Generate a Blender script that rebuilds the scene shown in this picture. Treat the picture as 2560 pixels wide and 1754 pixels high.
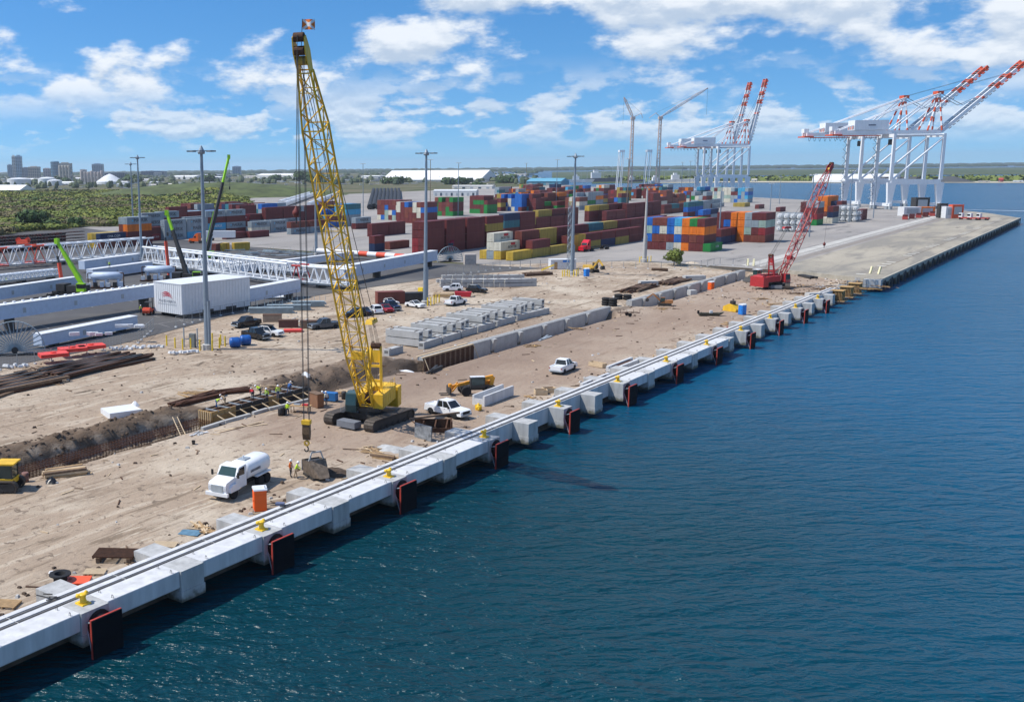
import bpy, math, random
from mathutils import Vector, Matrix
R = math.radians
for o in list(bpy.data.objects): bpy.data.objects.remove(o)
scn = bpy.context.scene
C = scn.collection
rnd = random.Random(7)

# ---------------- camera ----------------
F, PX0, PITCH, ROLL, YAW, HCAM = 2515.64, 827.96, .1797467, -.00950932, .6767429, 28.6887
def _basis():
    fw = Vector((0, math.cos(PITCH), -math.sin(PITCH))); up = Vector((0, math.sin(PITCH), math.cos(PITCH))); rt = Vector((1, 0, 0))
    c, s = math.cos(ROLL), math.sin(ROLL)
    rt, up = c*rt + s*up, -s*rt + c*up
    Rz = Matrix.Rotation(YAW, 3, 'Z')
    return Rz @ fw, Rz @ up, Rz @ rt
FW, UP, RT = _basis()
EYE = Vector((54.6, 0, HCAM))
def at(x, y, z=0.0):
    "a point of the photograph (2560 wide) carried to the level z of the place"
    d = FW*F + RT*(x-PX0) - UP*(y-877)
    return EYE + d*((z-HCAM)/d.z)
cd = bpy.data.cameras.new('camera'); cam = bpy.data.objects.new('camera', cd); C.objects.link(cam)
cam.matrix_world = Matrix(((RT.x, UP.x, -FW.x, EYE.x), (RT.y, UP.y, -FW.y, EYE.y), (RT.z, UP.z, -FW.z, EYE.z), (0, 0, 0, 1)))
cd.sensor_fit = 'HORIZONTAL'; cd.sensor_width = 36; cd.lens = F/2560*36
cd.shift_x = (1280-PX0)/2560; cd.clip_start = .5; cd.clip_end = 60000
scn.camera = cam
scn.render.resolution_x, scn.render.resolution_y = 1024, 701

cy = scn.cycles; cy.max_bounces = 6; cy.diffuse_bounces = 3; cy.glossy_bounces = 3; cy.transmission_bounces = 2; cy.volume_bounces = 0; cy.transparent_max_bounces = 4
cy.sample_clamp_direct = 1.6; cy.sample_clamp_indirect = 3.0; cy.caustics_reflective = False; cy.caustics_refractive = False
# ---------------- sky and sun ----------------
SUN_EL, SUN_AZ = R(55), math.atan2(-.744, -.668)      # azimuth measured from +Y towards +X
world = bpy.data.worlds.new('World'); scn.world = world; world.use_nodes = True
nt = world.node_tree; N = nt.nodes; Lk = nt.links; N.clear()
def nd(t, **k):
    n = N.new(t)
    for a, b in k.items(): setattr(n, a, b)
    return n
def wm(op, a, b=None, c=None):
    n = N.new('ShaderNodeMath'); n.operation = op
    for i, v in enumerate((a, b, c)):
        if v is None: continue
        if isinstance(v, (int, float)): n.inputs[i].default_value = v
        else: Lk.new(v, n.inputs[i])
    return n.outputs[0]
def wmr(v, a, b, c, d, smooth=True):
    n = N.new('ShaderNodeMapRange'); n.interpolation_type = 'SMOOTHSTEP' if smooth else 'LINEAR'
    Lk.new(v, n.inputs[0])
    for i, q in enumerate((a, b, c, d)): n.inputs[i+1].default_value = q
    return n.outputs[0]
out = nd('ShaderNodeOutputWorld'); bg = nd('ShaderNodeBackground'); Lk.new(bg.outputs[0], out.inputs[0])
sky = nd('ShaderNodeTexSky', sky_type='NISHITA'); sky.sun_disc = False
sky.sun_elevation = SUN_EL; sky.sun_rotation = SUN_AZ; sky.altitude = 30; sky.air_density = 1.15; sky.dust_density = .55; sky.ozone_density = 2.6
tc = nd('ShaderNodeTexCoord'); sep = nd('ShaderNodeSeparateXYZ')
rot = nd('ShaderNodeVectorRotate', rotation_type='Z_AXIS'); rot.inputs['Angle'].default_value = R(90-48)*-1+0
Lk.new(tc.outputs['Generated'], rot.inputs['Vector']); Lk.new(rot.outputs[0], sep.inputs[0])
rot.inputs['Angle'].default_value = -(math.atan2(FW.y, FW.x)-R(10))   # seam of the azimuth behind the viewer
az = wm('ARCTAN2', sep.outputs[1], sep.outputs[0]); el = wm('MAXIMUM', sep.outputs[2], 0.0)
def cloud_layer(su, sv, off, cov0, cov1, det):
    "cumulus field: broad clumps times billowing puffs, lit from above"
    def dens(dv):
        cmb = nd('ShaderNodeCombineXYZ'); Lk.new(wm('MULTIPLY', az, su), cmb.inputs[0])
        Lk.new(wm('ADD', wm('MULTIPLY', el, sv), dv), cmb.inputs[1]); cmb.inputs[2].default_value = off
        n0 = nd('ShaderNodeTexNoise'); n0.inputs['Scale'].default_value = .55; n0.inputs['Detail'].default_value = 2; Lk.new(cmb.outputs[0], n0.inputs['Vector'])
        n1 = nd('ShaderNodeTexNoise'); n1.inputs['Scale'].default_value = 1.5; n1.inputs['Detail'].default_value = det; n1.inputs['Roughness'].default_value = .56
        Lk.new(cmb.outputs[0], n1.inputs['Vector'])
        return wm('ADD', wm('MULTIPLY', n0.outputs['Fac'], .5), wm('MULTIPLY', n1.outputs['Fac'], .5))
    d0, d1 = dens(0), dens(.16)
    a = wmr(d0, cov0, cov1, 0, 1)
    sh = wmr(wm('SUBTRACT', d0, d1), -.07, .06, 0, 1)
    return a, sh, d0
a1, s1, r1 = cloud_layer(8.0, 17.0, 33.2, .464, .54, 6)
a2, s2, r2 = cloud_layer(18.0, 42.0, 12.3, .475, .56, 5)
m1 = wmr(el, .035, .085, 0, 1); m2 = wmr(el, .105, .055, 0, .75); m0 = wmr(el, .008, .04, 0, 1)
a1 = wm('MULTIPLY', wm('MULTIPLY', a1, m1), wmr(el, .20, .48, 1, .22)); a2 = wm('MULTIPLY', wm('MULTIPLY', a2, m2), m0)
alpha = wm('MULTIPLY', wm('MAXIMUM', a1, a2), .88)
shade = wm('ADD', wm('MULTIPLY', s1, m1), wm('MULTIPLY', s2, wm('SUBTRACT', 1.0, m1)))
ramp = nd('ShaderNodeMix', data_type='RGBA'); Lk.new(shade, ramp.inputs[0])
ramp.inputs[6].default_value = (6.4, 7.6, 9.2, 1); ramp.inputs[7].default_value = (11.2, 11.6, 12.0, 1)
sv = nd('ShaderNodeSeparateXYZ'); Lk.new(tc.outputs['Generated'], sv.inputs[0]); sc_ = nd('ShaderNodeCombineXYZ')
Lk.new(sv.outputs[0], sc_.inputs[0]); Lk.new(sv.outputs[1], sc_.inputs[1]); Lk.new(wm('ADD', wm('MULTIPLY', wm('MAXIMUM', sv.outputs[2], 0.0), 1.5), .13), sc_.inputs[2])
nv = nd('ShaderNodeVectorMath', operation='NORMALIZE'); Lk.new(sc_.outputs[0], nv.inputs[0]); Lk.new(nv.outputs[0], sky.inputs['Vector'])
hs = nd('ShaderNodeHueSaturation'); hs.inputs['Saturation'].default_value = 1.30; hs.inputs['Value'].default_value = 1.62
Lk.new(sky.outputs[0], hs.inputs['Color'])
tint = nd('ShaderNodeMix', data_type='RGBA', blend_type='MULTIPLY'); tint.inputs[0].default_value = 1.0
Lk.new(hs.outputs[0], tint.inputs[6]); tint.inputs[7].default_value = (.80, 1.03, 1.14, 1)
mixc = nd('ShaderNodeMix', data_type='RGBA'); Lk.new(alpha, mixc.inputs[0]); Lk.new(tint.outputs[2], mixc.inputs[6]); Lk.new(ramp.outputs[2], mixc.inputs[7])
Lk.new(mixc.outputs[2], bg.inputs['Color']); bg.inputs['Strength'].default_value = .088
sd = bpy.data.lights.new('sun', 'SUN'); sd.energy = 5.0; sd.angle = R(.53); sd.color = (1, .95, .87)
sun = bpy.data.objects.new('sun', sd); C.objects.link(sun)
sdir = Vector((math.sin(SUN_AZ)*math.cos(SUN_EL), math.cos(SUN_AZ)*math.cos(SUN_EL), math.sin(SUN_EL)))
sun.rotation_euler = sdir.to_track_quat('Z', 'Y').to_euler(); sun.location = (0, 0, 200)
vs = scn.view_settings; vs.view_transform = 'Standard'; vs.look = 'None'; vs.exposure = 0.0; vs.gamma = 1.0; vs.use_curve_mapping = False

# ---------------- materials ----------------
MATS = {}
def node_mat(name):
    m = bpy.data.materials.new(name); m.use_nodes = True
    n = m.node_tree.nodes; l = m.node_tree.links
    return m, n, l, n['Principled BSDF']
def M(name, rgb=None, rough=.6, metal=0.0, var=.16, scale=1.3, bump=0.0, spec=.4, streak=False):
    "painted / mineral surface with uneven tone in world space"
    if name in MATS: return MATS[name]
    m, n, l, b = node_mat(name)
    g = n.new('ShaderNodeNewGeometry'); mp = n.new('ShaderNodeMapping'); l.new(g.outputs['Position'], mp.inputs[0])
    if streak: mp.inputs['Scale'].default_value = (1, 1, .18)
    t = n.new('ShaderNodeTexNoise'); t.inputs['Scale'].default_value = scale; t.inputs['Detail'].default_value = 5; t.inputs['Roughness'].default_value = .65
    l.new(mp.outputs[0], t.inputs['Vector'])
    r = n.new('ShaderNodeMapRange'); l.new(t.outputs['Fac'], r.inputs[0]); r.inputs[1].default_value = .3; r.inputs[2].default_value = .7
    r.inputs[3].default_value = 1-var; r.inputs[4].default_value = 1+var
    mx = n.new('ShaderNodeMix'); mx.data_type = 'RGBA'; mx.blend_type = 'MULTIPLY'; mx.inputs[0].default_value = 1
    mx.inputs[6].default_value = (*rgb, 1); l.new(r.outputs[0], mx.inputs[7]); l.new(mx.outputs[2], b.inputs['Base Color'])
    b.inputs['Roughness'].default_value = rough; b.inputs['Metallic'].default_value = metal; b.inputs['Specular IOR Level'].default_value = spec
    if bump:
        bp = n.new('ShaderNodeBump'); bp.inputs['Strength'].default_value = bump; bp.inputs['Distance'].default_value = .1; l.new(t.outputs['Fac'], bp.inputs['Height']); l.new(bp.outputs[0], b.inputs['Normal'])
    MATS[name] = m; return m
def mixed(name, cols, scales, rough=.9, bump=.0, bscale=3.0, stretch=(1, 1, 1), rotz=0.0, bdist=.15):
    "ground: a chain of noises, each mixing one more tone in"
    m, n, l, b = node_mat(name)
    g = n.new('ShaderNodeNewGeometry')
    prev = None
    for i, ((rgb, lo, hi), sc) in enumerate(zip(cols[1:], scales)):
        mp = n.new('ShaderNodeMapping'); mp.inputs['Rotation'].default_value = (0, 0, rotz); mp.inputs['Location'].default_value = (i*37.1, i*11.3, 0); mp.inputs['Scale'].default_value = stretch if i % 2 else (1, 1, 1)
        if isinstance(sc, tuple): sc, st_, rz_ = sc; mp.inputs['Scale'].default_value = st_; mp.inputs['Rotation'].default_value = (0, 0, rz_)
        l.new(g.outputs['Position'], mp.inputs[0])
        t = n.new('ShaderNodeTexNoise'); t.inputs['Scale'].default_value = sc; t.inputs['Detail'].default_value = 7; t.inputs['Roughness'].default_value = .62; t.inputs['Distortion'].default_value = .4
        l.new(mp.outputs[0], t.inputs['Vector'])
        r = n.new('ShaderNodeMapRange'); r.interpolation_type = 'SMOOTHSTEP'; l.new(t.outputs['Fac'], r.inputs[0]); r.inputs[1].default_value = lo; r.inputs[2].default_value = hi
        mx = n.new('ShaderNodeMix'); mx.data_type = 'RGBA'; l.new(r.outputs[0], mx.inputs[0]); mx.inputs[7].default_value = (*rgb, 1)
        if prev is None: mx.inputs[6].default_value = (*cols[0], 1)
        else: l.new(prev, mx.inputs[6])
        prev = mx.outputs[2]
    l.new(prev, b.inputs['Base Color']); b.inputs['Roughness'].default_value = rough; b.inputs['Specular IOR Level'].default_value = .2
    if bump:
        mp = n.new('ShaderNodeMapping'); mp.inputs['Rotation'].default_value = (0, 0, rotz); mp.inputs['Scale'].default_value = stretch; l.new(g.outputs['Position'], mp.inputs[0])
        t = n.new('ShaderNodeTexNoise'); t.inputs['Scale'].default_value = bscale; t.inputs['Detail'].default_value = 8; t.inputs['Roughness'].default_value = .7; l.new(mp.outputs[0], t.inputs['Vector'])
        bp = n.new('ShaderNodeBump'); bp.inputs['Strength'].default_value = bump; bp.inputs['Distance'].default_value = bdist; l.new(t.outputs['Fac'], bp.inputs['Height']); l.new(bp.outputs[0], b.inputs['Normal'])
    MATS[name] = m; return m

CONC = M('concrete', (.43, .425, .41), .85, var=.13, scale=.9, bump=.1)
def zone(mat, x0, x1, y0, y1, soft, col, fac, amp=6.0, scale=.12):
    "tint a stretch of ground or water, with a ragged noisy edge"
    n, l = mat.node_tree.nodes, mat.node_tree.links; b = n['Principled BSDF']; src = b.inputs['Base Color'].links[0].from_socket
    g = n.new('ShaderNodeNewGeometry'); t = n.new('ShaderNodeTexNoise'); t.inputs['Scale'].default_value = scale; t.inputs['Detail'].default_value = 6; l.new(g.outputs['Position'], t.inputs['Vector'])
    sp = n.new('ShaderNodeSeparateXYZ'); l.new(g.outputs['Position'], sp.inputs[0])
    def mth(op, a, c):
        k = n.new('ShaderNodeMath'); k.operation = op; k.use_clamp = False
        for i, v in enumerate((a, c)):
            if isinstance(v, (int, float)): k.inputs[i].default_value = v
            else: l.new(v, k.inputs[i])
        return k.outputs[0]
    def ss(v, a, c):
        r = n.new('ShaderNodeMapRange'); r.interpolation_type = 'SMOOTHSTEP'; l.new(v, r.inputs[0]); r.inputs[1].default_value = a; r.inputs[2].default_value = c; return r.outputs[0]
    w = mth('MULTIPLY', mth('SUBTRACT', t.outputs['Fac'], .5), amp*2); X, Y = mth('ADD', sp.outputs[0], w), mth('ADD', sp.outputs[1], w)
    m_ = mth('MULTIPLY', mth('MULTIPLY', ss(X, x0, x0+soft), ss(X, x1, x1-soft)), mth('MULTIPLY', ss(Y, y0, y0+soft), ss(Y, y1, y1-soft)))
    mx = n.new('ShaderNodeMix'); mx.data_type = 'RGBA'; l.new(mth('MULTIPLY', m_, fac), mx.inputs[0]); l.new(src, mx.inputs[6]); mx.inputs[7].default_value = (*col, 1); l.new(mx.outputs[2], b.inputs['Base Color'])
CONC_NEW = M('concrete_precast', (.56, .56, .56), .8, var=.17, scale=1.0, bump=.08, streak=True)
CONC_GREY = M('concrete_grey', (.40, .40, .39), .85, var=.24, scale=1.2, bump=.1, streak=True)
CONC_OLD = M('concrete_old', (.36, .33, .27), .9, var=.22, scale=.7, bump=.2)
YEL = M('yellow_paint', (.70, .42, .025), .5, var=.2, scale=1.1, streak=True)
YEL_D = M('yellow_paint_worn', (.50, .31, .05), .6, var=.3, scale=1.4)
BOL = M('bollard_yellow', (.80, .50, .03), .4, var=.08)
RED = M('red_paint', (.40, .028, .03), .45, var=.15)
ORG = M('orange_paint', (.66, .075, .03), .5, var=.12)
ORANGE = M('orange_plastic', (.85, .13, .015), .5, var=.06)
BLUEP = M('blue_plastic', (.02, .20, .62), .5, var=.06)
WHITE = M('white_paint', (.70, .71, .72), .45, var=.06)
WHITE_C = M('white_crane_paint', (.74, .76, .78), .5, var=.08, streak=True)
GREYM = M('galvanised', (.36, .40, .43), .5, .3, var=.12)
POLE = M('pole_steel', (.24, .29, .34), .5, .35, var=.1)
DARK = M('dark_steel', (.035, .033, .032), .6, var=.3)
BLACK = M('black_rubber', (.012, .012, .013), .75, var=.2)
FENDER = M('fender_face', (.006, .007, .010), .8, var=.2, spec=.12)
TRACK = M('track_steel', (.085, .07, .058), .7, .3, var=.35, scale=4, bump=.4)
RUST = M('rusty_steel', (.075, .034, .018), .85, var=.4, scale=3)
REBAR = M('rebar_rust', (.085, .032, .014), .9, var=.3, scale=3)
GLASS = M('dark_glass', (.012, .016, .02), .08, var=0, spec=.6)
GLASS_G = M('cab_glass', (.02, .05, .05), .08, var=.1, spec=.6)
WOOD = M('timber', (.40, .26, .13), .8, var=.25, scale=2.5)
WOOD_D = M('timber_weathered', (.17, .11, .07), .85, var=.35, scale=3)
WOOD_L = M('timber_pale', (.55, .42, .27), .8, var=.15, scale=3)
PLY = M('plywood', (.42, .26, .10), .75, var=.2, scale=2)
LIME = M('lime_paint', (.30, .62, .015), .45, var=.08)
CLOTHW = M('white_bag', (.62, .63, .64), .9, var=.2, scale=3)
MUD = M('dark_mud', (.085, .058, .04), .95, var=.5, scale=1.5, bump=.5)
ROPE = M('wire_rope', (.09, .085, .08), .6, .3, var=.1)
GROOVE = M('rail_slot', (.115, .12, .125), .8, var=.2)
RAILST = M('rail_steel', (.20, .17, .15), .45, .6, var=.2)

# ---------------- mesh builder ----------------
class MB:
    def __init__(s): s.v = []; s.f = []
    def add(s, vs, fs):
        k = len(s.v); s.v += [tuple(p) for p in vs]; s.f += [tuple(i+k for i in f) for f in fs]; return s
    def box(s, cx, cy, cz, sx, sy, sz, rz=0.0, tx=1.0, ty=1.0):
        "box by centre and size; tx/ty scale the top"
        c, q = math.cos(rz), math.sin(rz); vs = []
        for k, z in ((0, -.5), (1, .5)):
            ax, ay = (tx, ty) if k else (1, 1)
            for x, y in ((-.5, -.5), (.5, -.5), (.5, .5), (-.5, .5)):
                X, Y = x*sx*ax, y*sy*ay
                vs.append((cx+X*c-Y*q, cy+X*q+Y*c, cz+z*sz))
        return s.add(vs, [(3, 2, 1, 0), (4, 5, 6, 7), (0, 1, 5, 4), (1, 2, 6, 5), (2, 3, 7, 6), (3, 0, 4, 7)])
    def b2(s, x0, x1, y0, y1, z0, z1): return s.box((x0+x1)/2, (y0+y1)/2, (z0+z1)/2, x1-x0, y1-y0, z1-z0)
    def tube(s, p, q, r, n=6, r2=None, cap=True):
        p, q = Vector(p), Vector(q); d = q-p
        if d.length < 1e-6: return s
        d.normalize(); u = d.orthogonal().normalized()
        if abs(d.z) < .95: u = d.cross(Vector((0, 0, 1))).normalized()
        w = d.cross(u); r2 = r if r2 is None else r2; vs = []
        ph = math.pi/n
        for P, rr in ((p, r), (q, r2)):
            for i in range(n):
                a = 2*math.pi*i/n+ph; vs.append(P+(u*math.cos(a)+w*math.sin(a))*rr)
        fs = [(i, (i+1) % n, n+(i+1) % n, n+i) for i in range(n)]
        if cap: fs += [tuple(range(n))[::-1], tuple(range(n, 2*n))]
        return s.add(vs, fs)
    def bar(s, p, q, w, h=None):
        p, q = Vector(p), Vector(q); d = (q-p).normalized(); h = h or w
        u = d.cross(Vector((0, 0, 1)))
        u = u.normalized() if u.length > 1e-3 else Vector((1, 0, 0))
        k = u.cross(d).normalized(); vs = []
        for P in (p, q):
            for a, b in ((-1, -1), (1, -1), (1, 1), (-1, 1)): vs.append(P+u*a*w/2+k*b*h/2)
        return s.add(vs, [(3, 2, 1, 0), (4, 5, 6, 7), (0, 1, 5, 4), (1, 2, 6, 5), (2, 3, 7, 6), (3, 0, 4, 7)])
    def prism(s, poly, axis, a, b):
        "2-D outline swept along an axis; outline in the two other axes in order"
        n = len(poly)
        def P(u, v, t): return {'x': (t, u, v), 'y': (u, t, v), 'z': (u, v, t)}[axis]
        vs = [P(u, v, a) for u, v in poly]+[P(u, v, b) for u, v in poly]
        fs = [(i, (i+1) % n, n+(i+1) % n, n+i) for i in range(n)]+[tuple(range(n))[::-1], tuple(range(n, 2*n))]
        return s.add(vs, fs)
    def lathe(s, prof, cx=0, cy=0, cz=0, n=12, axis='z', cap=True):
        vs = []; m = len(prof)
        for r, z in prof:
            for i in range(n):
                a = 2*math.pi*i/n; x, y = r*math.cos(a), r*math.sin(a)
                vs.append({'z': (cx+x, cy+y, cz+z), 'x': (cx+z, cy+x, cz+y), 'y': (cx+x, cy+z, cz+y)}[axis])
        fs = [(j*n+i, j*n+(i+1) % n, (j+1)*n+(i+1) % n, (j+1)*n+i) for j in range(m-1) for i in range(n)]
        if cap: fs += [tuple(range(n))[::-1], tuple(range((m-1)*n, m*n))]
        return s.add(vs, fs)
    def quad(s, a, b, c, d): return s.add([a, b, c, d], [(0, 1, 2, 3)])
    def xf(s, mtx):
        s.v = [tuple(mtx @ Vector(p)) for p in s.v]; return s
    def mesh(s, name, mat, smooth=False):
        me = bpy.data.meshes.new(name); me.from_pydata(s.v, [], s.f); me.update()
        bm_fix(me)
        if mat: me.materials.append(mat)
        if smooth: me.polygons.foreach_set('use_smooth', [True]*len(me.polygons))
        return me
    def build(s, name, mat, parent=None, smooth=False):
        return link(name, s.mesh(name, mat, smooth), parent)
import bmesh
def bm_fix(me):
    if len(me.polygons) > 4000: return
    bm = bmesh.new(); bm.from_mesh(me); bmesh.ops.recalc_face_normals(bm, faces=bm.faces); bm.to_mesh(me); bm.free()
def link(name, me, parent=None):
    o = bpy.data.objects.new(name, me); C.objects.link(o)
    if parent: o.parent = parent
    return o
def tag(o, label=None, cat=None, group=None, kind=None):
    if label: o['label'] = label
    if cat: o['category'] = cat
    if group: o['group'] = group
    if kind: o['kind'] = kind
    return o
def thing(name, label, cat, loc=(0, 0, 0), rz=0.0, group=None):
    o = bpy.data.objects.new(name, None); C.objects.link(o); o.empty_display_size = .5
    o.location = loc; o.rotation_euler = (0, 0, rz); return tag(o, label, cat, group)
def struct(name, mb, mat, smooth=False): return tag(mb.build(name, mat, None, smooth), kind='structure')
def copy_tree(o, parent=None):
    c = o.copy(); C.objects.link(c); c.parent = parent
    for ch in list(o.children): copy_tree(ch, c)
    return c
def setmat(o, mat, i=0):
    o.material_slots[i].link = 'OBJECT'; o.material_slots[i].material = mat
def dup(o, loc, rz=None, label=None, group=None):
    c = copy_tree(o); c.location = loc
    if rz is not None: c.rotation_euler = (0, 0, rz)
    if label: c['label'] = label
    if group: c['group'] = group
    return c
TEXT = {}
def text_mesh(word, mat, size=1.0):
    k = (word, mat.name)
    if k in TEXT: return TEXT[k]
    cu = bpy.data.curves.new('lettering', 'FONT'); cu.body = word; cu.size = size; cu.extrude = .01; cu.align_x = 'CENTER'; cu.align_y = 'CENTER'; cu.resolution_u = 2
    o = bpy.data.objects.new('lettering', cu); C.objects.link(o)
    me = bpy.data.meshes.new_from_object(o.evaluated_get(bpy.context.evaluated_depsgraph_get()))
    bpy.data.objects.remove(o); me.materials.clear(); me.materials.append(mat); TEXT[k] = me
    return me
ORD = ['first', 'second', 'third', 'fourth', 'fifth', 'sixth', 'seventh', 'eighth', 'ninth', 'tenth', 'eleventh', 'twelfth', 'thirteenth', 'fourteenth', 'fifteenth', 'sixteenth', 'seventeenth', 'eighteenth', 'nineteenth', 'twentieth', 'twenty-first', 'twenty-second', 'twenty-third', 'twenty-fourth', 'twenty-fifth', 'twenty-sixth', 'twenty-seventh', 'twenty-eighth']
# =====================================================================
# THE SETTING: water, land, site terrain, asphalt, yard
# =====================================================================
from mathutils import noise as NZ
def fbm(x, y, s, o=4):
    return NZ.fractal(Vector((x*s, y*s, 3.7)), 1.0, 2.1, o)
def sst(a, b, t):
    t = max(0.0, min(1.0, (t-a)/(b-a))); return t*t*(3-2*t)

def water_material():
    m, n, l, b = node_mat('sea_water')
    b.inputs['Base Color'].default_value = (.0008, .052, .100, 1); b.inputs['Roughness'].default_value = .27; b.inputs['Specular IOR Level'].default_value = .36; b.inputs['IOR'].default_value = 1.33
    g = n.new('ShaderNodeNewGeometry')
    hs_ = []
    for sc, sx, sy, dist, ang in ((.42, .36, 1.0, .9, -51), (1.0, .42, 1.0, .7, -44), (2.6, .6, 1.0, .5, -60)):
        mp = n.new('ShaderNodeMapping'); mp.vector_type = 'TEXTURE'; mp.inputs['Rotation'].default_value = (0, 0, R(ang+90)); mp.inputs['Scale'].default_value = (1/sx, 1/sy, 1)
        l.new(g.outputs['Position'], mp.inputs[0])
        t = n.new('ShaderNodeTexNoise'); t.inputs['Scale'].default_value = sc; t.inputs['Detail'].default_value = 3; t.inputs['Distortion'].default_value = dist
        l.new(mp.outputs[0], t.inputs['Vector']); hs_.append(t.outputs['Fac'])
    def mth(op, a, v):
        k = n.new('ShaderNodeMath'); k.operation = op; l.new(a, k.inputs[0])
        if isinstance(v, float): k.inputs[1].default_value = v
        else: l.new(v, k.inputs[1])
        return k.outputs[0]
    h = mth('ADD', mth('MULTIPLY', hs_[0], 1.0), mth('ADD', mth('MULTIPLY', hs_[1], .55), mth('MULTIPLY', hs_[2], .22)))
    # gusts: patches of stronger and weaker ripple
    gt = n.new('ShaderNodeTexNoise'); gt.inputs['Scale'].default_value = .02; gt.inputs['Detail'].default_value = 3; l.new(g.outputs['Position'], gt.inputs['Vector'])
    gr = n.new('ShaderNodeMapRange'); l.new(gt.outputs['Fac'], gr.inputs[0]); gr.inputs[1].default_value = .3; gr.inputs[2].default_value = .7; gr.inputs[3].default_value = .55; gr.inputs[4].default_value = 1.0
    bp = n.new('ShaderNodeBump'); bp.inputs['Distance'].default_value = 1.5; l.new(gr.outputs[0], bp.inputs['Strength']); l.new(h, bp.inputs['Height']); l.new(bp.outputs[0], b.inputs['Normal'])
    return m
WATER = water_material()
_n = WATER.node_tree.nodes; _rgb = _n.new('ShaderNodeRGB'); _rgb.outputs[0].default_value = (.0003, .078, .165, 1); WATER.node_tree.links.new(_rgb.outputs[0], _n['Principled BSDF'].inputs['Base Color'])
zone(WATER, -200, 110, -300, 165, 95, (.0012, .030, .034), .86, 14, .03)     # darker, greener near water: weaker sky reflection at steep view painted into the colour
def disc(rx, z, n=96, cx=0, cy=0):
    mb = MB(); vs = [(cx+rx*math.cos(2*math.pi*i/n), cy+rx*math.sin(2*math.pi*i/n), z) for i in range(n)]
    mb.add(vs, [tuple(range(n))]); return mb
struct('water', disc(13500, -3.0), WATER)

def poly_sheet(name, pts, z, mat): return struct(name, MB().add([(x, y, z) for x, y in pts], [tuple(range(len(pts)))]), mat)
def px_sheet(name, pts, z, mat): return poly_sheet(name, [tuple(at(x, y, z))[:2] for x, y in pts], z, mat)

LAND = mixed('inland_ground', [(.15, .13, .075), ((.065, .08, .028), .40, .58), ((.20, .185, .15), .60, .70), ((.10, .085, .05), .5, .7)], [.012, .006, .035], .95)
DIRT = mixed('site_dirt', [(0.360, 0.276, 0.202), ((0.526, 0.444, 0.344), .44, .62), ((0.238, 0.175, 0.123), .52, .68), ((0.465, 0.381, 0.290), .52, .62), ((0.227, 0.171, 0.120), .58, .66), ((0.510, 0.434, 0.335), .60, .68), ((0.122, 0.092, 0.065), .62, .70), ((0.188, 0.144, 0.106), .56, .66)],
    [.035, .11, (.9, (1, .12, 1), R(6)), (.8, (1, .09, 1), R(-14)), (1.3, (1, .1, 1), R(24)), .35, 1.2], .95, .8, 1.5, (1, .5, 1), R(8), .3)
zone(DIRT, -34, 2, 72, 330, 12, (.295, .212, .158), .70, 8, .09)
zone(DIRT, -46, -14, 96, 200, 8, (.22, .155, .115), .5, 8, .12)
zone(DIRT, -39.4, -34.0, 36, 88, 2.0, (.115, .078, .052), .9, 2.6, .45)
zone(DIRT, -41, -29.5, 97, 127, 2.5, (.135, .095, .068), .8, 3.0, .4)
zone(DIRT, -34.5, -27.8, 34, 128, 1.0, (.06, .045, .035), .9, .8, .5)
zone(DIRT, -31, -27.2, 126, 288, 1.6, (.14, .105, .08), .8, 1.5, .4)
ASPH = mixed('asphalt', [(.085, .083, .085), ((.13, .125, .118), .4, .68), ((.06, .058, .06), .55, .75), ((.20, .19, .17), .66, .78)], [.03, .12, .35], .9, .1, 8)
YARD = mixed('yard_paving', [(.27, .25, .23), ((.35, .32, .29), .42, .62), ((.16, .15, .145), .55, .70), ((.30, .28, .26), .45, .6), ((.12, .115, .11), .60, .72)], [.018, .09, (.06, (1, .2, 1), 0), .2], .9, .06, 5, (1, .2, 1))
APRON = mixed('old_apron', [(.33, .295, .235), ((.40, .355, .28), .42, .64), ((.20, .182, .152), .50, .68), ((.25, .23, .195), .45, .6), ((.14, .125, .105), .60, .72)], [.02, .06, (.12, (1, .2, 1), 0), .2], .9, .06, 4, (1, .3, 1))
FARG = mixed('far_ground', [(.055, .085, .035), ((.10, .11, .06), .45, .65), ((.30, .27, .20), .64, .74)], [.004, .012], .95)
SHORE = M('shore_sand', (.46, .41, .30), .95, var=.2, scale=.02)

# mainland (left and far)
land_pts = [(-60, 292), (-62, 20), (-62, -900), (-9000, -900), (-12500, 2500), (-10200, 8000), (-6500, 11300), (-5000, 8200), (-2700, 4300), (-1500, 2500), (-760, 1560), (-640, 1440), (-206, 912), (-60, 740)]
poly_sheet('land', land_pts, -.12, LAND)
# the container yard and the old wharf apron
yard_pts = [(-24, 292), (-66, 297), (-95, 262), (-260, 282), (-420, 340), (-640, 640), (-640, 1430), (-206, 918), (-163, 878), (-69, 758), (-39, 733), (-24, 700)]
poly_sheet('yard', yard_pts, 0.0, YARD)
apron_pts = [(5.4, 281), (-21.2, 293.5), (-24, 292), (-24, 700), (-14, 681), (5.4, 629.5)]
poly_sheet('apron', apron_pts, .004, APRON)
asph_pts = [(-74, -20), (-75, 83), (-77, 107), (-84, 135), (-90.5, 160), (-91.5, 185), (-88, 229), (-77, 262), (-95, 260), (-113, 259), (-185, 270), (-223, 280), (-300, 300), (-420, 340), (-620, 260), (-620, -20)]
poly_sheet('asphalt', asph_pts, .012, ASPH)

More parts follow.
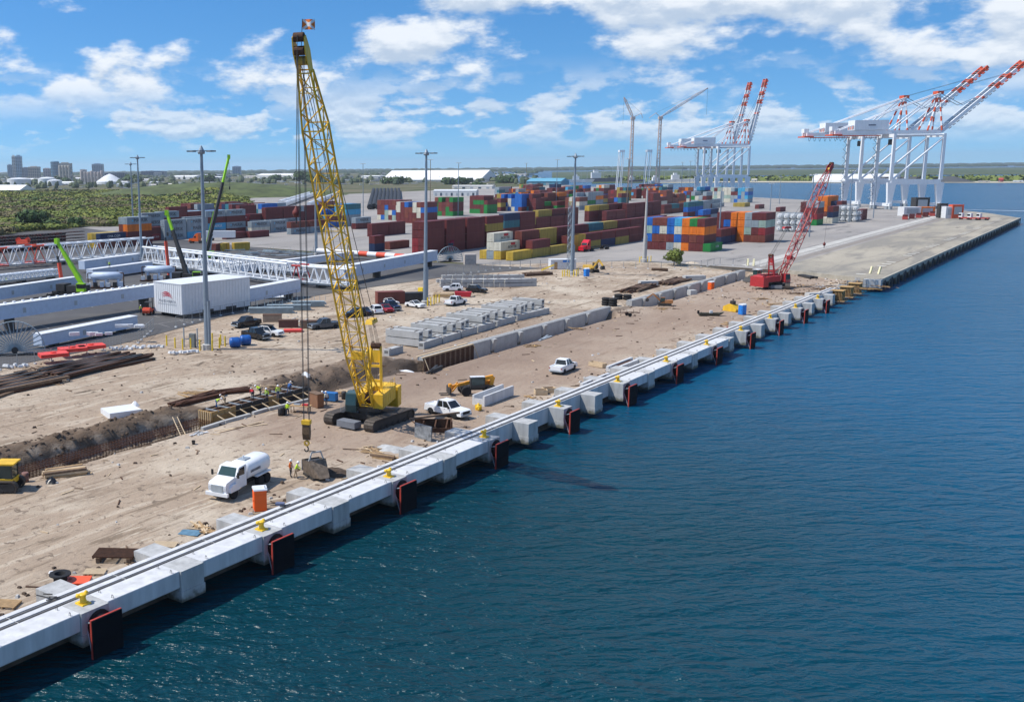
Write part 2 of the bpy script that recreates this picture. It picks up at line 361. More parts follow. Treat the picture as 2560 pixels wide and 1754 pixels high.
# site terrain
def ground(x, y):
    z = -1.0
    z += .95*sst(-33, -60, x)
    if y > 108:
        w = sst(120, 128, y)*(1-sst(289, 294, y))*(1-sst(194, 197, y)*(1-sst(207, 211, y)))
        z -= 1.75*sst(-24.6, -28.8, x)*(1-sst(-30.2, -31.4, x))*w
        z += .25*sst(-30.2, -31.6, x)*(1-sst(-34, -40, x))*w
    w = sst(30, 36, y)*(1-sst(104, 110, y))
    wob = .5*NZ.noise(Vector((y*.35, 1.1, 0)))
    z -= 2.0*sst(-28.3, -29.4, x+wob*.6)*(1-sst(-34.2, -35.6, x+wob))*w
    # spoil ridge behind the trench, heaps at its far end
    w2 = sst(40, 50, y)*(1-sst(80, 86, y))
    rd = math.exp(-((x+36.9+wob)/1.45)**2)
    z += w2*rd*(.75+.8*NZ.noise(Vector((x*.8, y*.55, 5))))
    w3 = sst(98, 102, y)*(1-sst(122, 128, y))
    z += w3*math.exp(-((x+36)/3.2)**2)*(.75+1.3*NZ.noise(Vector((x*.7, y*.6, 9))))
    z += w3*math.exp(-((x+32.5)/1.6)**2)*-.9*(1-sst(120, 124, y))
    # ruts, tyre marks, general unevenness
    rut = 1-sst(-60, -72, x)
    z += rut*(.10*fbm(x, y, .12)+.05*NZ.noise(Vector((x*1.3, y*.10, 2)))+.035*NZ.noise(Vector((x*2.3, y*.5, 7))))
    if x < -70: z = min(z, -.03)
    return z
def site():
    x0, x1, dx = -98.0, -1.0, .5; y0, y1, dy = -18.0, 300.0, .62
    nx, ny = int((x1-x0)/dx)+1, int((y1-y0)/dy)+1
    vs = [(x0+i*dx, y0+j*dy, ground(x0+i*dx, y0+j*dy)) for j in range(ny) for i in range(nx)]
    fs = [(j*nx+i, j*nx+i+1, (j+1)*nx+i+1, (j+1)*nx+i) for j in range(ny-1) for i in range(nx-1)]
    me = bpy.data.meshes.new('ground'); me.from_pydata(vs, [], fs); me.materials.append(DIRT)
    me.polygons.foreach_set('use_smooth', [True]*len(fs)); me.update()
    tag(link('ground', me), kind='structure')
site()
def gat(px, py, it=4):
    "point of the photo on the site terrain"
    z = -1.0
    for _ in range(it):
        p = at(px, py, z); z = ground(p.x, p.y)
    p.z = z; return p
# sea bed wall: rock revetment under the new beam
REV = M('revetment', (.10, .09, .075), .95, var=.5, scale=.8, bump=.6)
struct('revetment', MB().add([(-1.4, -20, -.9), (-1.4, 300, -.9), (.5, 300, -3.4), (.5, -20, -3.4)], [(0, 1, 2, 3)]), REV)
# yard wear: rail slabs and stripes on the apron
mb = MB()
for x0, x1 in ((-30.4, -29.1), (-34.6, -31.2)): mb.add([(x0, 300, .009), (x1, 300, .009), (x1, 700, .009), (x0, 700, .009)], [(0, 1, 2, 3)])
struct('crane_track_slab', mb, M('slab_pale', (.46, .44, .40), .9, var=.2, scale=.15))
mb = MB()
mb.add([(-28.2, 296, .009), (-25.2, 294, .009), (-24.6, 700, .009), (-27.6, 700, .009)], [(0, 1, 2, 3)])
struct('patched_strip', mb, M('patch_dark', (.24, .21, .18), .9, var=.2, scale=.2))
mb = MB()
for x in (-29.9, -.2): mb.b2(x-.06, x+.06, 296, 690 if x < -5 else 640, .0, .03)
struct('old_crane_rail', mb, RUST)
mb = MB(); mb2 = MB()
for i in range(34):
    y = 292+i*10
    for j in range(3):
        (mb if (i+j) % 4 else mb2).add([(-2.9+.0, y+j*3.2, .009), (-.6, y+j*3.2, .009), (-.6, y+j*3.2+1.5, .009), (-2.9, y+j*3.2+1.5, .009)], [(0, 1, 2, 3)])
struct('cable_slot_covers', mb, M('cover_dark', (.19, .17, .15), .9, var=.3, scale=.3)); struct('cable_slot_patches', mb2, M('cover_pale', (.52, .50, .44), .9, var=.2, scale=.3))
mb = MB()
for i in range(26):
    y = 300+i*9.0+rnd.uniform(-2, 2); mb.add([(-62+.0*i, y, .006), (-36, y+1, .006), (-36, y+1.25, .006), (-62, y+.25, .006)], [(0, 1, 2, 3)])
# parking marks on the asphalt
mp_ = MB()
for r_, (xa, n_, y0_) in enumerate(((-84, 14, 60), (-95, 16, 62), (-101.0, 16, 62), (-118, 16, 80), (-124, 16, 80))):
    for i in range(n_):
        y = y0_+i*5.4
        mp_.add([(xa, y, .02), (xa-4.9, y+1.6, .02), (xa-4.9, y+1.72, .02), (xa, y+.12, .02)], [(0, 1, 2, 3)])
    mp_.add([(xa-4.95, y0_, .019), (xa-4.83, y0_, .019), (xa-4.83, y0_+n_*5.4, .019), (xa-4.95, y0_+n_*5.4, .019)], [(0, 1, 2, 3)])
struct('parking_lines', mp_, M('worn_line', (.34, .33, .31), .9, var=.5, scale=1.5))

# far shores
px_sheet('far_spit', [(1480, 459), (1640, 456.5), (1871, 455), (2027, 455.4), (2300, 455.6), (2560, 456), (2950, 457), (2950, 446.5), (2560, 445.5), (2200, 446), (2027, 446.2), (1871, 447), (1640, 449), (1480, 452)], -2.6, FARG)
px_sheet('far_beach', [(1640, 457.6), (1871, 456.2), (2027, 456.6), (2300, 456.8), (2560, 457.2), (2950, 458.3), (2950, 455.3), (2560, 453.7), (2300, 453.4), (2027, 453.2), (1871, 452.8), (1640, 455)], -2.55, SHORE)
px_sheet('far_shore', [(1380, 449), (1640, 443.5), (1871, 439), (2027, 438.4), (2300, 437.6), (2560, 436), (3100, 433), (3300, 413), (2560, 418.5), (2027, 423), (1640, 426.5), (1380, 430)], -2.5, FARG)
px_sheet('far_channel', [(1750, 445.5), (2027, 443), (2400, 441), (2800, 439), (2800, 436.8), (2400, 439.4), (2027, 441.2), (1750, 443.4)], -2.45, M('far_water', (.03, .10, .18), .3, var=.1, scale=.01)) if False else None

# =====================================================================
# THE NEW WHARF
# =====================================================================
def y_of(k): return 39.1+17.72*k
beam = thing('crane_beam', 'long pale concrete crane rail beam with two slots along the water edge', 'beam', (0, 0, 0))
mb = MB()
prof = [(-1.15, 0), (-.72, 0), (-.72, -.07), (-.22, -.07), (-.22, 0), (.25, 0), (.25, -.07), (.70, -.07), (.70, 0), (.78, 0), (.78, -1.9), (-1.15, -1.9)]
mb.prism(prof, 'y', -16, 257); mb.build('beam_body', CONC_NEW, beam)
for x0, x1 in ((-.715, -.225), (.255, .695)): MB().b2(x0, x1, -15.99, 256.99, -.068, -.045).build('rail_slot', GROOVE, beam)
for x in (-.47, .47): MB().b2(x-.04, x+.04, -15.98, 256.5, -.05, -.005).build('rail', RAILST, beam)
SLABS = [k/2 for k in range(-6, 6)]+[k/2 for k in range(10, 15)]      # half bays carrying a deck slab
def slab_label(k): return f'white precast deck slab with lifting loops, {"seaward" } of the beam, '
def make_loop(parent, x, y):
    mb = MB(); pts = [(x-.1, y, .02), (x-.06, y, .24), (x+.06, y, .24), (x+.1, y, .02)]
    for a, b in zip(pts, pts[1:]): mb.tube(a, b, .022, 4)
    mb.build('lifting_loop', DARK, parent)
FN = 0
for i, h in enumerate(SLABS):
    y0 = y_of(h)+1.16; y1 = y_of(h)+17.72/2-1.16
    if h == 7: y1 -= .2
    where = 'counted from the left edge of the photo' if h < 4 else 'in the far run beyond the open bays'
    t = thing('deck_slab', 'white precast deck slab with lifting loops beyond the left edge of the photo' if h < -.5 else f'white precast deck slab with lifting loops, {ORD[int(h*2+1) if h < 4 else i-12]} {where}', 'slab', (1.75, (y0+y1)/2, 0), 0, 'deck slabs along the wharf edge')
    L_ = (y1-y0)/2
    MB().prism([(-.95, -1.3), (.86, -1.3), (.93, -1.22), (.93, -.03), (.90, .02), (-.95, .02)], 'y', -L_, L_).build('slab', CONC_NEW, t)
    for sx in (-.7, .7):
        for sy in (-1, 1): make_loop(t, sx, sy*(L_-.6))
def block_mesh():
    mb = MB(); mb.b2(.80, 2.82, -1.14, 1.14, -1.55, 0); mb.b2(.80, 2.88, -1.2, 1.2, -2.35, -1.56); return mb.mesh('bracket', CONC_GREY)
def tide(mat, z0, z1, col):
    n, l = mat.node_tree.nodes, mat.node_tree.links; b = n['Principled BSDF']; src = b.inputs['Base Color'].links[0].from_socket
    g = n.new('ShaderNodeNewGeometry'); sp = n.new('ShaderNodeSeparateXYZ'); l.new(g.outputs['Position'], sp.inputs[0]); t = n.new('ShaderNodeTexNoise'); t.inputs['Scale'].default_value = 2.2; t.inputs['Detail'].default_value = 5; l.new(g.outputs['Position'], t.inputs['Vector'])
    a = n.new('ShaderNodeMath'); a.operation = 'MULTIPLY_ADD'; l.new(t.outputs['Fac'], a.inputs[0]); a.inputs[1].default_value = 1.1; l.new(sp.outputs[2], a.inputs[2])
    r = n.new('ShaderNodeMapRange'); r.interpolation_type = 'SMOOTHSTEP'; l.new(a.outputs[0], r.inputs[0]); r.inputs[1].default_value = z1+.55; r.inputs[2].default_value = z0+.55
    mx = n.new('ShaderNodeMix'); mx.data_type = 'RGBA'; l.new(r.outputs[0], mx.inputs[0]); l.new(src, mx.inputs[6]); mx.inputs[7].default_value = (*col, 1); l.new(mx.outputs[2], b.inputs['Base Color'])
tide(CONC_GREY, -2.3, -1.7, (.12, .115, .085)); tide(CONC_OLD, -2.6, -.9, (.06, .058, .045))
for k2 in range(-4, 28):      # pour joints across the beam
    y = y_of(k2/2)+4.43; MB().b2(-1.155, .785, y-.02, y+.02, -1.85, .004).build('pour_joint', CONC_GREY, beam)
BLK = block_mesh()
for k2 in range(-6, 25):
    k = k2/2; y = y_of(k)
    if y > 250: continue
    fend = k2 % 2 == 0
    what = 'under a yellow bollard' if fend else 'without bollard'
    o = link('bracket_block', BLK); o.location = (0, y, 0)
    n_ = max(0, k2//2)
    tag(o, f'grey concrete bracket block {what}, {ORD[n_]} of these from the left end' if k2 >= 0 else 'grey concrete bracket block beyond the left edge of the photo', 'block', 'bracket blocks along the wharf')
    if 0 <= k:
        s = MB().b2(-1.0, 1.0, -1.05, 1.05, -1.7, 0).build('landward_cap', CONC_GREY); s.location = (-2.17, y+.6, -.03+.0*k)
        tag(s, f'square concrete cap on the landward side of the beam, {ORD[n_]} {"opposite a bollard" if fend else "between bollards"}', 'block', 'landward concrete caps')
def make_bollard():
    t = thing('bollard', 'x', 'bollard', (0, 0, 0), 0, 'yellow mooring bollards')
    MB().box(0, 0, .05, .85, .75, .1, 0, .95, .95).build('base', BOL, t)
    MB().lathe([(.36, .08), (.24, .22), (.20, .42), (.23, .58), (.30, .64), (.27, .70), (.10, .73)], n=12).build('post', BOL, t, True)
    for s in (-1, 1): MB().tube((0, 0, .5), (-.12, s*.42, .68), .13, 8, .15).build('horn', BOL, t, True)
    return t
def make_fender():
    t = thing('fender', 'x', 'fender', (0, 0, 0), 0, 'wharf fenders')
    MB().b2(3.50, 3.66, -1.27, 1.27, -3.5, -.28).build('panel', M('fender_red', (.40, .05, .035), .6, var=.2), t)
    pn = MB()
    for j in range(2):
        for i in range(2): pn.b2(3.66, 3.74, -1.24+i*1.245, -1.24+i*1.245+1.235, -3.48+j*1.59, -3.48+j*1.59+1.575)
    pn.build('face_pad', FENDER, t)
    MB().lathe([(.95, 2.83), (.95, 2.92), (.72, 2.96), (.50, 3.42), (.62, 3.45), (.62, 3.5)], cz=-1.1, n=18, axis='x').build('rubber_cone', BLACK, t, False)
    for s in (-1, 1):
        MB().tube((2.8, s*1.0, -.75), (3.5, s*1.15, -.5), .05, 5).build('tension_chain', GREYM, t)
        MB().tube((2.8, s*.95, -1.3), (3.5, s*1.15, -2.9), .045, 5).build('weight_chain', GREYM, t)
    return t
b0 = make_bollard(); f0 = make_fender()
for k in range(0, 12):
    lb = f'yellow mooring bollard, {ORD[k]} along the wharf counted from the nearest'
    lf = f'black faced fender panel with orange edge, {ORD[k]} along the wharf from the nearest'
    if k == 0: b0.location = (1.55, y_of(k), .0); b0['label'] = lb; f0.location = (0, y_of(k)+.25, 0); f0['label'] = lf
    else: dup(b0, (1.55, y_of(k), 0), None, lb); dup(f0, (0, y_of(k)+.25, 0), None, lf)
# rusty formwork boxes at the unfinished end
for i, y in enumerate((252.3, 261.2, 270.0)):
    t = thing('formwork_box', f'rusty brown ribbed formwork box over the water, {ORD[i]} from the finished beam', 'formwork', (1.5, y, 0), 0, 'formwork boxes at the unfinished wharf end')
    MB().b2(-1.1, 1.25, -1.35, 1.35, -2.2, -.1).build('shutter', RUST, t)
    for j in range(8):
        for s in (-1,): MB().b2(-1.1+j*.31, -1.0+j*.31, -1.46, -1.35, -2.2, -.05).build('rib', PLY, t)
        MB().b2(1.25, 1.36, -1.3+j*.34, -1.2+j*.34, -2.2, -.05).build('rib', PLY, t)
    MB().b2(-1.4, 1.5, -1.6, 1.6, -.1, .0).build('walkway', PLY, t)
    MB().b2(-1.2, 1.9, -1.8, 1.8, -2.45, -2.3).build('soffit', WOOD, t)

# landside beam ("wall") in two lengths
def land_beam(y0, y1, label, boarded=0):
    t = thing('landside_beam', label, 'wall', (-30, 0, 0))
    MB().prism([(-.62, 0), (-.30, 0), (-.30, -.06), (-.08, -.06), (-.08, 0), (.22, 0), (.22, -.06), (.42, -.06), (.42, 0), (.6, 0), (.6, -3.0), (-.62, -3.0)], 'y', y0+boarded, y1).build('beam_body', CONC, t)
    for x0, x1 in ((-.295, -.085), (.225, .415)): MB().b2(x0, x1, y0+boarded+.01, y1-.01, -.058, -.035).build('rail_slot', GROOVE, t)
    n = int((y1-y0-boarded)/9.3)
    for i in range(1, n+1):
        y = y0+boarded+i*9.3-3
        MB().prism([(.6, -.05), (1.25, -.05), (.6, -2.4)], 'y', y-.6, y+.6).build('bracket', CONC_GREY, t)
    return t
lb1 = land_beam(142, 197, 'grey concrete landside beam standing in its trench, length nearer the crane')
lb2 = land_beam(208, 287, 'grey concrete landside beam with brackets, length nearer the red crane')
t = thing('formwork_run', 'brown boarded formwork run ending the landside beam beside the dirt trench', 'formwork', (-30, 0, 0))
for i in range(30): MB().b2(.55, .63, 127.2+i*.5, 127.2+i*.5+.47, -2.8, -.12+rnd.uniform(-.05, .05)).build('board', RUST if i % 3 else WOOD_D, t)
MB().b2(-.5, .5, 127.2, 142.0, -.6, -.12).build('concrete_fill', CONC_GREY, t)
for z in (-.1, .02): MB().b2(.35, .7, 127, 142, z-.09, z).build('waler', WOOD_L, t)
MB().b2(-.8, -.4, 127, 142, -.1, .0).build('waler', WOOD_L, t)
for y in (127.2, 141.8): MB().bar((.75, y, -.1), (1.9, y, -2.5), .12, .1).build('brace', WOOD_L, t)

# old wharf edge and end wall
ow = thing('old_wharf', 'weathered old wharf edge on concrete piles beyond the unfinished end', 'wharf', (0, 0, 0))
MB().b2(4.2, 5.5, 281, 629.4, -.95, .0).build('cope', CONC_OLD, ow)
MB().b2(4.9, 5.5, 281, 629.4, .0, .22).build('kerb', CONC_OLD, ow)
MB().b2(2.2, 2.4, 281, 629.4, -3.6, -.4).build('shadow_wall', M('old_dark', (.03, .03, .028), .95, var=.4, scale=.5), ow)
y = 283.0; i = 0
while y < 629:
    MB().tube((4.9, y, -3.6), (4.9, y, -.9), .42, 7).build('pile', CONC_OLD, ow)
    MB().bar((5.65, y+.6, -3.3), (5.65, y+.6, -.3), .35, .3).build('timber_fender', M('fender_timber', (.10, .095, .09), .9, var=.4), ow)
    MB().bar((5.5, y+.2, -.5), (5.75, y-2.6, -.9), .16, .3).build('brace', M('fender_timber'), ow)
    y += 9.2; i += 1
ew = thing('end_wall', 'low pale concrete wall closing the end of the old wharf', 'wall')
def wall_seg(mb, a, b, z0, z1, th):
    a, b = Vector((*a, 0)), Vector((*b, 0)); mb.bar(a+Vector((0, 0, (z0+z1)/2)), b+Vector((0, 0, (z0+z1)/2)), th, z1-z0)
mb = MB(); wall_seg(mb, (5.5, 280.6), (-21.5, 293.2), -2.6, .12, .7); mb.build('wall', CONC_OLD, ew)
mb = MB(); wall_seg(mb, (-21.5, 293.2), (-60, 296.0), -2.0, -.06, .5); mb.build('kerb', CONC_OLD, ew)
MB().b2(1.6, 5.6, 278.4, 280.4, -1.9, .1).build('end_block', CONC_GREY, ew)
# =====================================================================
# CRANES
# =====================================================================
def lattice(mb_ch, mb_la, secs, rch, rla, pitch):
    """square lattice through sections [(centre, u, v, half-width, half-depth)], chords in one mesh and lacing in another"""
    def corners(s):
        c, u, v, a, b = s; return [c+u*a+v*b, c-u*a+v*b, c-u*a-v*b, c+u*a-v*b]
    for s0, s1 in zip(secs, secs[1:]):
        k0, k1 = corners(s0), corners(s1)
        for p, q in zip(k0, k1): mb_ch.tube(p, q, rch, 5)
        L_ = (s1[0]-s0[0]).length; n = max(1, round(L_/pitch))
        for f in range(4):
            a0, b0, a1, b1 = k0[f], k0[(f+1) % 4], k1[f], k1[(f+1) % 4]
            for i in range(n):
                t0, t1 = i/n, (i+1)/n
                pa, pb = a0.lerp(a1, t0), b0.lerp(b1, t0); qa, qb = a0.lerp(a1, t1), b0.lerp(b1, t1)
                mb_la.tube(*((pa, qb) if (i+f) % 2 else (pb, qa)), rla, 4, cap=False)
                if i % 2 == 0 or f % 2: mb_la.tube(pa, pb, rla, 4, cap=False)
        for f in range(4): mb_la.tube(k1[f], k1[(f+1) % 4], rla*1.5, 4)

def track_unit(t, x, length, w, h, mat):
    "one crawler: shoe loop of separate plates round a side frame, local forward = +y"
    mb = MB(); r = h/2; L2 = length/2-r; pts = []
    n = 26; per = 4*L2+2*math.pi*r; step = per/ (n*2)
    def pos(s):
        s %= per
        if s < 2*L2: return (-L2+s, 0.0, 0.0)
        s -= 2*L2
        if s < math.pi*r: a = s/r; return (L2+r*math.sin(a), r-r*math.cos(a), a)
        s -= math.pi*r
        if s < 2*L2: return (L2-s, h, math.pi)
        s -= 2*L2; a = s/r; return (-L2-r*math.sin(a), r+r*math.cos(a), math.pi+a)
    for i in range(n*2):
        y, z, a = pos(i*step); 
        dy, dz = math.cos(a), math.sin(a)
        mb.bar((x, y-dy*step*.46, z-dz*step*.46), (x, y+dy*step*.46, z+dz*step*.46), w, .12)
    o = mb.build('track', mat, t)
    fr = MB().b2(x-w*.38, x+w*.38, -L2, L2, .16, h-.18)
    fr.build('track_frame', DARK, o)
    for i in range(7):
        MB().lathe([(.24, -w*.44), (.24, w*.44)], cx=x, cy=-L2+i*(2*L2/6), cz=.32, n=8, axis='x').build('roller', DARK, o)
    for s in (-1, 1): MB().lathe([(r*.82, -w*.42), (r*.82, w*.42)], cx=x, cy=s*L2, cz=r, n=12, axis='x').build('sprocket', DARK, o)
    return o

def crawler_crane(name, label, base, body_mat, boom_mat, u2, tip_h, tip_z, tl, tw, tgauge, rot_tracks, cw_mat, tip_len=3.0, ropes=True, scale=1.0, whip=None, hook=None, mast_top=(-3.0, 8.4), spreader=(-1.0, 11.8), wide=2.1, dark_tracks=True, cab_side=-1):
    t = thing(name, label, 'crane', base)
    bx_, by_, bz_ = base
    # undercarriage
    Rt = Matrix.Rotation(rot_tracks, 4, 'Z')
    for s in (-1, 1):
        before = len(C.objects)
        o = track_unit(t, s*tgauge/2, tl, tw, 1.35*scale, TRACK)
        o.data.transform(Rt)
        for ch in o.children: ch.data.transform(Rt)
    mb = MB().box(0, 0, .85*scale, tgauge-.2, 2.6*scale, .7*scale); mb.xf(Rt).build('carbody', DARK, t)
    mb = MB().box(0, -tl*.5+.2, .62, 2.6*scale, 1.3*scale, .75*scale); mb.xf(Rt).build('carbody_weight', M('weight_grey', (.16, .17, .19), .7, var=.2), t)
    MB().lathe([(1.35*scale, 1.2*scale), (1.35*scale, 1.62*scale)], n=18).build('slew_ring', DARK, t)
    # upper works: local x forward, y left, z up
    u = Vector((u2[0], u2[1], 0)).normalized(); l = Vector((-u.y, u.x, 0))
    Up = Matrix(((u.x, l.x, 0, 0), (u.y, l.y, 0, 0), (0, 0, 1, 0), (0, 0, 0, 1)))
    k = scale
    def B(mb, nm, mat, par=t, sm=False): return mb.xf(Up).build(nm, mat, par, sm)
    cs = cab_side
    B(MB().b2(-5.2*k, 1.5*k, -1.45*k, 1.45*k, 1.62*k, 1.95*k), 'deck', DARK)
    hb = B(MB().box(-2.0*k, -cs*1.35*k, 2.75*k, 6.2*k, 1.15*k, 1.7*k), 'engine_house', body_mat)
    for i in range(5): B(MB().b2((-4.7+i*1.15)*k, (-3.75+i*1.15)*k, -cs*1.35*k-(.60*k), -cs*1.35*k+.60*k, 2.1*k, 3.2*k), 'door_panel', body_mat, hb)
    for i in range(7): B(MB().tube(((-4.9+i*.95)*k, -cs*1.85*k, 3.6*k), ((-4.9+i*.95)*k, -cs*1.85*k, 4.5*k), .025, 4), 'guard_post', body_mat, hb)
    B(MB().tube((-4.9*k, -cs*1.85*k, 4.5*k), (.8*k, -cs*1.85*k, 4.5*k), .025, 4), 'guard_rail', body_mat, hb)
    B(MB().box(-2.9*k, cs*1.3*k, 2.6*k, 4.2*k, 1.1*k, 1.4*k), 'machine_house', body_mat)
    for i, x in enumerate((-.6, -1.9, -3.2)):
        B(MB().lathe([(.62*k, -.62*k), (.62*k, -.55*k), (.44*k, -.54*k), (.44*k, .54*k), (.62*k, .55*k), (.62*k, .62*k)], cx=x*k, cz=2.6*k, n=14, axis='y'), 'winch_drum', RUST)
    cab = B(MB().prism([(.15*k, 1.55*k), (1.9*k, 1.55*k), (2.05*k, 2.4*k), (1.7*k, 3.75*k), (.15*k, 3.8*k)], 'y', cs*1.75*k-.65*k, cs*1.75*k+.65*k), 'cab', body_mat if cw_mat is RED else M('cab_frame', (.05, .09, .09), .4, var=.1))
    B(MB().prism([(1.93*k, 1.65*k), (2.09*k, 2.4*k), (1.78*k, 3.62*k), (1.72*k, 3.62*k), (1.8*k, 2.4*k), (1.75*k, 1.65*k)], 'y', cs*1.75*k-.58*k, cs*1.75*k+.58*k), 'front_window', GLASS_G, cab)
    for s in (-1, 1): B(MB().b2(.3*k, 1.72*k, cs*1.75*k+s*.655*k-.015, cs*1.75*k+s*.655*k+.015, 2.2*k, 3.6*k), 'side_window', GLASS_G, cab)
    B(MB().b2(.1*k, 2.2*k, cs*2.5*k, cs*2.95*k, 1.45*k, 1.52*k), 'cab_walkway', DARK, cab)
    for i in range(5): B(MB().tube(((.1+i*.5)*k, cs*2.93*k, 1.5*k), ((.1+i*.5)*k, cs*2.93*k, 2.5*k), .02, 4), 'handrail_post', GREYM, cab)
    # counterweight, slab upon slab
    for i in range(5):
        B(MB().b2(-7.0*k, -5.3*k, -2.15*k, 2.15*k, (.72+i*.50)*k, (.72+i*.50+.485)*k), 'counterweight_slab', cw_mat)
    B(MB().prism([(-6.9*k, 3.22*k), (-5.4*k, 3.22*k), (-5.8*k, 3.5*k), (-6.6*k, 3.5*k)], 'y', -1.5*k, 1.5*k), 'counterweight_cap', cw_mat)
    B(MB().b2(-6.2*k, -5.0*k, -1.6*k, 1.6*k, 1.7*k, 2.1*k), 'tail_frame', DARK)
    # boom
    foot = Vector((1.15*k, 0, 2.3*k)); tip = Vector((tip_h, 0, tip_z-bz_))
    ax = (tip-foot).normalized(); yv = Vector((0, 1, 0)); v = ax.cross(yv).normalized(); Lb = (tip-foot).length
    W, D = wide/2, wide/2*.9
    ch, la = MB(), MB()
    bs = min(8.0, Lb*.19); ts = Lb*.80
    secs = [(foot, yv, v, .72*W/1.05, .18), (foot+ax*bs, yv, v, W, D)]
    nmid = max(2, round((ts-bs)/9.0))
    for i in range(1, nmid+1): secs.append((foot+ax*(bs+(ts-bs)*i/nmid), yv, v, W, D))
    secs.append((foot+ax*(Lb-tip_len), yv, v, W*.62, D*.42))
    lattice(ch, la, secs, .11*max(.8, k), .06*max(.8, k), 1.75)
    bo = B(ch, 'boom', boom_mat); B(la, 'boom_lacing', boom_mat, bo)
    pl = MB()
    for s in secs[1:-1]: pl.box(0, 0, 0, .01, .01, .01)
    for s in (-1, 1):
        q0 = foot+ax*(Lb-tip_len); hd = MB()
        hd.v = []; y = s*W*.55
        pts = [q0+v*D*.5, q0-v*D*.5, q0+ax*tip_len*.62-v*D*.75, tip-v*.25, tip+v*.2, q0+ax*tip_len*.55+v*D*.7]
        vs_ = [p+yv*(y-.05) for p in pts]+[p+yv*(y+.05) for p in pts]; n = len(pts)
        hd.add(vs_, [tuple(range(n))[::-1], tuple(range(n, 2*n))]+[(i, (i+1) % n, n+(i+1) % n, n+i) for i in range(n)])
        B(hd, 'head_plate', boom_mat, bo)
    for j, (f_, off) in enumerate(((.35, .3), (.65, .45), (.97, .0))):
        c_ = foot+ax*(Lb-tip_len+tip_len*f_)-v*off*D
        B(MB().lathe([(.42, -W*.45), (.42, W*.45)], cx=c_.x, cz=c_.z, n=14, axis='y'), 'sheave', RUST if j else YEL_D, bo)
    B(MB().box(*(foot+ax*(bs*.95)), .9, 1.2*W, .9), 'jib_backstop', boom_mat, bo)
    for s in (-.5, .5): B(MB().bar(foot+ax*1.0+yv*s, foot+ax*(Lb-tip_len)+yv*s*.5, .05), 'cable_tray', ROPE, bo)
    for s in (-1, 1): B(MB().tube(foot+ax*bs*.75+yv*s*W*.8, Vector((-1.5*k, s*1.1*k, 3.0*k)), .10*k, 6), 'boom_stop', boom_mat, bo)
    # mast and spreader
    mt = Vector((mast_top[0], 0, mast_top[1])); mf = Vector((-2.0*k, 0, 2.4*k)); ms = MB()
    for s in (-1, 1): ms.bar(mf+yv*s*.95*k, mt+yv*s*.55*k, .30*k, .36*k)
    m_ = B(ms, 'mast', boom_mat)
    for f_ in (.34, .62, .97): 
        p = mf.lerp(mt, f_); wd = (.95+(.55-.95)*f_)*k; B(MB().bar(p-yv*wd, p+yv*wd, .28*k, .3*k), 'mast_crosspiece', boom_mat, m_)
    p = mf.lerp(mt, .80); B(MB().box(p.x, 0, p.z, .12, 1.0*k, 1.5*k), 'mast_plate', boom_mat, m_)
    B(MB().lathe([(.36*k, -.6*k), (.36*k, .6*k)], cx=mt.x, cz=mt.z, n=12, axis='y'), 'mast_sheave', RUST, m_)
    sp = Vector((spreader[0], 0, spreader[1]))
    B(MB().box(sp.x, 0, sp.z, 2.6*k, .9*k, .5*k, 0, .8, .8), 'spreader', boom_mat if boom_mat is YEL else RED)
    for s in (-1, 1): B(MB().tube(sp+yv*s*.4, tip-ax*1.2+v*.2+yv*s*.5, .04*k, 4), 'pendant', ROPE)
    for s in (-3, -2, -1, 1, 2, 3): B(MB().tube(sp+yv*s*.13-Vector((0, 0, .2)), mt+yv*s*.15, .022*k, 4), 'luffing_rope', ROPE)
    for s in (-2, -1, 1, 2): B(MB().tube(mt+yv*s*.2, Vector((-4.7*k, s*.3, 2.6*k)), .022*k, 4), 'luffing_rope', ROPE)
    Ui = Up.inverted(); org = Vector(base)
    if hook is not None:
        hp = Ui @ (Vector(hook)-org)
        for i, s in enumerate((-.30, -.22, .24, .32)):
            B(MB().tube(tip-ax*(1.0+.2*i)-v*.4+yv*s, hp+Vector((0, s, .9)), .03, 4), 'hoist_rope', ROPE)
        hk = B(MB().prism([(hp.x-.22, hp.z+.75), (hp.x+.22, hp.z+.75), (hp.x+.28, hp.z-.4), (hp.x+.1, hp.z-1.0), (hp.x-.1, hp.z-1.0), (hp.x-.28, hp.z-.4)], 'y', hp.y-.36, hp.y+.36), 'hook_block', M('hook_dark', (.10, .06, .03), .6, var=.4, scale=3))
        B(MB().b2(hp.x-.32, hp.x+.32, hp.y-.42, hp.y+.42, hp.z+.55, hp.z+.95), 'cheek_plate', YEL, hk)
        B(MB().lathe([(.14, -.08), (.3, -.08), (.3, .08), (.14, .08)], cx=hp.x, cy=hp.y, cz=hp.z-1.35, n=12, axis='x', cap=False), 'hook_eye', YEL_D, hk)
        hkm = MB(); cpt = [(0, -1.6), (.16, -1.85), (.12, -2.1), (-.05, -2.2), (-.2, -2.1), (-.22, -1.95)]
        for a, b in zip(cpt, cpt[1:]): hkm.tube((hp.x, hp.y+a[0], hp.z+a[1]), (hp.x, hp.y+b[0], hp.z+b[1]), .07, 6)
        B(hkm, 'hook', DARK, hk)
    if whip is not None:
        wp = Ui @ (Vector(whip)-org)
        B(MB().tube(tip+ax*.1+Vector((.35, 0, 0)), wp+Vector((0, 0, .6)), .03, 4), 'whip_rope', ROPE)
        wb = B(MB().lathe([(.05, .6), (.12, .45), (.34, .12), (.36, -.05), (.22, -.36), (.05, -.42)], cx=wp.x, cy=wp.y, cz=wp.z, n=10), 'overhaul_ball', M('ball_red', (.16, .03, .025), .6, var=.3), t, True)
        B(MB().tube(wp+Vector((0, 0, -.4)), wp+Vector((0, 0, -1.0)), .07, 6), 'ball_hook', DARK, wb)
    return t, Up, tip

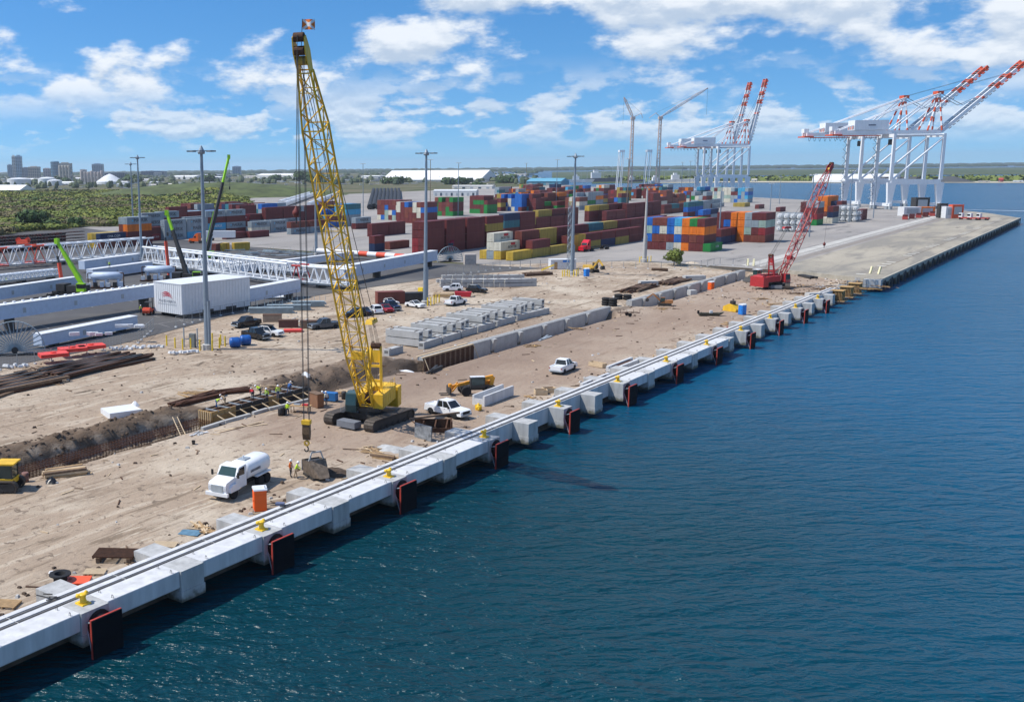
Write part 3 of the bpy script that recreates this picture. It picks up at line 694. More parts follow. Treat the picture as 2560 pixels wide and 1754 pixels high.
zc = ground(-14.8, 93.5)-.02
CR = Vector((-14.8, 93.55, zc))
crane, cUp, ctip = crawler_crane('crawler_crane', 'tall yellow lattice boom crawler crane standing on the dirt', CR, YEL, YEL, (.356, -.934), 23.2, 40.4, 8.4, 1.3, 5.9, 0.0, YEL,
    tip_len=3.4, hook=Vector((-6.3, 71.9, 3.9)), whip=Vector((-7.2, 71.9, 24.6)), mast_top=(-3.0, 7.4-zc+.2), spreader=(-1.0, 10.9-zc))
# flag on the boom head
tp = CR+(cUp @ ctip)
fb = MB().tube(tp+Vector((-.6, .9, -2.6)), tp+Vector((-.35, .95, 1.6)), .035, 5).build('flag_pole', DARK, crane); fb.matrix_parent_inverse = crane.matrix_world.inverted()
fb.location = -CR
FLO, FLW = M('flag_orange', (.85, .20, .03), .8, var=.05), M('flag_white', (.8, .78, .75), .8, var=.05)
def flag_pt(a, b):
    o = tp+Vector((-.36, .95, .7)); return o+Vector((RT.x, RT.y, 0))*(a*1.15)+Vector((0, 0, b*.9-.05*a))+Vector((FW.x, FW.y, 0))*(.12*math.sin(a*7))
fl = MB(); n = 10
for i in range(n):
    for j in range(n):
        a, b = (i+.5)/n, (j+.5)/n
        if abs(a-b) < .13 or abs(a+b-1) < .13: continue
        fl.quad(flag_pt(i/n, j/n), flag_pt((i+1)/n, j/n), flag_pt((i+1)/n, (j+1)/n), flag_pt(i/n, (j+1)/n))
o = fl.build('flag', FLO, crane); o.location = -CR
fl = MB()
for i in range(n):
    for j in range(n):
        a, b = (i+.5)/n, (j+.5)/n
        if not (abs(a-b) < .13 or abs(a+b-1) < .13): continue
        fl.quad(flag_pt(i/n, j/n), flag_pt((i+1)/n, j/n), flag_pt((i+1)/n, (j+1)/n), flag_pt(i/n, (j+1)/n))
o2 = fl.build('flag_cross', FLW, o)

zr = ground(-12.9, 257)-.02
crawler_crane('red_crawler_crane', 'red lattice boom crawler crane at the far end of the site', Vector((-13.2, 257.5, zr)), RED, RED, (.45, .89), 15.6, 28.6, 7.2, 1.1, 4.8, R(14), RED, tip_len=2.2,
    mast_top=(-2.6, 8.0), spreader=(2.0, 14.5), wide=1.7, scale=.95, whip=Vector((-6.3, 271, 9.0)))

# ---------------- ship to shore cranes ----------------
ORW = M('crane_orange', (.62, .09, .03), .5, var=.12)
def sts(label, base, boom_deg, group):
    t = thing('gantry_crane', label, 'gantry crane', base, math.atan2(.62, .785), group)
    G_, S_ = 30.5, 18.3
    for x in (0, G_):
        for y in (0, S_):
            mb = MB(); mb.prism([(x-1.0, 18.0), (x+1.0, 18.0), (x+.8, 46.0), (x-.8, 46.0)], 'y', y-.75, y+.75)
            lg = mb.build('leg', WHITE_C, t)
            s = 1 if x == 0 else -1
            mb = MB(); mb.prism([(x-2.2 if x == 0 else x-3.2, 16.5), (x+3.2 if x == 0 else x+2.2, 16.5), (x+1.2, 3.0), (x-1.2, 3.0)], 'y', y-.9, y+.9); mb.build('lower_leg', WHITE_C, lg)
            for dy in (-2.0, 2.0): MB().box(x, y+dy, 1.0, 1.4, 2.6, 1.9).build('bogie', GREYM, lg)
        MB().b2(x-.9, x+.9, -2.5, S_+2.5, 2.0, 3.8).build('sill_beam', WHITE_C, t)
        MB().b2(x-.7, x+.7, 0, S_, 44.0, 46.0).build('cross_beam', WHITE_C, t)
    for y in (0, S_):
        MB().b2(0, G_, y-.85, y+.85, 15.2, 18.2).build('portal_beam', WHITE_C, t)
        MB().tube((.8, y, 18.2), (G_-.6, y, 43.5), .62, 8).build('diagonal_brace', WHITE_C, t)
        MB().tube((0, y, 45.2), (G_, y, 45.2), .6, 8).build('upper_tie', WHITE_C, t)
    yc = S_/2
    for s in (-3.2, 3.2):
        MB().b2(-34, G_+1, yc+s-.6, yc+s+.6, 46.2, 48.4).build('girder', WHITE_C, t)
    for i in range(14): MB().b2(-33+i*4.8, -32.4+i*4.8, yc-2.6, yc+2.6, 46.6, 47.6).build('girder_tie', WHITE_C, t)
    hs_ = MB().b2(-22.5, -1.5, yc-4.2, yc+4.2, 48.6, 54.6).build('machinery_house', WHITE_C, t)
    for i in range(6): MB().b2(-22.56, -22.5, yc-3.8+i*1.3, yc-2.9+i*1.3, 49.0, 51.2).build('louvre', ORW if i % 2 else GREYM, hs_)
    MB().b2(-14, -9.5, yc-4.28, yc-4.2, 51.2, 52.0).build('name_mark', M('name_grey', (.12, .14, .2), .6), hs_)
    MB().b2(-36, -30, yc-5, yc+5, 45.4, 46.2).build('rear_platform', ORW, t)
    MB().b2(-35.2, -32, yc-2, yc+2, 48.4, 51.0).build('rear_cabinet', WHITE_C, t)
    for i in range(9):
        mb = MB(); x = -33+i*3.4
        pts = [(x+1.7*j/6, yc-3.6, 45.6-2.8*math.sin(math.pi*j/6)) for j in range(7)]
        for a, b in zip(pts, pts[1:]): mb.tube(a, b, .10, 4, cap=False)
        mb.build('festoon_cable', DARK, t)
    MB().b2(-32, -6, yc-3.9, yc-3.3, 44.9, 45.5).build('festoon_rail', ORW, t)
    MB().b2(2.0, 5.0, yc-1.6, yc+1.6, 39.5, 43.0).build('operator_cab', DARK, t)
    # stair tower on the landside leg
    mb = MB()
    for i in range(16):
        z = 4+i*2.6; s = 1 if i % 2 else -1
        mb.bar((-2.4-s*1.2, S_-.8, z), (-2.4+s*1.2, S_-.8, z+2.6), .5, .18); mb.b2(-4.0, -.9, S_-1.4, S_-.2, z+2.5, z+2.65)
    mb.build('stair', GREYM, t)
    # apex frame, banded
    ap = Vector((G_-1.0, yc, 70.5))
    for sy in (-5.2, 5.2):
        for fx in (G_-8.5, G_+.3):
            a = Vector((fx, yc+sy, 48.0)); b = ap+Vector((0, sy*.3, 0))
            for i in range(8): MB().tube(a.lerp(b, i/8), a.lerp(b, (i+1)/8), .55, 6).build('apex_leg', ORW if i % 2 == 0 else WHITE_C, t)
    MB().box(ap.x, ap.y, ap.z+.4, 3.6, 5.6, 1.8).build('apex_head', ORW, t)
    for sy in (-2.6, 2.6):
        MB().tube(ap+Vector((0, sy, 0)), (-31, yc+sy, 48.6), .36, 6).build('back_stay', WHITE_C, t)
        MB().tube(ap+Vector((0, sy, 0)), (2.4, yc+sy, 48.8), .42, 6).build('back_stay', WHITE_C, t)
    # boom raised on its hinge
    hg = Vector((G_+1.4, yc, 47.4)); a = R(boom_deg); d = Vector((math.cos(a), 0, math.sin(a))); w = Vector((-math.sin(a), 0, math.cos(a)))
    Lb = 64.0; ns = 16
    bands = {15: 1, 14: 1, 12: 1, 10: 1}
    for sy in (-3.0, 3.0):
        for i in range(ns):
            p, q = hg+d*(Lb*i/ns), hg+d*(Lb*(i+1)/ns); mt_ = ORW if i in bands else WHITE_C
            MB().bar(p+Vector((0, sy, 0)), q+Vector((0, sy, 0)), 1.15, 2.0).build('boom_girder', mt_, t)
    mb = MB()
    for i in range(ns*2+1):
        p = hg+d*(Lb*i/(ns*2)); mb.bar(p+Vector((0, -2.5, 0))+w*.6, p+Vector((0, 2.5, 0))+w*.6, .3)
        if i: mb.bar(hg+d*(Lb*(i-1)/(ns*2))+Vector((0, -2.5, 0))-w*.6, p+Vector((0, 2.5, 0))-w*.6, .22)
    mb.build('boom_bracing', GREYM, t)
    for i in range(20):
        p = hg+d*(4+i*3); MB().bar(p+Vector((0, -4.2, 0))-w*1.2, p+d*1.6+Vector((0, -4.2, 0))-w*1.2, .9, .5).build('boom_walkway', GREYM if i < 12 else ORW, t)
    for f_ in (.48, .80, .97):
        p = hg+d*Lb*f_; MB().box(p.x, p.y, p.z, 1.4, 8.2, 1.4).build('boom_cross_head', ORW, t)
    for sy in (-2.4, 2.4):
        m_ = hg+d*Lb*.30+w*4.5
        MB().tube(ap+Vector((0, sy, 0)), m_+Vector((0, sy, 0)), .22, 5).build('fore_stay', GREYM, t); MB().tube(m_+Vector((0, sy, 0)), hg+d*Lb*.47+Vector((0, sy, 0))+w*1.0, .22, 5).build('fore_stay', GREYM, t)
        MB().tube(ap+Vector((0, sy, .5)), hg+d*Lb*.80+Vector((0, sy, 0))+w*1.0, .10, 4).build('hoist_rope', ROPE, t)
    return t
D1 = Vector((-.62, .785, 0))
P1 = Vector((-69.8, 709.5, .02))
sts('white and orange gantry crane with slanted raised boom, nearer of the right hand pair', P1, 41, 'gantry cranes on the far berth')
sts('white and orange gantry crane with slanted raised boom, farther of the right hand pair', P1+D1*38, 41, 'gantry cranes on the far berth')
def at_depth(px, py, Z):
    d = FW*F+RT*(px-PX0)-UP*(py-877); return EYE+d*(Z/F)
Q = at_depth(1789, 500, 995); Q.z = .02
sts('white gantry crane with boom raised nearly upright, nearer of the middle pair', Q, 78, 'gantry cranes on the far berth')
sts('white gantry crane with boom raised nearly upright, farther of the middle pair', Q+D1*38, 78, 'gantry cranes on the far berth')
# harbour cranes far behind the container stacks
HB = M('harbour_crane_paint', (.62, .47, .40), .6, var=.15)
def harbour(label, px, py, Z, boom_px):
    b = at_depth(px, py, Z); b.z = 0
    t = thing('harbour_crane', label, 'harbour crane', b, YAW)
    top = 74*Z/1100
    ch, la = MB(), MB(); X, Y_ = Vector((1, 0, 0)), Vector((0, 1, 0))
    lattice(ch, la, [(Vector((6, 0, 0)), X, Y_, 2.0, 2.0), (Vector((6, 0, top)), X, Y_, 1.2, 1.2)], .38, .2, 5)
    m_ = ch.build('mast', HB, t); la.build('mast_lacing', HB, m_)
    MB().box(6, 0, top+1, 5, 4, 3).build('slew_house', HB, t)
    for s in (-9, -4.5):
        for y in (-3, 3): MB().tube((s*1.1-1, y, 0), (s+.6, y, 45), .5, 6).build('portal_leg', WHITE_C, t)
    MB().b2(-9.5, -3.0, -3.5, 3.5, 44.5, 47).build('portal_head', WHITE_C, t)
    e = Vector((boom_px[0], 0, top+boom_px[1])); s0 = Vector((6, 0, top+2)); ax = (e-s0).normalized(); w = ax.cross(Y_)
    ch, la = MB(), MB(); lattice(ch, la, [(s0, Y_, w, .5, .4), (s0.lerp(e, .2), Y_, w, 1.3, 1.2), (s0.lerp(e, .85), Y_, w, 1.1, 1.0), (e, Y_, w, .4, .3)], .26, .14, 4)
    bo = ch.build('boom', HB, t); la.build('boom_lacing', HB, bo)
    k = Vector((6-(6 if boom_px[0] > 6 else -10), 0, top+7)); MB().tube(s0, k, .35, 5).build('back_mast', HB, t); MB().tube(k, e, .10, 4).build('pendant', ROPE, t); MB().tube(k, (6+(-14 if boom_px[0] > 6 else 12), 0, top+1), .3, 5).build('back_mast', HB, t)
    MB().tube(e, e-Vector((0, 0, 32)), .1, 4).build('hoist_rope', ROPE, t)
    return t
harbour('slim far harbour crane with steep boom behind the container stacks', 1562, 486, 1250, (-6, 26))
harbour('slim far harbour crane with long boom leaning right behind the stacks', 1630, 486, 1250, (62, 36))
# =====================================================================
# CONTAINERS
# =====================================================================
CC = {'m': ('maroon', (.135, .026, .026)), 'r': ('red', (.26, .025, .03)), 'k': ('rust brown', (.17, .045, .03)), 'b': ('blue', (.015, .12, .42)), 'n': ('navy blue', (.012, .03, .085)),
      'o': ('orange', (.68, .17, .012)), 'g': ('grey', (.27, .32, .35)), 'w': ('cream', (.58, .55, .45)), 't': ('teal', (.03, .15, .18)), 'y': ('yellow', (.50, .34, .045)), 'v': ('olive yellow', (.34, .25, .05)),
      'G': ('green', (.015, .20, .04)), 'l': ('light blue', (.06, .34, .55)), 'e': ('pale green', (.30, .40, .34))}
CM = {k: M('container_'+n.replace(' ', '_'), c, .6, var=.22, scale=.7, streak=True) for k, (n, c) in CC.items()}
CW_, CH_ = 2.44, 2.72
def cont_mesh(L_):
    mb = MB(); w, h = CW_/2, CH_; n = int(L_/.55); d = .055
    ys = []
    for i in range(n):
        y0 = .12+(L_-.24)*i/n; st = (L_-.24)/n
        ys += [(y0, 0), (y0+st*.32, 0), (y0+st*.5, d), (y0+st*.82, d)]
    ys.append((L_-.12, 0))
    for s in (-1, 1):
        vs = []
        for y, dd in ys: vs += [(s*(w-.02-dd), y, .16), (s*(w-.02-dd), y, h-.1)]
        mb.add(vs, [(2*i, 2*i+2, 2*i+3, 2*i+1) if s > 0 else (2*i+1, 2*i+3, 2*i+2, 2*i) for i in range(len(ys)-1)])
        for z0, z1 in ((0, .17), (h-.11, h)): mb.b2(s*w-(.1 if s > 0 else 0), s*w+(0 if s > 0 else .1), .1, L_-.1, z0, z1)
        for y in (0, L_-.14): mb.b2(s*w-(.16 if s > 0 else 0), s*w+(0 if s > 0 else .16), y, y+.14, 0, h)
    mb.b2(-w+.05, w-.05, .06, L_-.06, h-.08, h-.02)
    mb.b2(-w+.05, w-.05, .06, L_-.06, .1, .16)
    for y in (.05, L_-.09): mb.b2(-w+.1, w-.1, y, y+.04, .1, h-.05)
    return mb.mesh('container', CM['m'])
C40, C20 = cont_mesh(12.19), cont_mesh(6.06)
def door_mesh():
    mb = MB()
    for x in (-.85, -.35, .35, .85): mb.b2(x-.035, x+.035, -.06, .05, .12, CH_-.12)
    for s in (-1, 1): mb.b2(s*.59-.5, s*.59+.5, -.005, .04, .16, CH_-.14)
    for z in (.9, 1.0): mb.b2(-.6, .6, -.07, -.02, z, z+.05)
    return mb.mesh('door', CM['m'])
DOOR = door_mesh()
TAGW = M('stencil_white', (.7, .7, .68), .7, var=.1); TAGK = M('stencil_black', (.03, .03, .04), .7, var=.1); TAGB = M('stencil_star', (.1, .42, .62), .7, var=.1); TAGR = M('stencil_red', (.45, .03, .04), .7)
SIDE = Matrix(((0, 0, 1, 0), (1, 0, 0, 0), (0, 1, 0, 0), (0, 0, 0, 1)))
def lettering(parent, word, mat, y, z, size, x=CW_/2+.012):
    o = link('lettering', text_mesh(word, mat), parent); o.matrix_local = Matrix.Translation((x, y, z)) @ SIDE @ Matrix.Diagonal((size, size, 1, 1)); return o
NCONT = 0; SPECS = []; BYLABEL = {}; LATER = []
def container(x, y, z, code, label, L_=12.19, rz=0.0, doors=True, word=None, group='shipping containers in the yard'):
    SPECS.append((x, y, z, code, label, L_, rz, doors, word, group))
def make_container(x, y, z, code, label, L_, rz, doors, word, group):
    global NCONT
    nm = 'shipping_container'
    o = link(nm, C40 if L_ > 10 else C20); setmat(o, CM[code]); o.location = (x-CW_/2, y, z); o.rotation_euler = (0, 0, rz)
    tag(o, label, 'container', group); NCONT += 1; BYLABEL[label] = o
    if doors:
        d = link('door', DOOR, o); setmat(d, CM[code]); d.location = (0, -.0, 0)
    if word:
        wd, mt, sz = word; lettering(o, wd, mt, L_*.56, CH_*.52, sz)
        if wd == 'MAERSK':
            s = MB(); k = 8
            s.add([(CW_/2+.02, L_*.56-4.1+(.55 if i % 2 else .22)*math.sin(math.pi*i/k), CH_*.52+(.55 if i % 2 else .22)*math.cos(math.pi*i/k)) for i in range(2*k)], [tuple(range(2*k))])
            s.build('star_mark', TAGB, o)
    return o
TW = ['ground', 'second', 'third', 'fourth', 'fifth']
WORDS = {'g': ('MAERSK', TAGK, 1.9), 'l': ('MAERSK', TAGW, 1.7), 'r': ('HAMBURG SUD', TAGW, 1.0)}
def block(desc, corner, grid, doors=True, L_=12.19, pitch=2.54, words=False, rows=1):
    "stack seen end on: grid[tier][column], columns listed from left to right; corner = near right foot"
    for ti, tier in enumerate(grid):
        n = len(tier)
        for ci, code in enumerate(tier):
            if code in (None, '-'): continue
            x = corner.x-(n-1-ci)*pitch
            for r_ in range(rows):
                rw = '' if rows == 1 else f' {ORD[r_]} row'
                container(x, corner.y+r_*12.6, corner.z+ti*CH_, code, f'{CC[code][0]} box, {TW[ti]} tier, {ORD[ci]} column{rw}, {desc}', L_, 0, doors and r_ == 0, WORDS.get(code) if words and ci == n-1 else None)
def row(desc, corner, seq, doors=True, words=False, gap=.45, L_=12.19):
    "stacks one behind the other along the quay direction: seq[position] = tiers from the ground up"
    for pi, tiers in enumerate(seq):
        for ti, code in enumerate(tiers):
            if code == '-': continue
            container(corner.x, corner.y+pi*(L_+gap), corner.z+ti*CH_, code, f'{CC[code][0]} box, {TW[ti]} tier, {ORD[pi]} stack, {desc}', L_, 0, doors and pi == 0, WORDS.get(code) if words else None)
c1 = lambda x, y: at(1560+x/5.81, 500+y/5.81)+Vector((0, 0, .015))
c2 = lambda x, y: at(1000+x/5.81, 520+y/5.81)+Vector((0, 0, .015))
c3 = lambda x, y: at(1380+x/7.2625, 500+y/7.2625)+Vector((0, 0, .015))
c6 = lambda x, y: at(1240+x/3.228, 440+y/3.228)+Vector((0, 0, .015))
cL = lambda x, y: at(x/5.81, 430+y/5.81)+Vector((0, 0, .015))
cM = lambda x, y: at(380+x/5.81, 480+y/5.81)+Vector((0, 0, .015))
cC = lambda x, y: at(640+x/3.631, 380+y/3.631)+Vector((0, 0, .015))
cR = lambda x, y: at(1800+x/4.974, 380+y/4.974)+Vector((0, 0, .015))
# the two blocks nearest the site, seen from their door ends
block('blue and orange block behind the bush', c1(1150, 752), ['mmmgwomm', 'bkkmbmkm', 'ebwbwooo', 'bkkbloGm'])
row('green box beside the blue and orange block', c1(1250, 758), ['G'])
LATER.append(('green box, ground tier, first stack', 'CHINA', TAGW, 7.0, 1.5, 1.1))
block('mostly orange block farther right', c1(2040, 622), ['mmkokkk', 'mmmoemr', 'mboogge', 'mmoogmm'])
row('dark pair between the two front blocks', c1(1400, 648), ['nm', 'nm'])
# long rows left of the concrete pole
row('front long row with the yellow end', c3(320, 945), ['yy', 'vm', 'nm', 'vm', 'mm'])
q = c2(1460, 755)
block('yellow and cream cluster by the asphalt', q, ['ygy', '-ww', '-w-'])
for lb_ in ('cream box, second tier, third column, yellow and cream cluster by the asphalt', 'cream box, third tier, second column, yellow and cream cluster by the asphalt'):
    LATER.append((lb_, 'IRONTYRE', TAGK, 7.4, .95, 1.15))
row('yellow row in front of the cream cluster', c2(1640, 768), ['y', 'vm', 'v', 'vm'])
row('second long row behind the cream cluster', Vector((q.x, q.y+13.4, q.z)), ['mmk', 'mvv', 'mmm', 'mmm', 'mvt', 'mmv', 'mmm', 'mmm', 'mmm', 'mmm'])
q = c2(355, 682)
row('right column of the tall maroon block', q, ['mmmm', 'mmmm', 'mmmm', 'mmvm'], gap=1.3)
row('left column of the tall maroon block', Vector((q.x-2.56, q.y, q.z)), ['rrmm', 'mmmm', 'mmmm'], gap=1.3)
row('blue over teal row behind the maroon block', c2(1510, 505), ['mmtn', 'mmmm'])
row('olive topped row in the middle of the yard', c2(1760, 462), ['mmv', 'mmm', 'mmm', 'mmm'])
row('yellow topped row behind the lamp mast', c2(2000, 425), ['mmmv', 'mmmm', 'mmmk'])
row('yellow stepped row beyond the lamp mast', c3(665, 395), ['mmy', 'mmv', 'mmm', 'mmm'])
row('tall dark maroon row near the concrete pole', c3(1345, 345), ['mmm', 'mmm', 'mmm', 'mmm'])
row('low maroon row before the dark row', c3(985, 395), ['mm', 'mm'])
row('grey topped row behind the front block', c1(580, 205), ['km', 'kt', 'mm'])
row('teal row behind the front block', c1(920, 250), ['mbt', 'bbt', 'ngg'])
row('blue and red pair behind the front block', c1(1140, 300), ['mb', 'gn'])
# left: the grey lettered stacks before the mangrove
q = cL(1465, 1112)
row('navy lettered pair at the far left', q, ['kn'])
LATER.append(('navy blue box, second tier, first stack, navy lettered', 'CMA CGM', TAGW, 6.4, 1.5, 1.3))
block('yellow pair beside the navy box', Vector((q.x-2.6, q.y, q.z)), ['vy', 'yv'])
block('grey lettered stack behind the navy box', Vector((q.x, q.y+13, q.z)), ['mmm', 'mkm', '-ko', '-gg'], words=True)
block('grey lettered stack left of the tall masts', cL(2036, 1012), ['r', 'm'], words=True)
block('grey topped stack behind the red pair', cL(2075, 985), ['ll', 'gm', 'gg', '-g'], words=True)
row('four high stack beside the black boom', cM(100, 660), ['ggmg'], words=True)
row('grey three high row right of the black boom', cM(190, 700), ['ggg', 'lgg'], words=True)
row('grey row with light blue box', cM(480, 640), ['mlg', 'mlg'], words=True)
row('grey and light blue four high row', cM(790, 645), ['glmg', 'mgmg'], words=True)
row('red topped stack in the left group', cM(1150, 605), ['gmr', 'mgm'], words=True)
row('low maroon box behind the orange truck', cM(1080, 690), ['m'])
row('low maroon box right of the white trailer', cM(1420, 668), ['m'])
row('pale two high pair in the left group', cM(1450, 612), ['wg', 'gg'], words=True)
row('low red lettered box in the left group', cM(1725, 578), ['r'], words=True)
row('four high maroon stack over grey', cM(1655, 572), ['mgmm', 'mgmm'], words=True)
row('grey topped stack left of the crane boom', cM(1975, 545), ['mmmg', 'mmmm'], words=True)
row('rust over grey row left of the crane boom', cM(2020, 618), ['gk', 'gk'], words=True)
row('grey over maroon pair right of the crane boom', cC(905, 702), ['mg'], words=True)
row('two high maroon pair before the coloured blocks', cC(1052, 770), ['mm', 'mm'])
row('short maroon over navy pair', cC(1076, 906), ['nm'], L_=6.06)
row('low rust box beside the short pair', cC(1216, 886), ['k'])
row('light blue box seen through the crane boom', cC(640, 640), ['gl', 'ml'], words=True)
# far coloured blocks
FAR = {}
def rblock(desc, corner, ncol, ntier, pal, rows=1, seed=0, doors=False):
    rr = random.Random(seed+ncol*7+int(corner.x))
    if seed >= 1:
        for ti in range(ntier):
            for ci in range(ncol):
                if ti == ntier-1 and rr.random() < .2: continue
                x = corner.x-ci*2.54; FAR.setdefault(rr.choice(pal), MB()).b2(x-CW_, x, corner.y, corner.y+12.19, corner.z+ti*CH_+.03, corner.z+(ti+1)*CH_-.03)
        return
    block(desc, corner, [''.join(rr.choice(pal) for _ in range(ncol)) for _ in range(ntier)], doors, rows=rows)
rblock('speckled block left of the tall mast', cC(1302, 620), 6, 4, 'mmbewk', 1, 1)
rblock('speckled block behind the tall mast', cC(1530, 650), 7, 4, 'mmmbwk', 1, 2)
rblock('green and red block', cC(1785, 583), 5, 4, 'mGmGk', 1, 3)
rblock('green and red block farther right', cC(2098, 560), 5, 4, 'GmGmm', 1, 4)
rblock('cream and blue block in the mid yard', c6(205, 285), 6, 4, 'wbbmb', 1, 5)
row('green pair in the mid yard', c6(293, 276), ['GG'])
rblock('red block with pale marks', c6(800, 206), 4, 3, 'mmk', 1, 6)
rblock('red block behind the wooden pole', c6(970, 195), 3, 3, 'mmr', 1, 7)
rblock('back block at the left of the yard', c6(100, 152), 4, 3, 'mmmn', 1, 8)
rblock('back maroon block', c6(330, 155), 5, 3, 'mmvw', 1, 9)
rblock('back narrow stack by a far mast', c6(470, 200), 2, 5, 'wmn', 1, 10)
rblock('back mixed block by a far mast', c6(600, 192), 5, 4, 'bowmly', 1, 11)
rblock('back mixed block in the centre', c6(1130, 183), 4, 3, 'mlmk', 1, 12)
rblock('back dark mixed block', c6(1385, 165), 7, 4, 'mngbte', 1, 13)
rblock('back orange stack', c6(1545, 205), 3, 4, 'oomk', 1, 14)
row('long blue row near the far cranes', c6(1640, 200), ['twtl', 'nbnb'])
rblock('blue pair before the dark block', c6(1440, 215), 2, 2, 'bb', 1, 16)
rblock('white ended block near the far cranes', c6(1890, 212), 6, 4, 'wgmwwe', 1, 17)
rblock('mixed block at the edge of the far berth', c6(2030, 216), 5, 4, 'mgbmgl', 1, 18)
rblock('three low yellow boxes on the open yard', c6(2005, 250), 3, 1, 'v', 1, 19)
rblock('maroon pair on the open yard', c6(2120, 266), 2, 1, 'm', 1, 20)
rblock('far maroon row behind the blue shed', c6(640, 120), 6, 2, 'mmnk', 1, 21)
rblock('far maroon row left of the shed', c6(300, 118), 6, 2, 'mwmk', 1, 22)
rblock('far row before the harbour cranes', c6(930, 110), 7, 2, 'mmbg', 1, 23)
rblock('far row beside the harbour cranes', c6(1400, 108), 6, 2, 'nmbg', 1, 24)
rblock('lone maroon box on the open yard', cR(745, 745), 1, 1, 'm')
rblock('lone maroon box nearer the front', cR(800, 840), 1, 1, 'm')
block('grey topped block beside the white tanks', cR(1198, 916), ['kmG', 'rmr', 'mrm', 'mgg'])
block('tall orange block under the gantry crane', cR(1322, 805), ['mk', 'oo', 'oo', 'oo'], rows=2)
block('navy and red block before the orange block', cR(1500, 800), ['nmk', 'nnk', 'nnm'], doors=False)
block('cream and navy pair beside the far tanks', cR(1392, 890), ['ww', '-n', '-m'])
block('maroon boxes beside the far tanks', cR(1760, 850), ['mm', '-m'], doors=False)
# skewed damaged yellow boxes
for i, (px, py, a, code, lb) in enumerate(((1010, 866, .32, 'y', 'yellow container set askew, left of the two damaged ones'), (1215, 850, -.42, 'y', 'yellow container set askew, right of the two damaged ones'), (925, 872, .1, 'k', 'rust container lying beside the askew yellow ones'))):
    p = cM(px, py); container(p.x, p.y, p.z, code, lb, 6.06, a, True)
# ISO tanks: white vessels in frames
TANK = M('tank_white', (.72, .72, .70), .45, var=.08)
def tank_proto():
    t = thing('tank_container', 'x', 'tank container', (0, 0, 0), 0, 'white tank containers stacked in frames')
    MB().lathe([(.2, .30), (.8, .36), (1.06, .62), (1.06, 5.44), (.8, 5.7), (.2, 5.76)], cz=1.30, n=14, axis='y').build('vessel', TANK, t, True)
    f_ = MB()
    for y in (.07, 5.99):
        for x in (-1.15, 1.15): f_.b2(x-.07, x+.07, y-.07, y+.07, 0, 2.6)
        for z in (.07, 2.53): f_.b2(-1.1, 1.1, y-.06, y+.06, z-.07, z+.07)
    for x in (-1.15, 1.15):
        for z in (.07, 2.53): f_.b2(x-.06, x+.06, .1, 5.96, z-.06, z+.06)
    f_.build('frame', GREYM, t)
    MB().lathe([(.28, .24), (.28, .34)], cz=1.3, n=10, axis='y').build('manhole', GREYM, t)
    return t
tk = tank_proto(); used = False
for desc, cn, ncol, nrow in (('nearer tank stack', cR(1000, 1000), 4, 3), ('farther tank stack', cR(1690, 872), 4, 3)):
    for r_ in range(2):
        for ti in range(3):
            for ci in range(ncol):
                if (ti == 2 and ci == 0 and r_ == 1): continue
                lb = f'white tank, {TW[ti]} tier, {ORD[ci]} column from right, {"front" if r_ == 0 else "back"} row, {desc}'
                loc = (cn.x-1.22-ci*2.6, cn.y+r_*6.6, cn.z+ti*2.62)
                if not used: tk.location = loc; tk['label'] = lb; used = True
                else: dup(tk, loc, None, lb)
rr = random.Random(77)
for i in range(46):
    px = rr.uniform(1235, 1840); py = rr.uniform(486, 530); c = at(px, py); c.z = .015
    nc, nr = rr.randint(2, 5), rr.randint(1, 3); base_ = rr.choice('mmmmmvkbgn')
    for r_ in range(nr):
        nt = rr.randint(2, 4)
        for ci in range(nc):
            for ti in range(nt-(rr.random() < .3)):
                code = base_ if rr.random() < .6 else rr.choice('mmmkvbwgotG'); x, y = c.x-ci*2.54, c.y+r_*12.6
                FAR.setdefault(code, MB()).b2(x-CW_, x, y, y+12.19, .015+ti*CH_+.03, .015+(ti+1)*CH_-.03)
for i in range(26):
    px = rr.uniform(400, 880); c = at(px, rr.uniform(552, 582)); c.z = .015
    for r_ in range(rr.randint(1, 2)):
        nt = rr.randint(2, 4)
        for ci in range(rr.randint(1, 3)):
            for ti in range(nt):
                code = rr.choice('ggmmlnbkgtm'); x, y = c.x-ci*2.54, c.y+r_*12.6
                FAR.setdefault(code, MB()).b2(x-CW_, x, y, y+12.19, .015+ti*CH_+.03, .015+(ti+1)*CH_-.03)
# boxes hidden behind others, and the least visible beyond 300, join the distant mass
from mathutils.bvhtree import BVHTree
bx_ = MB()
for (x, y, z, code, label, L_, rz, *_r) in SPECS:
    if rz == 0: bx_.b2(x-CW_+.02, x-.02, y+.02, y+L_-.02, z+.02, z+CH_-.02)
for mb in FAR.values(): k = len(bx_.v); bx_.v += mb.v; bx_.f += [tuple(a+k for a in f) for f in mb.f]
bvh = BVHTree.FromPolygons([Vector(v_) for v_ in bx_.v], bx_.f); rank = []
for sp_ in SPECS:
    x, y, z, L_ = sp_[0], sp_[1], sp_[2], sp_[5]; hit = 0; cx_ = x-CW_/2
    for lx, ly, lz in [(q_, -.12, z_) for q_ in (-.9, 0, .9) for z_ in (.5, 1.4, 2.3)]+[(1.3, L_*f_, z_) for f_ in (.08, .25, .42, .6, .77, .92) for z_ in (.6, 1.4, 2.2)]+[(q_, L_*f_, 2.85) for q_ in (-.8, .8) for f_ in (.2, .5, .8)]:
        d = Vector((cx_+lx, y+ly, z+lz))-EYE
        if bvh.ray_cast(EYE, d.normalized(), d.length-.02)[0] is None: hit += 1
    rank.append((1e9 if sp_[6] else hit/((Vector((x, y, z))-EYE).length**2), hit, sp_))
rank.sort(key=lambda r: -r[0])
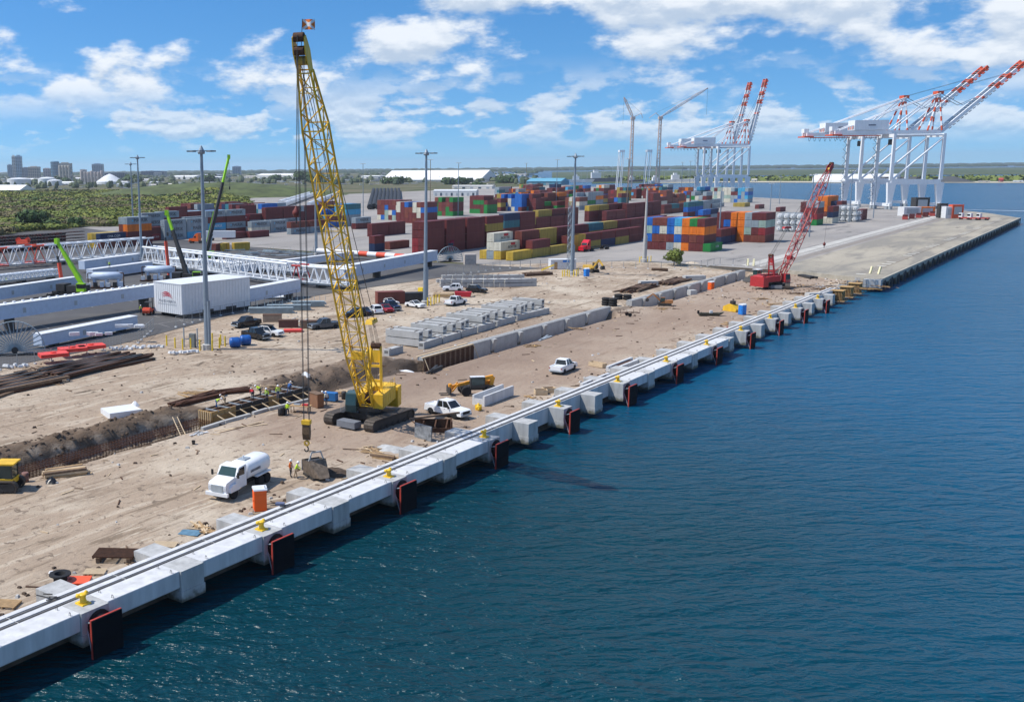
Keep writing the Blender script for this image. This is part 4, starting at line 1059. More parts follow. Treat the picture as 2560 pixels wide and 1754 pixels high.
for i, (s_, hit, sp_) in enumerate(rank):
    if i < 298 and (hit >= 2 or sp_[6]): make_container(*sp_); continue
    x, y, z, code, L_ = sp_[0], sp_[1], sp_[2], sp_[3], sp_[5]; FAR.setdefault(code, MB()).b2(x-CW_, x, y, y+L_, z+.03, z+CH_-.03)
for lb_, wd, mt, yy, zz, sz in LATER:
    for k_, o in BYLABEL.items():
        if k_.startswith(lb_):
            lettering(o, wd, mt, yy, zz, sz)
            if wd == 'IRONTYRE': MB().b2(CW_/2+.01, CW_/2+.03, 6.4, 9.2, 1.55, 2.3).build('name_plate', TAGR, o)
fv, ff, fm, fmi = [], [], [], []
for i, (code, mb) in enumerate(FAR.items()):
    k = len(fv); fv += mb.v; ff += [tuple(a+k for a in f) for f in mb.f]; fm.append(CM[code]); fmi += [i]*len(mb.f)
me = bpy.data.meshes.new('distant_containers'); me.from_pydata(fv, [], ff)
for m_ in fm: me.materials.append(m_)
me.polygons.foreach_set('material_index', fmi); me.update()
tag(link('distant_containers', me), 'distant stacks of mixed containers at the back of the yard', 'containers', kind='stuff')
print('containers', NCONT)
# =====================================================================
# VEHICLES
# =====================================================================
TYRE = M('tyre', (.014, .014, .015), .85, var=.2); RIM = M('rim', (.35, .36, .37), .35, .6, var=.1)
LAMP = M('lamp_clear', (.55, .57, .6), .15, var=.05); TAIL = M('lamp_red', (.35, .01, .012), .2, var=.05)
PAINT = {}
def paint(n, c, r=.25): 
    if n not in PAINT: PAINT[n] = M('car_paint_'+n, c, r, var=.03, spec=.5)
    return PAINT[n]
WHEEL = {}
def wheel(parent, x, y, r, w, both=None):
    k = (r, w)
    if k not in WHEEL:
        WHEEL[k] = (MB().lathe([(r*.62, -w/2), (r*.93, -w/2), (r, -w*.32), (r, w*.32), (r*.93, w/2), (r*.62, w/2)], n=18, axis='y').mesh('tyre', TYRE),
                    MB().lathe([(r*.18, -w*.46), (r*.45, -w*.30), (r*.64, -w*.44), (r*.64, w*.44), (r*.45, w*.30), (r*.18, w*.46)], n=10, axis='y').mesh('rim', RIM))
    t = link('wheel', WHEEL[k][0], parent); t.location = (x, y, r); link('rim', WHEEL[k][1], t); return t
def arch_profile(pts_top, x0, x1, zb, wheels, ra):
    "lower outline (front at +x) with wheel arches cut in; returns closed outline from rear bottom round to front"
    out = [(x1, zb)] if False else []
    xs = sorted(wheels)
    out.append((x0, zb))
    for wx in xs:
        for i in range(9):
            a = math.pi-math.pi*i/8; out.append((wx+ra*math.cos(a), zb+max(0, ra*math.sin(a)*.95)))
    out.append((x1, zb)); out += pts_top
    return out
def car(label, kind, pos, heading, color, group='cars parked on the site', zoff=0.0):
    "local x forward; kind: pickup, suv, sedan"
    S = {'pickup': dict(L=5.85, W=2.0, H=1.92, wb=3.7, r=.41, belt=1.16, hood=1.10, bed=1.12),
         'suv': dict(L=4.75, W=1.92, H=1.72, wb=2.85, r=.37, belt=1.05, hood=1.03),
         'sedan': dict(L=4.8, W=1.84, H=1.44, wb=2.8, r=.34, belt=.93, hood=.86)}[kind]
    mat = paint(*color); t = thing({'pickup': 'pickup_truck', 'suv': 'suv_car', 'sedan': 'sedan_car'}[kind], label, 'pickup' if kind == 'pickup' else 'car', (pos.x, pos.y, pos.z+zoff), heading, group)
    L_, W, H, wb, r = S['L']/2, S['W']/2, S['H'], S['wb']/2, S['r']
    off = -.08 if kind != 'pickup' else -.03
    wx = [off-wb, off+wb]; zb = .34 if kind != 'pickup' else .42
    hd, bl = S['hood'], S['belt']
    fx = L_; cabf = wx[1]-.55                        # foot of the windscreen
    top = [(fx, .62), (fx-.06, hd-.14), (fx-.35, hd), (cabf, bl)]
    if kind == 'pickup': cabr = -.95; top += [(cabr, bl+.0), (cabr, S['bed']), (-fx+.04, S['bed']), (-fx, .6)]
    else: cabr = -fx+(.55 if kind == 'suv' else 1.0); top += [(cabr-.25 if kind == 'sedan' else cabr-.2, bl), (-fx+.08, bl-.02), (-fx, .6)]
    prof = arch_profile(top, -fx+.02, fx-.05, zb, wx, r+.09)
    body = MB().prism(prof, 'y', -W+.07, W-.07).build('body', mat, t)
    for s in (-1, 1):
        pi = [(x*.992, z if z < .7 else z-.05) for x, z in prof]
        MB().prism(pi, 'y', s*(W-.07), s*W).build('side_panel', mat, body)
    # cabin
    rf = {'pickup': (cabf-.78, cabr+.12), 'suv': (cabf-.75, cabr+.25), 'sedan': (cabf-1.0, cabr+.95)}[kind]
    gh = MB(); wi, wr = W-.09, W-.27
    a = [(cabf+.0, bl), (rf[0], H), (rf[1], H), (cabr, bl)]
    vs = [(x, -(wr if z == H else wi), z) for x, z in a]+[(x, (wr if z == H else wi), z) for x, z in a]
    gh.add(vs, [(0, 1, 2, 3), (7, 6, 5, 4), (0, 4, 5, 1), (1, 5, 6, 2), (2, 6, 7, 3), (3, 7, 4, 0)])
    gl = gh.build('window_glass', GLASS, t)
    rfm = MB(); e = .02
    vs = [(rf[0]+.1, -wr-e, H-.05), (rf[1]-.1, -wr-e, H-.05), (rf[1]-.1, wr+e, H-.05), (rf[0]+.1, wr+e, H-.05), (rf[0]-.1, -wr+.05, H+.035), (rf[1]+.1, -wr+.05, H+.035), (rf[1]+.1, wr-.05, H+.035), (rf[0]-.1, wr-.05, H+.035)]
    rfm.add(vs, [(3, 2, 1, 0), (4, 5, 6, 7), (0, 1, 5, 4), (1, 2, 6, 5), (2, 3, 7, 6), (3, 0, 4, 7)]); roof = rfm.build('roof', mat, t)
    def lerp(p, q, f): return tuple(p[i]+(q[i]-p[i])*f for i in range(3))
    for s in (-1, 1):
        pil = MB(); f0 = (cabf, s*(wi+.012), bl); f1 = (rf[0], s*(wr+.012), H); r0 = (cabr, s*(wi+.012), bl); r1 = (rf[1], s*(wr+.012), H)
        pil.bar(f0, f1, .07, .09); pil.bar(r0, r1, .1, .16 if kind != 'sedan' else .12)
        m0 = lerp(f0, r0, .56); m1 = lerp(f1, r1, .5); pil.bar(m0, m1, .06, .1)
        if kind == 'suv': pil.bar(lerp(f0, r0, .84), lerp(f1, r1, .84), .06, .12)
        pil.build('pillar', mat, roof)
        MB().box(cabf-.25, s*(W+.1), bl+.06, .12, .2, .16).build('mirror', BLACK, t)
        MB().box(fx-.12, s*(W-.28), hd-.2, .2, .4, .16).build('headlight', LAMP, t)
        MB().box(-fx+.05, s*(W-.12), (S.get('bed') or bl)-.22, .1, .2, .3).build('tail_light', TAIL, t)
        for f_ in (.33, .70):
            x = cabf+(cabr-cabf)*f_; MB().box(x-.2, s*(W+.008), bl-.16, .18, .02, .04).build('door_handle', BLACK if kind == 'pickup' else mat, t)
    MB().box(fx-.03, 0, .82 if kind == 'pickup' else .7, .08, W*1.25, .34 if kind == 'pickup' else .22).build('grille', BLACK, t)
    MB().box(fx-.02, 0, .52, .18, W*1.9, .22).build('front_bumper', mat if kind != 'pickup' else GREYM, t)
    MB().box(-fx+.02, 0, .52, .18, W*1.9, .22).build('rear_bumper', mat if kind != 'pickup' else GREYM, t)
    MB().b2(-fx+.15, fx-.3, -W+.15, W-.15, .26, zb+.1).build('underbody', BLACK, t)
    if kind == 'pickup':
        bd = MB(); x0, x1 = -fx+.12, cabr-.08
        bd.add([(x0, -W+.2, 1.125), (x1, -W+.2, 1.125), (x1, W-.2, 1.125), (x0, W-.2, 1.125), (x0, -W+.2, .72), (x1, -W+.2, .72), (x1, W-.2, .72), (x0, W-.2, .72)], [(4, 5, 6, 7), (0, 1, 5, 4), (1, 2, 6, 5), (2, 3, 7, 6), (3, 0, 4, 7)])
        bd.build('bed_liner', BLACK, t)
        for s in (-1, 1): MB().b2(x0-.05, x1+.03, s*(W-.13)-.09, s*(W-.13)+.09, 1.12, 1.2).build('bed_rail', mat, t)
        MB().b2(-fx+.0, -fx+.1, -W+.1, W-.1, .72, 1.2).build('tailgate', mat, t)
    for x in wx:
        for s in (-1, 1): wheel(t, x, s*(W-.14), r, .27)
    return t
def hdg(p, q): return math.atan2(q.y-p.y, q.x-p.x)
Wc, Bk, Gr, Rd, Bl = ('white', (.78, .79, .80)), ('black', (.012, .013, .016), .15), ('grey', (.075, .085, .10)), ('red', (.34, .012, .02)), ('blue', (.012, .02, .055), .18)
# white pickup beside the crane (front to the right)
a, b = gat(1078.5, 1034.2), gat(1136.6, 1047.8)
h_ = hdg(a, b); mid = (a+b)/2; side = Vector((-math.sin(h_), math.cos(h_), 0)); mid += side*.86; mid.z = ground(mid.x, mid.y)
car('white crew cab pickup facing right beside the yellow crane', 'pickup', mid, h_, Wc)
# white pickup seen from behind in the middle of the site
a, b = gat(1407, 936), gat(1437, 923.5); h_ = hdg(a, b); mid = (a+b)/2+Vector((-math.sin(h_), math.cos(h_), 0))*.86; mid.z = ground(mid.x, mid.y)
car('white pickup seen from behind on the open dirt', 'pickup', mid, h_, Wc)
def park(label, kind, pf, pr, color, **k):
    "front and rear ground points given in the photo"
    a, b = gat(*pf), gat(*pr); m = (a+b)/2; m.z = ground(m.x, m.y); return car(label, kind, m, hdg(b, a), color, **k)
park('dark grey pickup with ladder rack on the sandy lot', 'pickup', (786, 823), (834, 819), Gr)
park('black pickup nearest the asphalt fence', 'pickup', (590, 820), (642, 812), Bk)
park('black pickup in front of the white four by four', 'pickup', (668, 852), (614, 842), Bk)
wsuv = park('white four by four with roof rack beside the black pickup', 'suv', (698, 841), (653, 836), Wc)
MB().b2(-1.5, .5, -.6, .6, 1.79, 1.9).build('roof_rack', BLACK, wsuv)
park('black car half hidden behind the crane boom', 'suv', (868, 793), (908, 790), Bk)
park('dark blue sedan between the boom and white car', 'sedan', (924, 790), (900, 781), Bl)
park('white small suv parked beside the red car', 'suv', (925, 778), (950, 787), Wc)
park('red sedan squeezed between white and blue cars', 'sedan', (978, 784), (953, 774), Rd)
park('dark blue pickup parked beside the white sedan', 'pickup', (1003, 781), (950, 768), Bl)
park('white sedan behind the dark blue pickup', 'sedan', (995, 766), (954, 758), Wc)
park('white sedan standing before the lamp mast', 'sedan', (1060, 771), (1018, 765), Wc)
park('white pickup facing away beyond the yellow posts', 'pickup', (1160, 758), (1118, 766), Wc)
park('white suv before the far concrete planks', 'suv', (1114, 727), (1150, 727), Wc)
park('black suv before the far concrete planks', 'suv', (1212, 732), (1172, 729), Bk)

# ---------------- water truck ----------------
def water_truck():
    a, b = at(535, 1246, -1.0), at(653, 1213, -1.0)
    f = gat(*(586-3, 1245)); 
    fr = gat(586, 1246); re = gat(651, 1213); h_ = hdg(re, fr); side = Vector((-math.sin(h_), math.cos(h_), 0))
    mid = (fr+re)/2-side*1.05; mid.z = ground(mid.x, mid.y)
    W = paint(*Wc); t = thing('water_truck', 'white water tanker truck with rounded tank parked on the dirt', 'truck', mid, h_)
    wb = (fr-re).length/2
    MB().b2(-wb-1.9, wb+1.0, -.45, .45, .55, .85).build('chassis', BLACK, t)
    hood = MB().prism([(wb-.35, .75), (wb+1.15, .75), (wb+1.2, 1.5), (wb+1.05, 1.72), (wb-.35, 1.95)], 'y', -.95, .95).build('hood', W, t)
    for s in (-1, 1):
        MB().prism([(wb-.75, .75), (wb-.62, 1.22), (wb-.3, 1.42), (wb+.35, 1.42), (wb+.7, 1.2), (wb+.75, .75)], 'y', s*.93, s*1.2).build('mudguard', W, t)
        MB().box(wb+1.14, s*.82, 1.2, .14, .3, .3).build('headlight', LAMP, t)
        MB().tube((wb-.35, s*1.05, 2.1), (wb-.15, s*1.38, 2.1), .03, 5).build('mirror_arm', BLACK, t)
        MB().box(wb-.15, s*1.42, 2.2, .1, .2, .5).build('mirror', BLACK, t)
    MB().b2(wb+1.2, wb+1.24, -.62, .62, .85, 1.5).build('grille', GREYM, t)
    MB().b2(wb+1.1, wb+1.35, -1.2, 1.2, .5, .8).build('front_bumper', WHITE, t)
    cab = MB().prism([(wb-.35, .75), (wb-.35, 1.95), (wb-.85, 2.72), (wb-2.0, 2.78), (wb-2.1, 2.6), (wb-2.1, .75)], 'y', -1.05, 1.05).build('cab', W, t)
    MB().add([(wb-.31, -.92, 1.98), (wb-.31, .92, 1.98), (wb-.82, .84, 2.68), (wb-.82, -.84, 2.68)], [(0, 1, 2, 3)]).build('windscreen', GLASS_G, cab)
    for s in (-1, 1): MB().prism([(wb-.55, 1.95), (wb-.98, 2.6), (wb-1.75, 2.62), (wb-1.75, 1.9)], 'y', s*1.06-.01, s*1.06+.01).build('side_window', GLASS, cab)
    # tank: rounded-square section
    n = 20; sec = []
    for i in range(n):
        a_ = 2*math.pi*i/n; c_, s_ = math.cos(a_), math.sin(a_)
        sec.append((1.15*math.copysign(abs(c_)**.7, c_), 1.9+.88*math.copysign(abs(s_)**.7, s_)))
    mb = MB(); xs = [(wb-2.35, .72), (wb-2.4, .92), (wb-2.6, 1.0), (-wb-1.6, 1.0), (-wb-1.85, .92), (-wb-1.92, .72)]
    for x, k in xs: mb.v += [(x, y*k, 1.9+(z-1.9)*k) for y, z in sec]
    mb.f = [(j*n+i, j*n+(i+1) % n, (j+1)*n+(i+1) % n, (j+1)*n+i) for j in range(len(xs)-1) for i in range(n)]+[tuple(range(n))[::-1], tuple(range((len(xs)-1)*n, len(xs)*n))]
    tank = mb.build('tank', W, t, True)
    MB().b2(-1.6, -.6, -.4, .4, 2.77, 2.86).build('hatch', GREYM, tank)
    MB().tube((-1.0, 0, 2.8), (-1.0, 0, 3.15), .06, 6).build('vent', W, tank)
    MB().b2(-wb-1.8, wb-2.5, -1.1, -.9, .9, 1.05).build('side_rail', GREYM, tank)
    for i in range(8): MB().b2(-wb+.1+i*.22, -wb+.24+i*.22, 1.155, 1.165, 1.75, 2.0).build('stencil', TAGK, tank)
    for s in (-1, 1):
        wheel(t, wb, s*1.0, .5, .32); wheel(t, -wb, s*.95, .5, .55); wheel(t, -wb-1.15, s*.95, .5, .55)
        MB().b2(-wb-1.8, -wb+.7, s*.72, s*1.2, 1.04, 1.1).build('rear_mudguard', W, t)
    return t
water_truck()
# ---------------- road tractors in the yard ----------------
def tractor(label, p, h_, matname, col, trailer=None):
    W = paint(matname, col); t = thing('road_tractor', label, 'truck', p, h_)
    MB().b2(-3.4, 2.8, -.45, .45, .6, .9).build('chassis', BLACK, t)
    MB().prism([(.9, .8), (3.0, .8), (3.1, 1.7), (.9, 2.05)], 'y', -.95, .95).build('hood', W, t)
    MB().prism([(-1.3, .8), (.95, .8), (.95, 2.1), (.5, 3.0), (-.6, 3.95), (-1.3, 3.95)], 'y', -1.2, 1.2).build('cab', W, t)
    MB().add([(.98, -1.0, 2.15), (.98, 1.0, 2.15), (.56, .95, 2.95), (.56, -.95, 2.95)], [(0, 1, 2, 3)]).build('windscreen', GLASS, t)
    for s in (-1, 1): MB().prism([(.75, 2.1), (.4, 2.8), (-.3, 2.8), (-.3, 2.1)], 'y', s*1.21-.01, s*1.21+.01).build('side_window', GLASS, t)
    MB().b2(3.05, 3.25, -1.15, 1.15, .5, .9).build('bumper', W, t)
    for x in (2.2, -1.9, -3.1):
        for s in (-1, 1): wheel(t, x, s*1.0, .52, .4)
    if trailer:
        tr = thing('trailer', trailer, 'trailer', p, h_)
        MB().b2(-14.5, -2.0, -.5, .5, 1.15, 1.35).build('frame', BLACK, tr)
        for x in (-14.4, -8, -2.2): MB().b2(x-.1, x+.1, -1.2, 1.2, 1.2, 1.4).build('bolster', BLACK, tr)
        for x in (-12.0, -13.3):
            for s in (-1, 1): wheel(tr, x, s*1.0, .52, .5)
    return t
p, q = at(1443, 629), at(1500, 622)
tractor('red road tractor parked by the yellow container row', p+Vector((2.0, 2.0, .02)), hdg(q, p), 'truck_red', (.55, .012, .03), 'empty dark chassis trailer behind the red tractor')
p = cM(560, 745); tractor('orange road tractor before the grey containers', p+Vector((1.5, 2, .02)), R(196), 'truck_orange', (.72, .12, .02))
p = c2(690, 640); tractor('dark red road tractor against the tall maroon block', p+Vector((0, 2, .02)), R(-60), 'truck_maroon', (.30, .012, .02))
p = cM(1000, 705); tr = thing('box_trailer', 'long grey white box trailer behind the black boom', 'trailer', p, R(40))
MB().b2(-6, 6, -1.25, 1.25, 1.2, 3.9).build('box', WHITE, tr)
for x in (-4.5, -3.2):
    for s in (-1, 1): wheel(tr, x, s*1.0, .52, .4)
p = c6(385, 262); tractor('small white road tractor in the mid yard', p, R(-120), 'white', Wc[1])
# =====================================================================
# MASTS, CRANE PARTS ON THE ASPHALT, PRECAST STORAGE
# =====================================================================
def mast(label, p, h, r=.42, head=True, mat=POLE, group='floodlight masts'):
    t = thing('floodlight_mast', label, 'light mast', p, rnd.uniform(0, 1), group)
    MB().tube((0, 0, .9), (0, 0, h), r, 12, r*.45).build('pole', mat, t, False)
    MB().lathe([(r*1.7, 0), (r*1.7, .9), (r*1.2, 1.0)], n=14).build('footing', CONC, t)
    MB().box(r*.9, 0, 4.5, .35, .5, 7.0).build('cable_riser', mat, t)
    if head:
        hd = MB().lathe([(.5, h-.5), (.6, h-.2), (.35, h+.3), (.1, h+.8)], n=10).build('head_frame', mat, t)
        n = 8
        rg = MB()
        for i in range(n):
            a, b = 2*math.pi*i/n, 2*math.pi*(i+1)/n
            rg.tube((1.5*math.cos(a), 1.5*math.sin(a), h), (1.5*math.cos(b), 1.5*math.sin(b), h), .07, 4); rg.tube((.4*math.cos(a), .4*math.sin(a), h), (1.5*math.cos(a), 1.5*math.sin(a), h), .05, 4)
            MB().box(1.85*math.cos(a), 1.85*math.sin(a), h-.05, .85, .6, .22, a).build('floodlight', M('lamp_housing', (.20, .23, .26), .5, .3, var=.1), hd)
        rg.build('ring', mat, hd)
    return t
def gpx(x, y): return at(x, y, 0.0)
mast('tall grey floodlight mast beside the white machinery house', gat(519, 874), 31.6, .5)
mast('tall grey floodlight mast behind the parked cars', gat(1063, 762), 31.6, .48)
mast('tall grey floodlight mast with lattice ladder by the container rows', gat(1429, 687), 31.2, .48)
mast('tall grey floodlight mast behind the lattice sections at left', gpx(355, 663), 32.3, .45)
mast('farther slim floodlight mast at left near the navy box', gpx(335, 604), 31, .40)
mast('floodlight mast partly hidden behind the crane boom', gpx(790, 640), 30.5, .40)
mast('square concrete floodlight pole beside the blue container block', gpx(1610, 655), 22, .55, False, CONC)
t6 = thing('lamp_bar', 'lamp cross bar on top of the concrete pole', 'lamp', gpx(1610, 655)+Vector((0, 0, 22)), .5)
for i in range(6): MB().box(-2.5+i*1.0, 0, .1, .5, .5, .35).build('lamp', GREYM, t6)
MB().b2(-3, 3, -.08, .08, -.15, -.02).build('bar', GREYM, t6)
WPOLE = M('wood_pole', (.22, .17, .12), .85, var=.2)
for i, (x, y, yt, lb) in enumerate(((908, 540, 412, 'left of the black pipe stack'), (1075, 548, 402, 'behind the speckled block'), (1145, 540, 410, 'before the green and red block'), (1314, 500, 410, 'behind the cream and blue block'), (1390, 522, 402, 'left of the ladder mast'), (1566, 545, 400, 'brown one behind the dark maroon row'), (1702, 500, 408, 'behind the blue row'), (1722, 500, 405, 'right of the blue row'), (1797, 605, 458, 'beside the blue and orange block'), (1925, 527, 460, 'on the open yard with lamps'), (1948, 510, 444, 'thin one on the open yard'), (2023, 592, 440, 'before the grey topped block'), (2122, 556, 430, 'beside the farther tank stack'), (2183, 545, 436, 'right of the farther tank stack'))):
    p = gpx(x, y); Z = (p-EYE).dot(FW); h = (y-yt)*Z/F
    t = thing('yard_light_pole', f'slim yard light pole, {lb}', 'light pole', p, 0, 'slim light poles in the yard')
    MB().tube((0, 0, 0), (0, 0, h), .28, 8, .16).build('pole', WPOLE if i in (5, 1, 3) else POLE, t)
    MB().bar((-1.3*RT.x, -1.3*RT.y, h), (1.3*RT.x, 1.3*RT.y, h), .15).build('cross_arm', POLE, t)
    for s in (-1.2, 0, 1.2): MB().box(s*RT.x, s*RT.y, h+.12, .7, .5, .3).build('lamp', CLOTHW, t)
# ladder on the mast by the container rows
t = thing('mast_ladder', 'lattice ladder tower leaning along the right mast', 'ladder', gat(1423, 684)+Vector((-.2, 0, 0)))
ch, la = MB(), MB(); lattice(ch, la, [(Vector((0, 0, 0)), Vector((1, 0, 0)), Vector((0, 1, 0)), .35, .35), (Vector((-.3, .2, 19)), Vector((1, 0, 0)), Vector((0, 1, 0)), .35, .35)], .05, .03, 1.0)
o = ch.build('rails', POLE, t); la.build('rungs', POLE, o)
# yellow guard posts round the masts
YP = M('guard_yellow', (.78, .55, .03), .5, var=.08)
post = MB().tube((0, 0, -.1), (0, 0, 1.75), .13, 10).mesh('guard_post', YP)
def posts(desc, pts):
    for i, (x, y) in enumerate(pts):
        o = link('guard_post', post); o.location = gat(x, y); tag(o, f'yellow steel guard post, {ORD[i]} from left, {desc}', 'post', 'yellow guard posts')
posts('round the mast by the white house', [(417, 864), (438, 870), (457, 873), (477, 872), (500, 876), (531, 876), (531, 858), (549, 870), (552, 862), (563, 866)])
posts('round the mast behind the parked cars', [(1028, 755), (1041, 752), (1053, 757), (1069, 764), (1077, 763), (1085, 760), (1090, 757), (1098, 756)])
posts('round the mast by the container rows', [(1406, 692), (1411, 691), (1418, 690), (1423, 692), (1434, 691), (1441, 690), (1445, 687)])
posts('round the concrete pole', [(1599, 656), (1603, 655), (1619, 655), (1627, 654)])
t = thing('electrical_cabinet', 'tall grey electrical cabinet with conduits beside the mast', 'cabinet', gat(482, 868), .3)
MB().b2(-.5, .5, -.3, .3, 0, 2.3).build('cabinet', M('cab_grey', (.16, .18, .18), .6), t)
for x in (-1.6, .9): MB().tube((x, 0, 0), (x, 0, 3.2), .12, 8).build('conduit', GREYM, t)
MB().b2(-1.8, 1.2, .25, .32, 1.2, 1.35).build('cross_bar', GREYM, t)
YB = MB().b2(-.6, .6, -.5, .5, 0, 2.4).build('yellow_cabinet', YP); YB.location = gat(1047, 752)+Vector((-2, 4, 0)); tag(YB, 'tall yellow cabinet behind the parked white sedan', 'cabinet')

# ---------------- lattice and box sections of dismantled cranes ----------------
def lattice_section(label, pa, pb, hh, wd, mat_at, base_z=.8, nm='lattice_section'):
    "tall trussed section between two ground points, banded by mat_at(f)"
    d = (pb-pa); L_ = d.length; t = thing(nm, label, 'crane section', pa, math.atan2(d.y, d.x))
    n = max(3, round(L_/(hh*.75)))
    for s in (-1, 1):
        for i in range(n):
            x0, x1 = L_*i/n, L_*(i+1)/n; mt = mat_at((i+.5)/n)
            MB().b2(x0, x1, s*wd/2-.3, s*wd/2+.3, base_z, base_z+.55).build('lower_chord', mt, t)
            MB().tube((x0, s*wd*.42, base_z+hh), (x1, s*wd*.42, base_z+hh), .28, 8).build('upper_chord', mt, t)
            m_ = MB().tube((x0, s*wd/2, base_z+.5), ((x0+x1)/2, s*wd*.42, base_z+hh), .15, 6)
            m_.tube(((x0+x1)/2, s*wd*.42, base_z+hh), (x1, s*wd/2, base_z+.5), .15, 6); m_.build('web_brace', mt, t)
    for i in range(n+1):
        mt = mat_at(min(.99, i/n)); x = L_*i/n
        MB().bar((x, -wd/2, base_z+.3), (x, wd/2, base_z+.3), .35, .4).build('floor_beam', mt, t)
        if i < n: MB().tube((x+L_/n/2, -wd*.42, base_z+hh), (x+L_/n/2, wd*.42, base_z+hh), .15, 6).build('top_tie', mt, t)
    for f_ in (.08, .5, .92): MB().box(L_*f_, 0, base_z/2, 1.0, wd*1.2, base_z).build('support_stool', DARK, t)
    mb = MB().b2(0, L_, -wd/2-1.0, -wd/2-.3, base_z+.45, base_z+.52); mb.build('walkway', GREYM, t)
    for z in (base_z+1.0, base_z+1.5): MB().bar((0, -wd/2-1.0, z), (L_, -wd/2-1.0, z), .06).build('handrail', WHITE_C, t)
    return t
WB = lambda f: WHITE_C
# banded one at far left, going to the right rear
lattice_section('long white lattice crane boom with orange end bays lying on the asphalt', at(-120, 682), at(375, 640), 5.4, 5.2, lambda f: ORG if f < .42 and int(f*12) % 2 == 0 else WHITE_C)
lattice_section('white lattice crane boom behind the machinery house', at(372, 662), at(735, 715), 4.8, 4.6, WB)
lattice_section('white lattice crane boom continuing behind the yellow crane', at(742, 712), at(880, 724), 4.2, 4.0, lambda f: RED if f < .14 else WHITE_C)
lattice_section('low white lattice frame between the two long booms', at(430, 676), at(600, 690), 2.8, 3.2, WB)
lattice_section('low white lattice frame before the galvanised heap', at(560, 668), at(760, 690), 2.6, 3.0, WB)
lattice_section('short white lattice frame at far left behind the girder', at(-40, 715), at(140, 694), 1.8, 2.4, WB, .5)
t = thing('orange_saddle', 'orange pulley saddle resting on the banded lattice boom', 'crane part', at(62, 668)+Vector((0, 0, 7.2)), .7)
MB().box(0, 0, .5, 3.6, 2.2, 1.2, 0, .8, .7).build('housing', ORG, t)
for s in (-1, 1): MB().lathe([(.8, -.25), (.8, .25)], cx=s*1.4, cy=0, cz=1.0, n=12, axis='y').build('sheave', ORG, t)

def girder(label, pa, pb, w, h, z0=1.3, mat=WHITE_C, marks=True, stools=(.15, .85), lugs=0):
    d = pb-pa; L_ = d.length; t = thing('box_girder', label, 'girder', pa, math.atan2(d.y, d.x))
    MB().b2(0, L_, -w/2, w/2, z0, z0+h).build('girder_box', mat, t)
    MB().b2(0, L_, -w/2-.12, w/2+.12, z0+h, z0+h+.1).build('top_flange', WHITE, t)
    for s in stools: MB().box(L_*s, 0, z0/2, .9, w*.9, z0).build('support_stool', DARK, t)
    for i in range(lugs): MB().box(L_*(i+.5)/lugs, w*.3, z0+h+.22, .45, .35, .25).build('lug', WHITE, t)
    if marks:
        for i in range(int(L_/6)):
            for s in (-1, 1): MB().b2(3+i*6-.06, 3+i*6+.06, s*w/2-.02, s*w/2+.02, z0+.05, z0+h-.05).build('stiffener', mat, t)
            if i % 2: MB().box(3.8+i*6, -w/2, z0+h*.45, .7, .06, .9).build('hatch', GREYM, t)
        for s in (-1, 1): MB().b2(0, L_, s*w/2-.06, s*w/2+.06, z0-.02, z0+.12).build('bottom_flange', mat, t)
    return t
BLUEW = M('white_paint_blue_shade', (.50, .58, .70), .5, var=.08)  # white girders, with the bluish shade of their faces put into the colour
girder('long white box girder tinted with blue shade running behind the machinery house', at(-60, 838), at(420, 762), 2.2, 2.5, 2.3, BLUEW, lugs=24)
girder('pale box girder behind the green crane truck', at(-60, 768), at(190, 728), 2.0, 2.5, 1.0, BLUEW)
girder('pale box girder with plated end right of the machinery house', at(590, 774), at(742, 742), 2.2, 2.7, 1.3, BLUEW)
girder('long white box girder tinted with blue shade pointing at the big cable reel', at(850, 712), at(1085, 664), 2.2, 2.8, 1.7, BLUEW, stools=(.35, .93))
girder('short grey white girder behind the tank skids', at(225, 700), at(375, 678), 2.2, 2.4, .4, BLUEW)
girder('dark topped girder under the lattice boom', at(205, 682), at(345, 662), 2.2, 2.4, 1.0, BLUEW)
girder('pale girder behind the second lattice boom', at(560, 690), at(880, 648), 1.8, 1.8, .6, WHITE_C)
girder('low white sill beam with yellow timber lying near the fence', at(95, 872), at(335, 822), 1.9, 1.9, .55, BLUEW)
t = thing('pipe_boom', 'orange and white striped tube section lying on the asphalt', 'crane part', at(800, 648), 0)
pa, pb = at(795, 640), at(1060, 660); d = pb-pa
for i in range(12): MB().tube(pa.lerp(pb, i/12)+Vector((0, 0, 1.8))-at(800, 648), pa.lerp(pb, (i+1)/12)+Vector((0, 0, 1.8))-at(800, 648), .85, 12).build('tube_ring', ORG if i in (5, 7, 9) else WHITE, t)
for f_ in (.15, .6, .9): MB().box(*(pa.lerp(pb, f_)-at(800, 648)+Vector((0, 0, .5))), 1.2, 1.6, 1.0).build('support_stool', DARK, t)
# trimmings on the girders: white sheeted gear
for i, (x, y, z, lb) in enumerate(((225, 838, 2.5, 'wrapped white fittings on the low sill beam'), (315, 818, 2.5, 'white pipework on the far end of the low sill beam'))):
    t = thing('wrapped_fittings', lb, 'fittings', at(x, y, z), R(35))
    for j in range(6): MB().box(rnd.uniform(-3, 3), rnd.uniform(-.6, .6), .25, rnd.uniform(.8, 2.2), .5, rnd.uniform(.3, .6), rnd.uniform(0, .5)).build('fitting', WHITE if j % 2 else CLOTHW, t)

